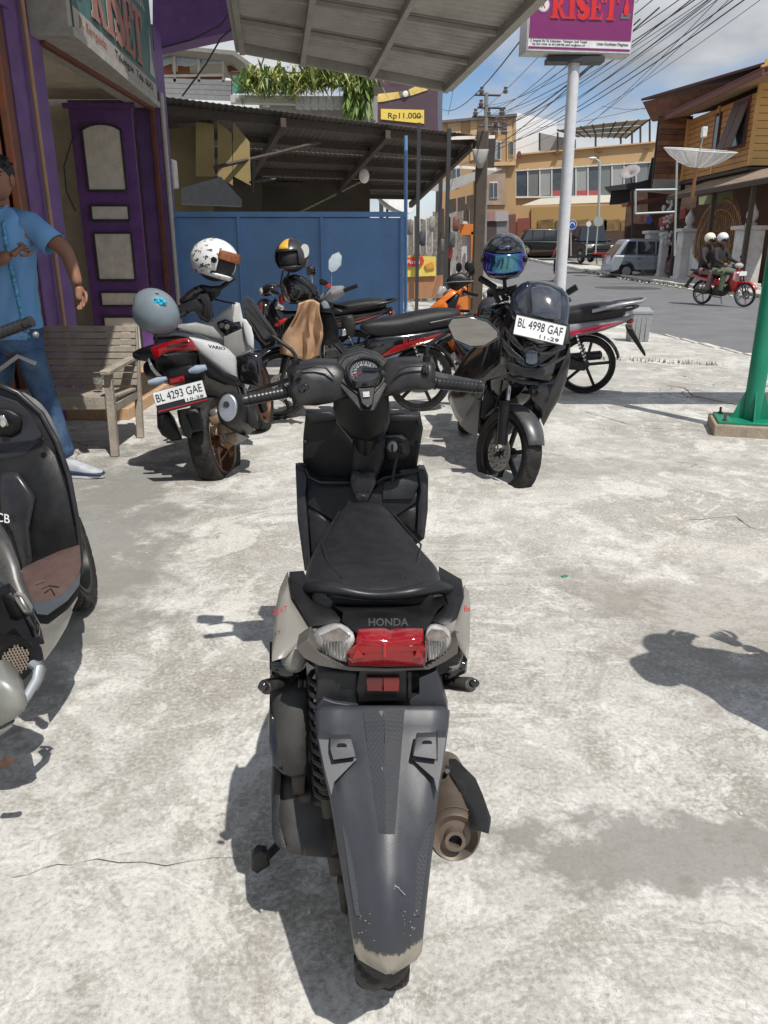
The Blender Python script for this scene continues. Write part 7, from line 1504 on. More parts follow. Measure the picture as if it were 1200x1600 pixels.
MAT_ = M('brown_rubber_mat', (.095, .060, .053), .28, var=.15, scale=6, coat=.15, bump=.2, bscale=30, dust=.2, dustcol=(.3, .22, .18))
mt = qp(wG, 'floor_mat', MAT_, z7([(75, 893), (130, 866), (200, 835), (270, 812), (274, 870), (262, 925), (225, 970), (150, 1020), (112, 1000), (90, 950)]), lambda u, v: 2.36 - (v - 870) * .0032, .03, .006)
for pts in ([(140, 950), (165, 940), (200, 945)], [(150, 965), (172, 950), (185, 972)], [(120, 935), (150, 925)]): qt(mt, 'scuff', BLKM, [(u, v, 2.348 - (v - 870) * .0032) for u, v in z7(pts)], .0015, 5)
qp(wG, 'floor_rim', M('pale_blue_grey_rim', (.07, .08, .09), .35), z7([(112, 1000), (150, 1020), (225, 972), (262, 925), (272, 900), (268, 940), (230, 990), (160, 1040), (125, 1036)]), lambda u, v: 2.34 - (v - 870) * .0032, .03, .003)
qp(wG, 'floor_side', GPL, z7([(125, 1036), (160, 1042), (230, 992), (270, 940), (262, 985), (240, 1030), (190, 1090), (150, 1118), (122, 1122), (110, 1085)]), lambda u, v: 2.30 - (v - 900) * .0030, .05, .012)
qp(wG, 'lower_skirt', GPL, z7([(122, 1124), (190, 1092), (245, 1030), (225, 1080), (190, 1140), (150, 1195), (140, 1150)]), lambda u, v: 2.25 - (v - 900) * .0028, .05, .01)
qp(wG, 'rear_body', GPT, z7([(-200, 700), (-40, 735), (0, 755), (40, 810), (65, 870), (80, 930), (108, 1000), (120, 1080), (60, 975), (0, 960), (-200, 950)]), lambda u, v: 2.05 - (v - 900) * .0012 , .10, .02)
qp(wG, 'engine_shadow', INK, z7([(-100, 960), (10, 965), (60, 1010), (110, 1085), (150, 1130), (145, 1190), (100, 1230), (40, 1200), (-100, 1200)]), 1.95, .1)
qp(wG, 'passenger_peg', BLKM, z7([(0, 975), (35, 955), (60, 985), (95, 1050), (60, 1062), (35, 1055), (10, 1010)]), 1.82, .05, .015)
pp_ = qt(wG, 'peg_bracket', ALU, [(*p, 1.80) for p in z7([(52, 975), (60, 968), (78, 975), (105, 1015), (103, 1025), (85, 1028), (60, 990), (52, 975)])], .006, 8)
qt(wG, 'peg_pivot', BLKG, [(*p, 1.80) for p in z7([(95, 1040), (115, 1075), (120, 1110)])], [.014, .016, .010], 10)
fcv = Q(*z7([(48, 1195)])[0], 1.72); fax = Vector((.85, -.5, .12)).normalized()
MB().lathe([(0, 0), (.04, 0), (.041, .006), (.056, .008), (.060, 0), (.062, -.05), (.055, -.12)], fcv, fax, 36).build('fan_cover', BLKM, wG)
mb = MB(); xx = fax.orthogonal().normalized(); yy = fax.cross(xx)
for i in range(-5, 6):
    for j in range(-5, 6):
        a, b_ = (i + .5 * (j % 2)) * .0085, j * .0075
        if a * a + b_ * b_ < .038 ** 2: mb.bar(fcv + fax * .004 + xx * (a - .003) + yy * (b_ - .003), fcv + fax * .006 + xx * (a + .003) + yy * (b_ + .003), .0035, .003, fax)
mb.build('fan_grille', M('grille_tan', (.36, .30, .24), .5, metal=.3), wG)
z8 = Zm(0, 900, 4.706)
qt(wG, 'centre_stand', M('pale_steel', (.34, .37, .40), .5, metal=.3), [(u, v, 1.70 - i * .02) for i, (u, v) in enumerate(z8([(240, 650), (285, 680), (270, 760), (200, 880), (150, 940)]))], .012, 10)
qt(wG, 'kick_lever', ALU, [(*p, 1.72) for p in z8([(230, 640), (300, 640), (325, 680), (300, 760), (262, 835)])], .006, 8)
qp(wG, 'crank_case', M('cast_alloy_case', (.27, .27, .25), .4, metal=.3, dust=.3), z8([(-200, 760), (0, 745), (60, 765), (150, 830), (205, 930), (180, 985), (110, 1050), (0, 1110), (-200, 1150)]), lambda u, v: 1.60, .12, .03)
qp(wG, 'crank_case', M('cast_alloy_case', (.27, .27, .25)), z8([(-100, 1130), (0, 1112), (110, 1062), (90, 1110), (0, 1172), (-100, 1200)]), 1.60, .1, .01)
qt(wG, 'stand_foot', M('rusty_bolt', (.16, .09, .06)), [(*p, 1.50) for p in z8([(-60, 1390), (0, 1385), (60, 1365), (75, 1350)])], .010, 8)
MB().rings([(1.0, -1.15, .5, .15, .2), (1.3, -1.18, .52, .2, .24), (1.7, -1.2, .50, .19, .22), (1.9, -1.22, .4, .15, .14)], 20).build('rear_core', GPT, wG, sub=1)
wheel(wG, (-1.13, 1.52, .26), .26, .1, (1, .1, .05), spokes=5)
MB().rings([(1.0, -1.15, .76, .12, .04), (1.3, -1.18, .77, .15, .05), (1.7, -1.2, .76, .14, .05), (1.95, -1.22, .76, .08, .04)], 20).build('seat', SEATM, wG, sub=1)
MB().rings([(2.62, -1.32, .62, .20, .34), (2.74, -1.33, .6, .16, .30), (2.86, -1.34, .62, .08, .2)], 20).build('front_cowl', GPL, wG, sub=1)
grip(wG, Q(-40, 536, 2.40), Q(50, 502, 2.38), .018)
qt(wG, 'handlebar', BLKM, [(-40, 536, 2.40), (-140, 540, 2.42)], .03, 10)
qt(wG, 'brake_lever', ALU, [(*p, 2.44) for p in z7([(-20, 225), (60, 165), (120, 190)])], .007, 8); MB().ell(Q(56, 523, 2.36), (.010, .01, .010), 10, 6).build('lever_ball', ALU, wG)
# ================================================================ people
SKIN = M('brown_skin', (.26, .125, .075), .55, var=.1, scale=20)
def skin(name, P, Eg, Rd, mat, parent=None, sub=2, root=0, world=True, **props):
    me = bpy.data.meshes.new(name); o = bpy.data.objects.new(name, me); COL.objects.link(o)
    if parent is not None:
        o.parent = parent; inv = wm(parent).inverted() if world else Matrix(); P = [inv @ Vector(p) for p in P]
    me.from_pydata([tuple(p) for p in P], Eg, []); md = o.modifiers.new('skin', 'SKIN'); md.use_smooth_shade = True
    sv = me.skin_vertices[0].data
    for i, r in enumerate(Rd):
        sv[i].radius = (r, r) if not isinstance(r, tuple) else r; sv[i].use_root = (i == root)
    md = o.modifiers.new('sub', 'SUBSURF'); md.levels = md.render_levels = sub
    me.materials.append(mat)
    for k, v in props.items(): o[k] = v
    return o
SHIRT = M('blue_cotton_shirt', (.16, .36, .64), .8, var=.08, scale=6, bump=1.0, bscale=9)
BATIK = M('batik_trim', (.12, .42, .68), .7, var=.8, scale=60)
JEANS = M('blue_jeans', (.035, .08, .17), .85, var=.5, scale=7, bump=1.0, bscale=14, dust=.8, dustcol=(.16, .25, .34), dscale=4)
HAIR = M('black_hair', (.010, .009, .009), .5, bump=.8, bscale=120)
man = thing('person', 'man in blue short sleeved shirt and jeans standing by the bench at the left edge', 'person', (-2.35, 4.95, 0))
Y0 = 4.95
J = dict(pel=(22, 520, 5.0), wst=(18, 480, 5.0), chest=(12, 395, 5.0), neckb=(-4, 325, 5.0), neck=(-6, 305, 4.99), head=(-7, 282, 4.98), headt=(-7, 262, 4.98),
         shL=(52, 352, 4.98), elL=(104, 392, 4.96), wrL=(123, 448, 4.90), shR=(-60, 350, 4.98), elR=(-52, 425, 4.80), wrR=(18, 398, 4.72),
         hipL=(42, 535, 4.98), knL=(68, 612, 4.95), anL=(104, 715, 4.98), hipR=(0, 535, 5.02), knR=(-5, 620, 5.10), anR=(-8, 705, 5.25))
K = list(J); Pj = [Q(*J[k]) for k in K]; I = {k: i for i, k in enumerate(K)}
Eg = [(I[a], I[b_]) for a, b_ in (('pel', 'wst'), ('wst', 'chest'), ('chest', 'neckb'), ('neckb', 'neck'), ('neck', 'head'), ('head', 'headt'), ('chest', 'shL'), ('shL', 'elL'), ('elL', 'wrL'), ('chest', 'shR'), ('shR', 'elR'), ('elR', 'wrR'), ('pel', 'hipL'), ('hipL', 'knL'), ('knL', 'anL'), ('pel', 'hipR'), ('hipR', 'knR'), ('knR', 'anR'))]
Rd = dict(pel=.12, wst=.115, chest=.125, neckb=.06, neck=.05, head=.085, headt=.07, shL=.06, elL=.050, wrL=.033, shR=.06, elR=.05, wrR=.036, hipL=.08, knL=.055, anL=.038, hipR=.08, knR=.055, anR=.038)
skin('body', Pj, Eg, [Rd[k] for k in K], SKIN, man)
# face, ear, hair
hc = Q(-3, 280, 4.96)
mb = MB(); mb.ell(hc + Vector((0, -.012, .0)), (.078, .098, .118), 24, 16); mb.build('head', SKIN, man, smooth=90)
for dx in (-.012, .040): MB().ell(hc + Vector((dx + .012, -.098, .014)), (.014, .010, .006), 10, 6).build('eye', M('eye_dark', (.05, .04, .04), .3), man); MB().tube([hc + Vector((dx - .008, -.104, .034)), hc + Vector((dx + .012, -.108, .038)), hc + Vector((dx + .034, -.098, .031))], .0045, 6).build('eyebrow', HAIR, man)
MB().tube([hc + Vector((.02, -.105, .02)), hc + Vector((.024, -.128, -.016)), hc + Vector((.022, -.112, -.03))], [.008, .015, .010], 10).build('nose', SKIN, man)
MB().tube([hc + Vector((-.006, -.102, -.055)), hc + Vector((.02, -.109, -.052)), hc + Vector((.044, -.098, -.055))], .006, 8, flat=.6).build('mouth', M('lips', (.20, .07, .05), .5), man)
MB().ell(hc + Vector((.083, -.0, -.005)), (.012, .024, .034), 10, 8).build('ear', SKIN, man)
mb = MB(); random.seed(12); mb.ell(hc + Vector((0, .014, .045)), (.088, .102, .092), 24, 14)
for k in range(160):
    a = random.uniform(0, 6.28); b_ = random.uniform(.2, 1.3); d = Vector((math.cos(a) * math.cos(b_), math.sin(a) * math.cos(b_), math.sin(b_))); p = hc + Vector((0, .012, .042)) + Vector((d.x * .085, d.y * .1, d.z * .09)); mb.tube([p, p + d * .014 + Vector((random.uniform(-.01, .01), -.006, 0))], [.006, .001], 4)
mb.build('hair', HAIR, man)
# hands: palm and five fingers each, joined smoothly
def hand(parent, W0, dirn, side, s=1.0, curl=.5, nrm=Vector((0, -1, 0)), mat=SKIN):
    d = Vector(dirn).normalized(); n_ = (nrm - d * nrm.dot(d)).normalized(); w = d.cross(n_) * side
    P = [W0 - d * .02, W0 + d * .035 * s, W0 + d * .075 * s]; E_ = [(0, 1), (1, 2)]; Rr = [.026 * s, (.036 * s, .019 * s), (.038 * s, .016 * s)]
    skin('hand', P, E_, Rr, mat, parent, 2)
    for k, (off, L) in enumerate(((-.031, .062), (-.011, .075), (.010, .070), (.029, .055))):
        b0 = W0 + d * .070 * s + w * off * s; L *= s; a1, a2, a3 = curl * .6, curl * 1.5, curl * 2.3
        q = [b0 - d * .02 * s, b0]; 
        for a, f_ in ((a1, .45), (a2, .32), (a3, .23)): q.append(q[-1] + (d * math.cos(a) + n_ * math.sin(a)) * L * f_)
        skin('finger', q, [(i, i + 1) for i in range(4)], [.009 * s, .0095 * s, .0088 * s, .008 * s, .0065 * s], mat, parent, 1)
    b0 = W0 + d * .02 * s + w * -.028 * s; q = [b0, b0 + (d * .6 - w * .8) * .032 * s, b0 + (d * .85 - w * .55) * .062 * s + n_ * .01, b0 + (d * 1.0 - w * .3) * .085 * s + n_ * .02]
    skin('finger', q, [(0, 1), (1, 2), (2, 3)], [.012 * s, .0115 * s, .010 * s, .008 * s], mat, parent, 1)
hand(man, Q(124, 452, 4.90), Q(131, 482, 4.87) - Q(124, 452, 4.9), 1, 1.0, .45, Vector((-.5, -.8, 0)))
hand(man, Q(22, 396, 4.72), Q(50, 374, 4.76) - Q(22, 396, 4.72), 1, .9, 1.5, Vector((.2, 1, -.2)))
# shirt: one mesh with sleeves
S = dict(hem=(18, 520, 4.99), wst=(16, 475, 4.99), chest=(12, 395, 4.99), up=(2, 350, 4.99), shL=(50, 352, 4.98), slL=(82, 377, 4.97), shR=(-52, 352, 4.98), slR=(-62, 400, 4.93))
SK_ = list(S); I = {k: i for i, k in enumerate(SK_)}
def torso_shell(name, mat, parent, rows, n=64, solid=.006, fold=.0055):
    full = []
    for r0, r1 in zip(rows, rows[1:]): full += [tuple(a + (b_ - a) * k / 3 for a, b_ in zip(r0, r1)) for k in range(3)]
    rows = full + [rows[-1]]
    rg = []
    for (u, v, Y, wu, dp) in rows:
        c = Q(u, v, Y); w = Q(u + wu, v, Y).x - c.x; rg.append([c + Vector((w * math.copysign(abs(math.cos(2 * math.pi * j / n)) ** .85, math.cos(2 * math.pi * j / n)), dp * math.sin(2 * math.pi * j / n), .004 * math.sin(5 * 2 * math.pi * j / n + v * .11))) * 1.0 + Vector((math.cos(2 * math.pi * j / n), math.sin(2 * math.pi * j / n), 0)) * fold * (math.sin(9.0 * j / n * 6.28 + v * .05) + .7 * math.sin(v * .21 + j * .9)) for j in range(n)])
    return MB().loft(rg, False).build(name, mat, parent, smooth=80, solid=solid)
torso_shell('shirt', SHIRT, man, [(18, 528, 5.0, 47, .145), (17, 500, 5.0, 45, .135), (15, 465, 5.0, 41, .125), (12, 430, 5.0, 42, .13), (8, 395, 5.0, 46, .14), (3, 362, 5.0, 51, .135), (-1, 342, 5.0, 52, .12), (-3, 332, 5.0, 38, .10), (-4, 325, 5.0, 22, .075)])
MB().tube(qpts([(26, 347, 5.0), (50, 352, 4.985), (68, 368, 4.975), (84, 382, 4.965)], 0), [.078, .072, .073, .076], 18, False).build('sleeve', SHIRT, man, smooth=80, solid=.006)
MB().tube(qpts([(-30, 345, 5.0), (-55, 352, 4.985), (-62, 385, 4.9), (-60, 400, 4.86)], 0), [.075, .078, .085, .085], 18, False).build('sleeve', SHIRT, man, smooth=80, solid=.006)
mb = MB(); rows = []
for u, v, Y in ((2, 335, 4.905), (6, 362, 4.85), (12, 400, 4.838), (18, 425, 4.842), (26, 460, 4.848), (34, 495, 4.845), (40, 520, 4.85)): rows.append([Q(u - 3, v, Y + .004), Q(u + 3, v, Y - .002)])
mb.loft(rows, False, False).build('shirt_trim', BATIK, man, solid=.004)
mb = MB().tube(qpts([(-18, 326, 4.93), (-6, 334, 4.90), (6, 328, 4.93), (10, 322, 4.97)], 0), [.012, .012, .012, .010], 8, flat=1).build('collar', SHIRT, man)
torso_shell('trousers', JEANS, man, [(20, 512, 5.0, 44, .135), (21, 530, 5.0, 45, .14), (22, 548, 5.0, 44, .13)])
MB().tube(qpts([(42, 532, 4.985), (53, 575, 4.965), (68, 612, 4.95), (82, 650, 4.955), (95, 688, 4.97), (104, 718, 4.985)], 0), [.098, .09, .076, .068, .062, .074], 20).build('trouser_leg', JEANS, man, smooth=80, sub=1)
MB().tube(qpts([(2, 532, 5.01), (-2, 575, 5.05), (-5, 620, 5.1), (-6, 660, 5.16), (-8, 700, 5.24)], 0), [.105, .095, .085, .075, .078], 20).build('trouser_leg', JEANS, man, smooth=80, sub=1)
def shoe(parent, heel, toe, h, name='shoe'):
    heel, toe = Vector(heel), Vector(toe); d = toe - heel; L = d.length; d.normalize(); m = Matrix((d, Vector((-d.y, d.x, 0)), Vector((0, 0, 1)))).transposed().to_4x4(); m.translation = heel
    a = MB().rings([(-.03, 0, .055, .02, .03), (0, 0, .06, .036, .05), (.07, 0, .065, .040, .058), (.14, 0, .052, .045, .042), (.21, 0, .038, .047, .028), (.265, 0, .034, .035, .02), (.285, 0, .03, .014, .012)], 18, ax='x'); a.xf(m); o = a.build(name, M('grey_trainer', (.42, .44, .47), .7, var=.15, scale=20), parent, sub=1)
    a = MB().rings([(-.04, 0, .014, .02, .014, 4), (0, 0, .014, .042, .016, 4), (.1, 0, .013, .045, .014, 4), (.2, 0, .013, .05, .014, 4), (.29, 0, .018, .02, .012, 4)], 18, ax='x'); a.xf(m); a.build('sole', WHITEP if 0 else M('shoe_sole', (.6, .6, .6), .6), o)
    a = MB().rings([(-.01, 0, .045, .040, .022), (.03, 0, .042, .044, .024), (.08, 0, .036, .050, .020), (.14, 0, .036, .0525, .017), (.21, 0, .032, .0535, .014), (.27, 0, .030, .042, .013), (.29, 0, .028, .02, .01)], 18, ax='x'); a.xf(m); a.build('side_patch', M('navy_patch', (.02, .035, .08), .6), o)
    return o
g_ = Gd(118, 745); shoe(man, (g_.x - .09, g_.y + .02, 0), (g_.x + .19, g_.y - .03, 0), .1)
g_ = Q(-10, 715, 5.28); shoe(man, (g_.x - .02, 5.35, 0), (g_.x + .05, 5.1, 0), .1)
# ---------------------------------------------------------------- riders on the road
def rider(parent, Wf, shirt, trouser, helm, x0, passenger=False, label=None):
    t = thing('person', label, 'person', tuple(Wf((x0, 0, .8))))
    Hh_ = lambda x, y, z: Wf((x0 + x, y, z))
    P = [Hh_(0, 0, .86), Hh_(.02, 0, 1.05), Hh_(.06, 0, 1.28), Hh_(.08, 0, 1.44), Hh_(.10, 0, 1.55), Hh_(.10, 0, 1.63),
         Hh_(.08, .19, 1.36), Hh_(.20, .27, 1.13), Hh_(.48, .27, 1.02) if not passenger else Hh_(.34, .2, 1.0), Hh_(.08, -.19, 1.36), Hh_(.20, -.27, 1.13), Hh_(.48, -.27, 1.02) if not passenger else Hh_(.34, -.2, 1.0),
         Hh_(.04, .11, .84), Hh_(.40, .17, .80), Hh_(.34, .17, .40), Hh_(.44, .18, .34), Hh_(.04, -.11, .84), Hh_(.40, -.17, .80), Hh_(.34, -.17, .40), Hh_(.44, -.18, .34)]
    E_ = [(0, 1), (1, 2), (2, 3), (3, 4), (4, 5), (2, 6), (6, 7), (7, 8), (2, 9), (9, 10), (10, 11), (0, 12), (12, 13), (13, 14), (14, 15), (0, 16), (16, 17), (17, 18), (18, 19)]
    Rr = [.13, .125, .14, .06, .07, .06, .07, .05, .035, .07, .05, .035, .1, .075, .05, .04, .1, .075, .05, .04]
    skin('body', P, E_, Rr, shirt, t, 1)
    for s in (0, 4): MB().tube([P[12 + s], P[13 + s], P[14 + s]], [.105, .085, .065], 12).build('trouser_leg', trouser, t)
    for k in (8, 11): MB().ell(P[k], (.05, .05, .05), 10, 8).build('hand', SKIN, t)
    hd = Hh_(.12, 0, 1.62); MB().ell(hd - Vector((0, .03, .03)), (.085, .10, .11), 14, 10).build('face', SKIN, t)
    MB().ell(hd + Vector((0, .02, .035)), (.135, .15, .13), 18, 12).build('helmet', helm, t); MB().ell(hd + Vector((.04, -.085, -.02)), (.11, .07, .06), 14, 8).build('visor', M('dark_visor', (.02, .02, .025), .15), t)
    return t
yR = 20.5; xR = Q(1128, 470, yR).x
rb, mir, B, Hh, WR = bike('red underbone motorbike ridden by two people on the road', (xR - .30, yR + .55, gz(yR)), -60, -2, REDP, M('pale_pink_panel', (.55, .30, .30), .3), 'bebek', rim=M('alloy_rim', (.30, .30, .31), .35, metal=.6))
mir(1); mir(-1)
B(MB().box((1.13, 0, .80), (.02, .28, .10)), 'plate', PLATE)
B(MB().ell((.99, 0, .99), (.10, .13, .07), 16, 8), 'headlamp_shell', CLRL)
BKS = M('black_jacket', (.02, .018, .02), .8, var=.3)
rider(rb, WR, BKS, M('green_grey_cloth', (.10, .13, .07), .8), M('white_helmet', (.7, .7, .7), .3), .32, label='rider in a black jacket and white helmet steering the red motorbike')
rider(rb, WR, M('plum_jacket', (.035, .025, .03), .8), M('pink_brown_cloth', (.22, .12, .12), .8), M('cream_helmet', (.75, .72, .6), .3), -.06, True, label='passenger in pink brown trousers sitting behind the rider on the red motorbike')
yR2 = 34.0; xR2 = Q(873, 440, yR2).x
r2, mir, B, Hh, WR2 = bike('red and black motorbike half hidden by the white sign pole', (xR2 + .0, yR2, gz(yR2)), 82, -2, REDP, WHP, 'bebek')
rider(r2, WR2, M('white_red_jacket', (.6, .12, .12), .8, var=.3), BKS, REDP, .25, label='rider in a red and white jacket half hidden by the white sign pole')
wkr = thing('person', 'small distant pedestrian in pale clothes by the red shop fronts', 'person', tuple(Q(752, 395, 57)))
b0 = Q(754, 400, 57); b0.z = gz(57)
skin('body', [b0 + Vector(p) for p in ((0, 0, .95), (0, 0, 1.2), (0, 0, 1.4), (0, 0, 1.55), (0, 0, 1.65), (.22, 0, 1.35), (.28, 0, .95), (-.22, 0, 1.35), (-.28, 0, .95), (.1, 0, .9), (.12, 0, .05), (-.1, 0, .9), (-.12, 0, .05))], [(0, 1), (1, 2), (2, 3), (3, 4), (2, 5), (5, 6), (2, 7), (7, 8), (0, 9), (9, 10), (0, 11), (11, 12)], [.15, .15, .15, .07, .09, .07, .05, .07, .05, .1, .07, .1, .07], M('pale_clothes', (.45, .42, .36), .8), wkr, 1)
# ================================================================ cars
def car(label, loc, head, L, Wd, Ht, paint, cat='car', boxy=False, scale=1):
    t = thing('car', label, cat, loc, (0, 0, R(head))); wr = .30 if not boxy else .36
    def B(mb, name, mat, **k): return mb.build(name, mat, t, world=False, **k)
    h = L / 2; gl = M('car_glass', (.03, .035, .04), .06, spec=.9)
    fx, rx = h - .78, -h + .72
    def arch(x, n=8): return [(x + (wr + .06) * math.cos(math.pi * (1 - k / n)), .20 + .15 + (wr + .05) * math.sin(math.pi * (1 - k / n))) for k in range(n + 1)]
    belt = .95 if not boxy else 1.08
    out = [(-h + .02, .32)] + [(-h + .05, .26)] + arch(rx) + arch(fx) + [(h - .1, .26), (h, .42), (h - .02, .72), (h - .22, .86 if not boxy else 1.0), (h - 1.05, belt), (-h + .1, belt + .03), (-h, .80)]
    mb = MB(); mid = Wd / 2
    rg = []
    for y, k in ((-mid, .985), (-mid + .05, 1.0), (0, 1.0), (mid - .05, 1.0), (mid, .985)): rg.append([Vector((x * k, y, z)) for x, z in out])
    mb.loft(rg); B(mb, 'body_shell', paint, bevel=.06, smooth=40)
    w0, w1 = (h - 1.0, h - 1.75) if not boxy else (h - 1.15, h - 1.45)
    r0, r1 = -h + .10, -h + (.62 if not boxy else .2)
    cabo = [(r0, belt), (w0, belt), (w1, Ht - .03), (w1 - .6, Ht), (r1 + .3, Ht), (r1, Ht - .04)]
    rg = []
    for y, s in ((-mid + .04, 0), (-mid + .16, 1), (mid - .16, 1), (mid - .04, 0)): rg.append([Vector((x, (y if z > belt + .01 else math.copysign(mid - .03, y)), z)) for x, z in cabo])
    mb = MB(); A_ = [Vector((x, math.copysign((mid - .04) if z < belt + .01 else mid - .17, -1), z)) for x, z in cabo]; B_ = [Vector((p.x, -p.y, p.z)) for p in A_]
    mb.loft([A_, B_]); B(mb, 'roof_cabin', paint, bevel=.08, smooth=40, seg=3)
    for s in (-1, 1):
        xs = [r0 + .22, r0 + 1.0, r0 + 1.85, w0 - .18]
        for a, c in zip(xs, xs[1:]):
            tz = Ht - .12; f = lambda x, z: (min(max(x + (0 if z < belt + .1 else 0), r1 + (.1 if z > belt + .1 else -9)), w1 + .06 if z > belt + .1 else 99), s * ((mid - .04) - (.13) * (z - belt) / (Ht - belt) + .006), z)
            mb = MB(); mb.prism([f(a + .04, belt + .06), f(c - .04, belt + .06), f(c - .04, tz), f(a + .04, tz)], (0, -s * .01, 0)); B(mb, 'side_window', gl)
        mb = MB().tube([(fx - wr, s * (mid + .01), .62), (0, s * (mid + .01), .62), (rx + wr, s * (mid + .01), .64)], .01, 4); B(mb, 'side_moulding', paint)
        for xx in (.0, -.85): B(MB().box((xx, s * (mid + .01), .84), (.16, .03, .03)), 'door_handle', CHR if boxy else INK)
        B(MB().box((w0 - .1, s * (mid + .09), belt + .08), (.09, .18, .13), None), 'wing_mirror', paint, bevel=.03)
        for x in (fx, rx):
            wh = wheel(t, wm(t) @ Vector((x, s * (mid - .11), wr)), wr, .2, wm(t).to_3x3() @ Vector((0, 1, 0)), spokes=7, rim_col=M('car_alloy', (.35, .35, .36), .35, metal=.6), groove=False)
            MB().cyl((x, s * (mid - .18), wr), (x, s * (mid - .02), wr), wr * .66, 20).build('wheel_cover', M('car_alloy', (.35, .35, .36)), t, world=False, bevel=.01)
        B(MB().box((h - .06, s * (mid - .22), .70 if not boxy else .84), (.12, .28, .16)), 'headlamp', CLRL, bevel=.03)
        B(MB().box((-h + .04, s * (mid - .12), .86), (.08, .14, .28)), 'tail_lamp', REDL, bevel=.02)
    B(MB().prism([(w0 - .04, -mid + .12, belt + .04), (w0 - .04, mid - .12, belt + .04), (w1 + .03, mid - .24, Ht - .08), (w1 + .03, -mid + .24, Ht - .08)], (.03, 0, .02)), 'windscreen', gl)
    B(MB().prism([(r0 + .03, -mid + .14, belt + .06), (r0 + .03, mid - .14, belt + .06), (r1 + .02, mid - .24, Ht - .1), (r1 + .02, -mid + .24, Ht - .1)], (-.03, 0, .02)), 'rear_window', gl)
    B(MB().box((h - .01, 0, .62 if not boxy else .82), (.05, .9, .2)), 'grille', INK, bevel=.01); B(MB().box((h - .02, 0, .42), (.1, Wd * .92, .2)), 'bumper', paint if not boxy else BLKM, bevel=.03); B(MB().box((-h + .02, 0, .42), (.1, Wd * .92, .2)), 'bumper', paint, bevel=.03)
    B(MB().box((h + .03, 0, .46), (.02, .4, .12)), 'number_plate', PLATE if not boxy else M('plate_dark', (.05, .05, .05), .5))
    if boxy:
        B(MB().box((0, 0, .36), (L * .8, Wd * .98, .18)), 'side_step', BLKM); B(MB().box((h + .05, 0, .5), (.08, 1.0, .10)), 'bull_bar', M('red_bar', (.25, .01, .01), .4), bevel=.01)
    t.scale = (scale,) * 3
    return t
SILV = M('silver_car_paint', (.36, .39, .44), .3, metal=.4, coat=.5, var=.02)
DARKC = M('dark_car_paint', (.012, .013, .016), .35, coat=.15, spec=.35)
c_ = Q(1012, 426, 38.5); car('silver people carrier parked with its rear to the road by the white pillars', (12.7, 38.3, gz(38) - .02), 0, 4.15, 1.65, 1.68, SILV, scale=1.04)
P = Q(846, 398, 62); car('dark long people carrier crossing at the far junction', (P.x + .3, 62.0, P.z), 0, 4.6, 1.75, 1.85, DARKC, scale=1.0)
P = Q(919, 411, 52); car('black boxy off road car facing the camera beside the silver car', (P.x + .15, 53.2, P.z), -82, 3.9, 1.75, 1.95, DARKC, boxy=True, scale=1.18)
P = Q(1046, 430, 35.8); car('maroon car mostly hidden behind the white gate pillars', (14.8, 36.0, gz(36)), 0, 4.2, 1.65, 1.5, M('maroon_car_paint', (.08, .025, .03), .3, coat=.5), scale=.95)
# ---------------------------------------------------------------- unseen bystander added outside the frame at the right to cast the shadow on the yard
by_ = thing('person', 'unseen bystander in dark clothes, added outside the right edge to cast a yard shadow', 'person', (1.52, 1.72, 0))
bs = Vector((1.52, 1.72, 0))
skin('body', [bs + Vector(p) for p in ((0, 0, .95), (0, 0, 1.15), (0, 0, 1.34), (0, 0, 1.45), (0, .01, 1.53), (0, .01, 1.60), (.18, 0, 1.36), (.25, .04, 1.08), (.12, .27, 1.10), (-.18, 0, 1.36), (-.25, .04, 1.08), (-.08, .27, 1.10), (.1, 0, .9), (.11, .01, .48), (.12, -.02, .07), (-.1, 0, .9), (-.11, .01, .48), (-.12, -.02, .07))],
     [(0, 1), (1, 2), (2, 3), (3, 4), (4, 5), (2, 6), (6, 7), (7, 8), (2, 9), (9, 10), (10, 11), (0, 12), (12, 13), (13, 14), (0, 15), (15, 16), (16, 17)], [.12, .12, .12, .058, .08, .07, .055, .042, .03, .055, .042, .03, .08, .06, .04, .08, .06, .04], SKIN, by_, 2)
TS = M('dark_grey_tshirt', (.05, .052, .06), .85, var=.15, bump=.8, bscale=10)
rg = []
for z, w, d in ((.86, .19, .135), (.95, .18, .13), (1.05, .165, .12), (1.18, .17, .125), (1.30, .195, .13), (1.38, .20, .115), (1.42, .14, .09), (1.445, .075, .07)):
    rg.append([bs + Vector((w * math.cos(2 * math.pi * j / 40) + .005 * math.sin(j * .9 + z * 20), d * math.sin(2 * math.pi * j / 40), z + .004 * math.sin(j * .8))) for j in range(40)])
MB().loft(rg, False).build('shirt', TS, by_, smooth=80, solid=.006)
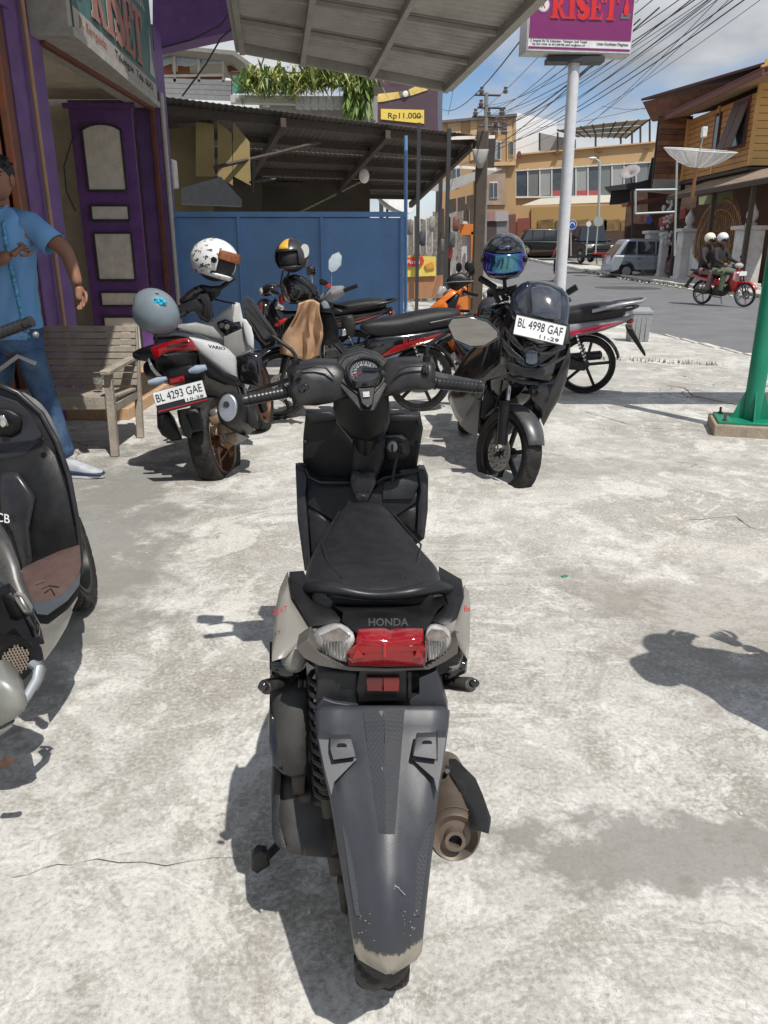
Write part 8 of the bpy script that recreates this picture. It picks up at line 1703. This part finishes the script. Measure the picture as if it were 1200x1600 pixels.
for s_ in (-1, 1):
    MB().tube([bs + Vector((s_ * .13, 0, 1.38)), bs + Vector((s_ * .20, .01, 1.32)), bs + Vector((s_ * .235, .025, 1.17))], [.075, .07, .068], 18, False).build('sleeve', TS, by_, smooth=80, solid=.005)
    MB().tube([bs + Vector((s_ * .09, 0, .93)), bs + Vector((s_ * .105, .005, .70)), bs + Vector((s_ * .11, .01, .48)), bs + Vector((s_ * .115, 0, .25)), bs + Vector((s_ * .12, -.015, .09))], [.105, .09, .075, .068, .07], 20).build('trouser_leg', JEANS, by_, smooth=80, sub=1)
    shoe(by_, bs + Vector((s_ * .125, -.05, 0)), bs + Vector((s_ * .14, .2, 0)), .1)
    hand(by_, bs + Vector((s_ * .10, .28, 1.10)), Vector((-s_ * .5, .8, .1)), s_, .95, .8, Vector((0, 0, -1)))
    MB().ell(bs + Vector((s_ * .078, .012, 1.575)), (.012, .022, .032), 10, 8).build('ear', SKIN, by_)
    MB().ell(bs + Vector((s_ * .03, .098, 1.60)), (.014, .010, .007), 10, 6).build('eye', M('eye_dark', (.05, .04, .04)), by_)
MB().ell(bs + Vector((0, .012, 1.58)), (.076, .096, .115), 24, 16).build('head', SKIN, by_, smooth=90)
MB().tube([bs + Vector((0, .10, 1.605)), bs + Vector((0, .122, 1.565)), bs + Vector((0, .106, 1.552))], [.008, .015, .010], 10).build('nose', SKIN, by_)
MB().tube([bs + Vector((-.025, .094, 1.527)), bs + Vector((0, .104, 1.529)), bs + Vector((.025, .094, 1.527))], .006, 8, flat=.6).build('mouth', M('lips', (.20, .07, .05)), by_)
MB().ell(bs + Vector((0, -.008, 1.625)), (.092, .108, .098), 24, 14).build('hair', HAIR, by_)
mb = MB(); v = Gd(1177, 1022)
sset(MB().box((v.x, v.y, .003), (.045, .006, .005), (0, 0, .05)).build('cigarette_butt', WHITEP, None, bevel=.001), 'tiny white cigarette butt lying in the shadow at the right', 'litter')
v = Gd(882, 901); sset(MB().box((v.x, v.y, .003), (.03, .016, .004), (0, 0, .5)).build('green_scrap', M('green_scrap', (.02, .25, .15), .5), None, bevel=.001), 'tiny green plastic scrap on the concrete right of the seat', 'litter')

# cracks in the concrete: thin dark ribbons following broken paths
CRK = M('crack_dirt', (.05, .045, .038), .95)
random.seed(21)
def crack(pts, w):
    P = [Gd(u, v, .003) for u, v in pts]; Q_ = []
    for a, b_ in zip(P, P[1:]):
        n_ = max(3, int((b_ - a).length / .05))
        for k in range(n_): p = a + (b_ - a) * k / n_; s_ = (b_ - a).cross(Vector((0, 0, 1))).normalized(); Q_.append(p + s_ * random.gauss(0, .0035))
    Q_.append(P[-1]); mb = MB(); vs = []
    for i, p in enumerate(Q_):
        d = Q_[min(i + 1, len(Q_) - 1)] - Q_[max(i - 1, 0)]; s_ = d.cross(Vector((0, 0, 1))).normalized() * w * random.uniform(.25, 1); vs += [p - s_, p + s_]
    mb.add(vs, [(2 * i, 2 * i + 1, 2 * i + 3, 2 * i + 2) for i in range(len(Q_) - 1)]).build('crack', CRK, None, smooth=0, kind='structure')
crack([(1042, 602), (1070, 606), (1082, 618), (1110, 624), (1150, 632), (1205, 641)], .010)
crack([(1080, 812), (1150, 806), (1172, 824), (1205, 832)], .003)
crack([(20, 1372), (90, 1352), (150, 1345), (260, 1348), (372, 1340)], .0011)
crack([(905, 640), (1000, 668), (1100, 672)], .004)
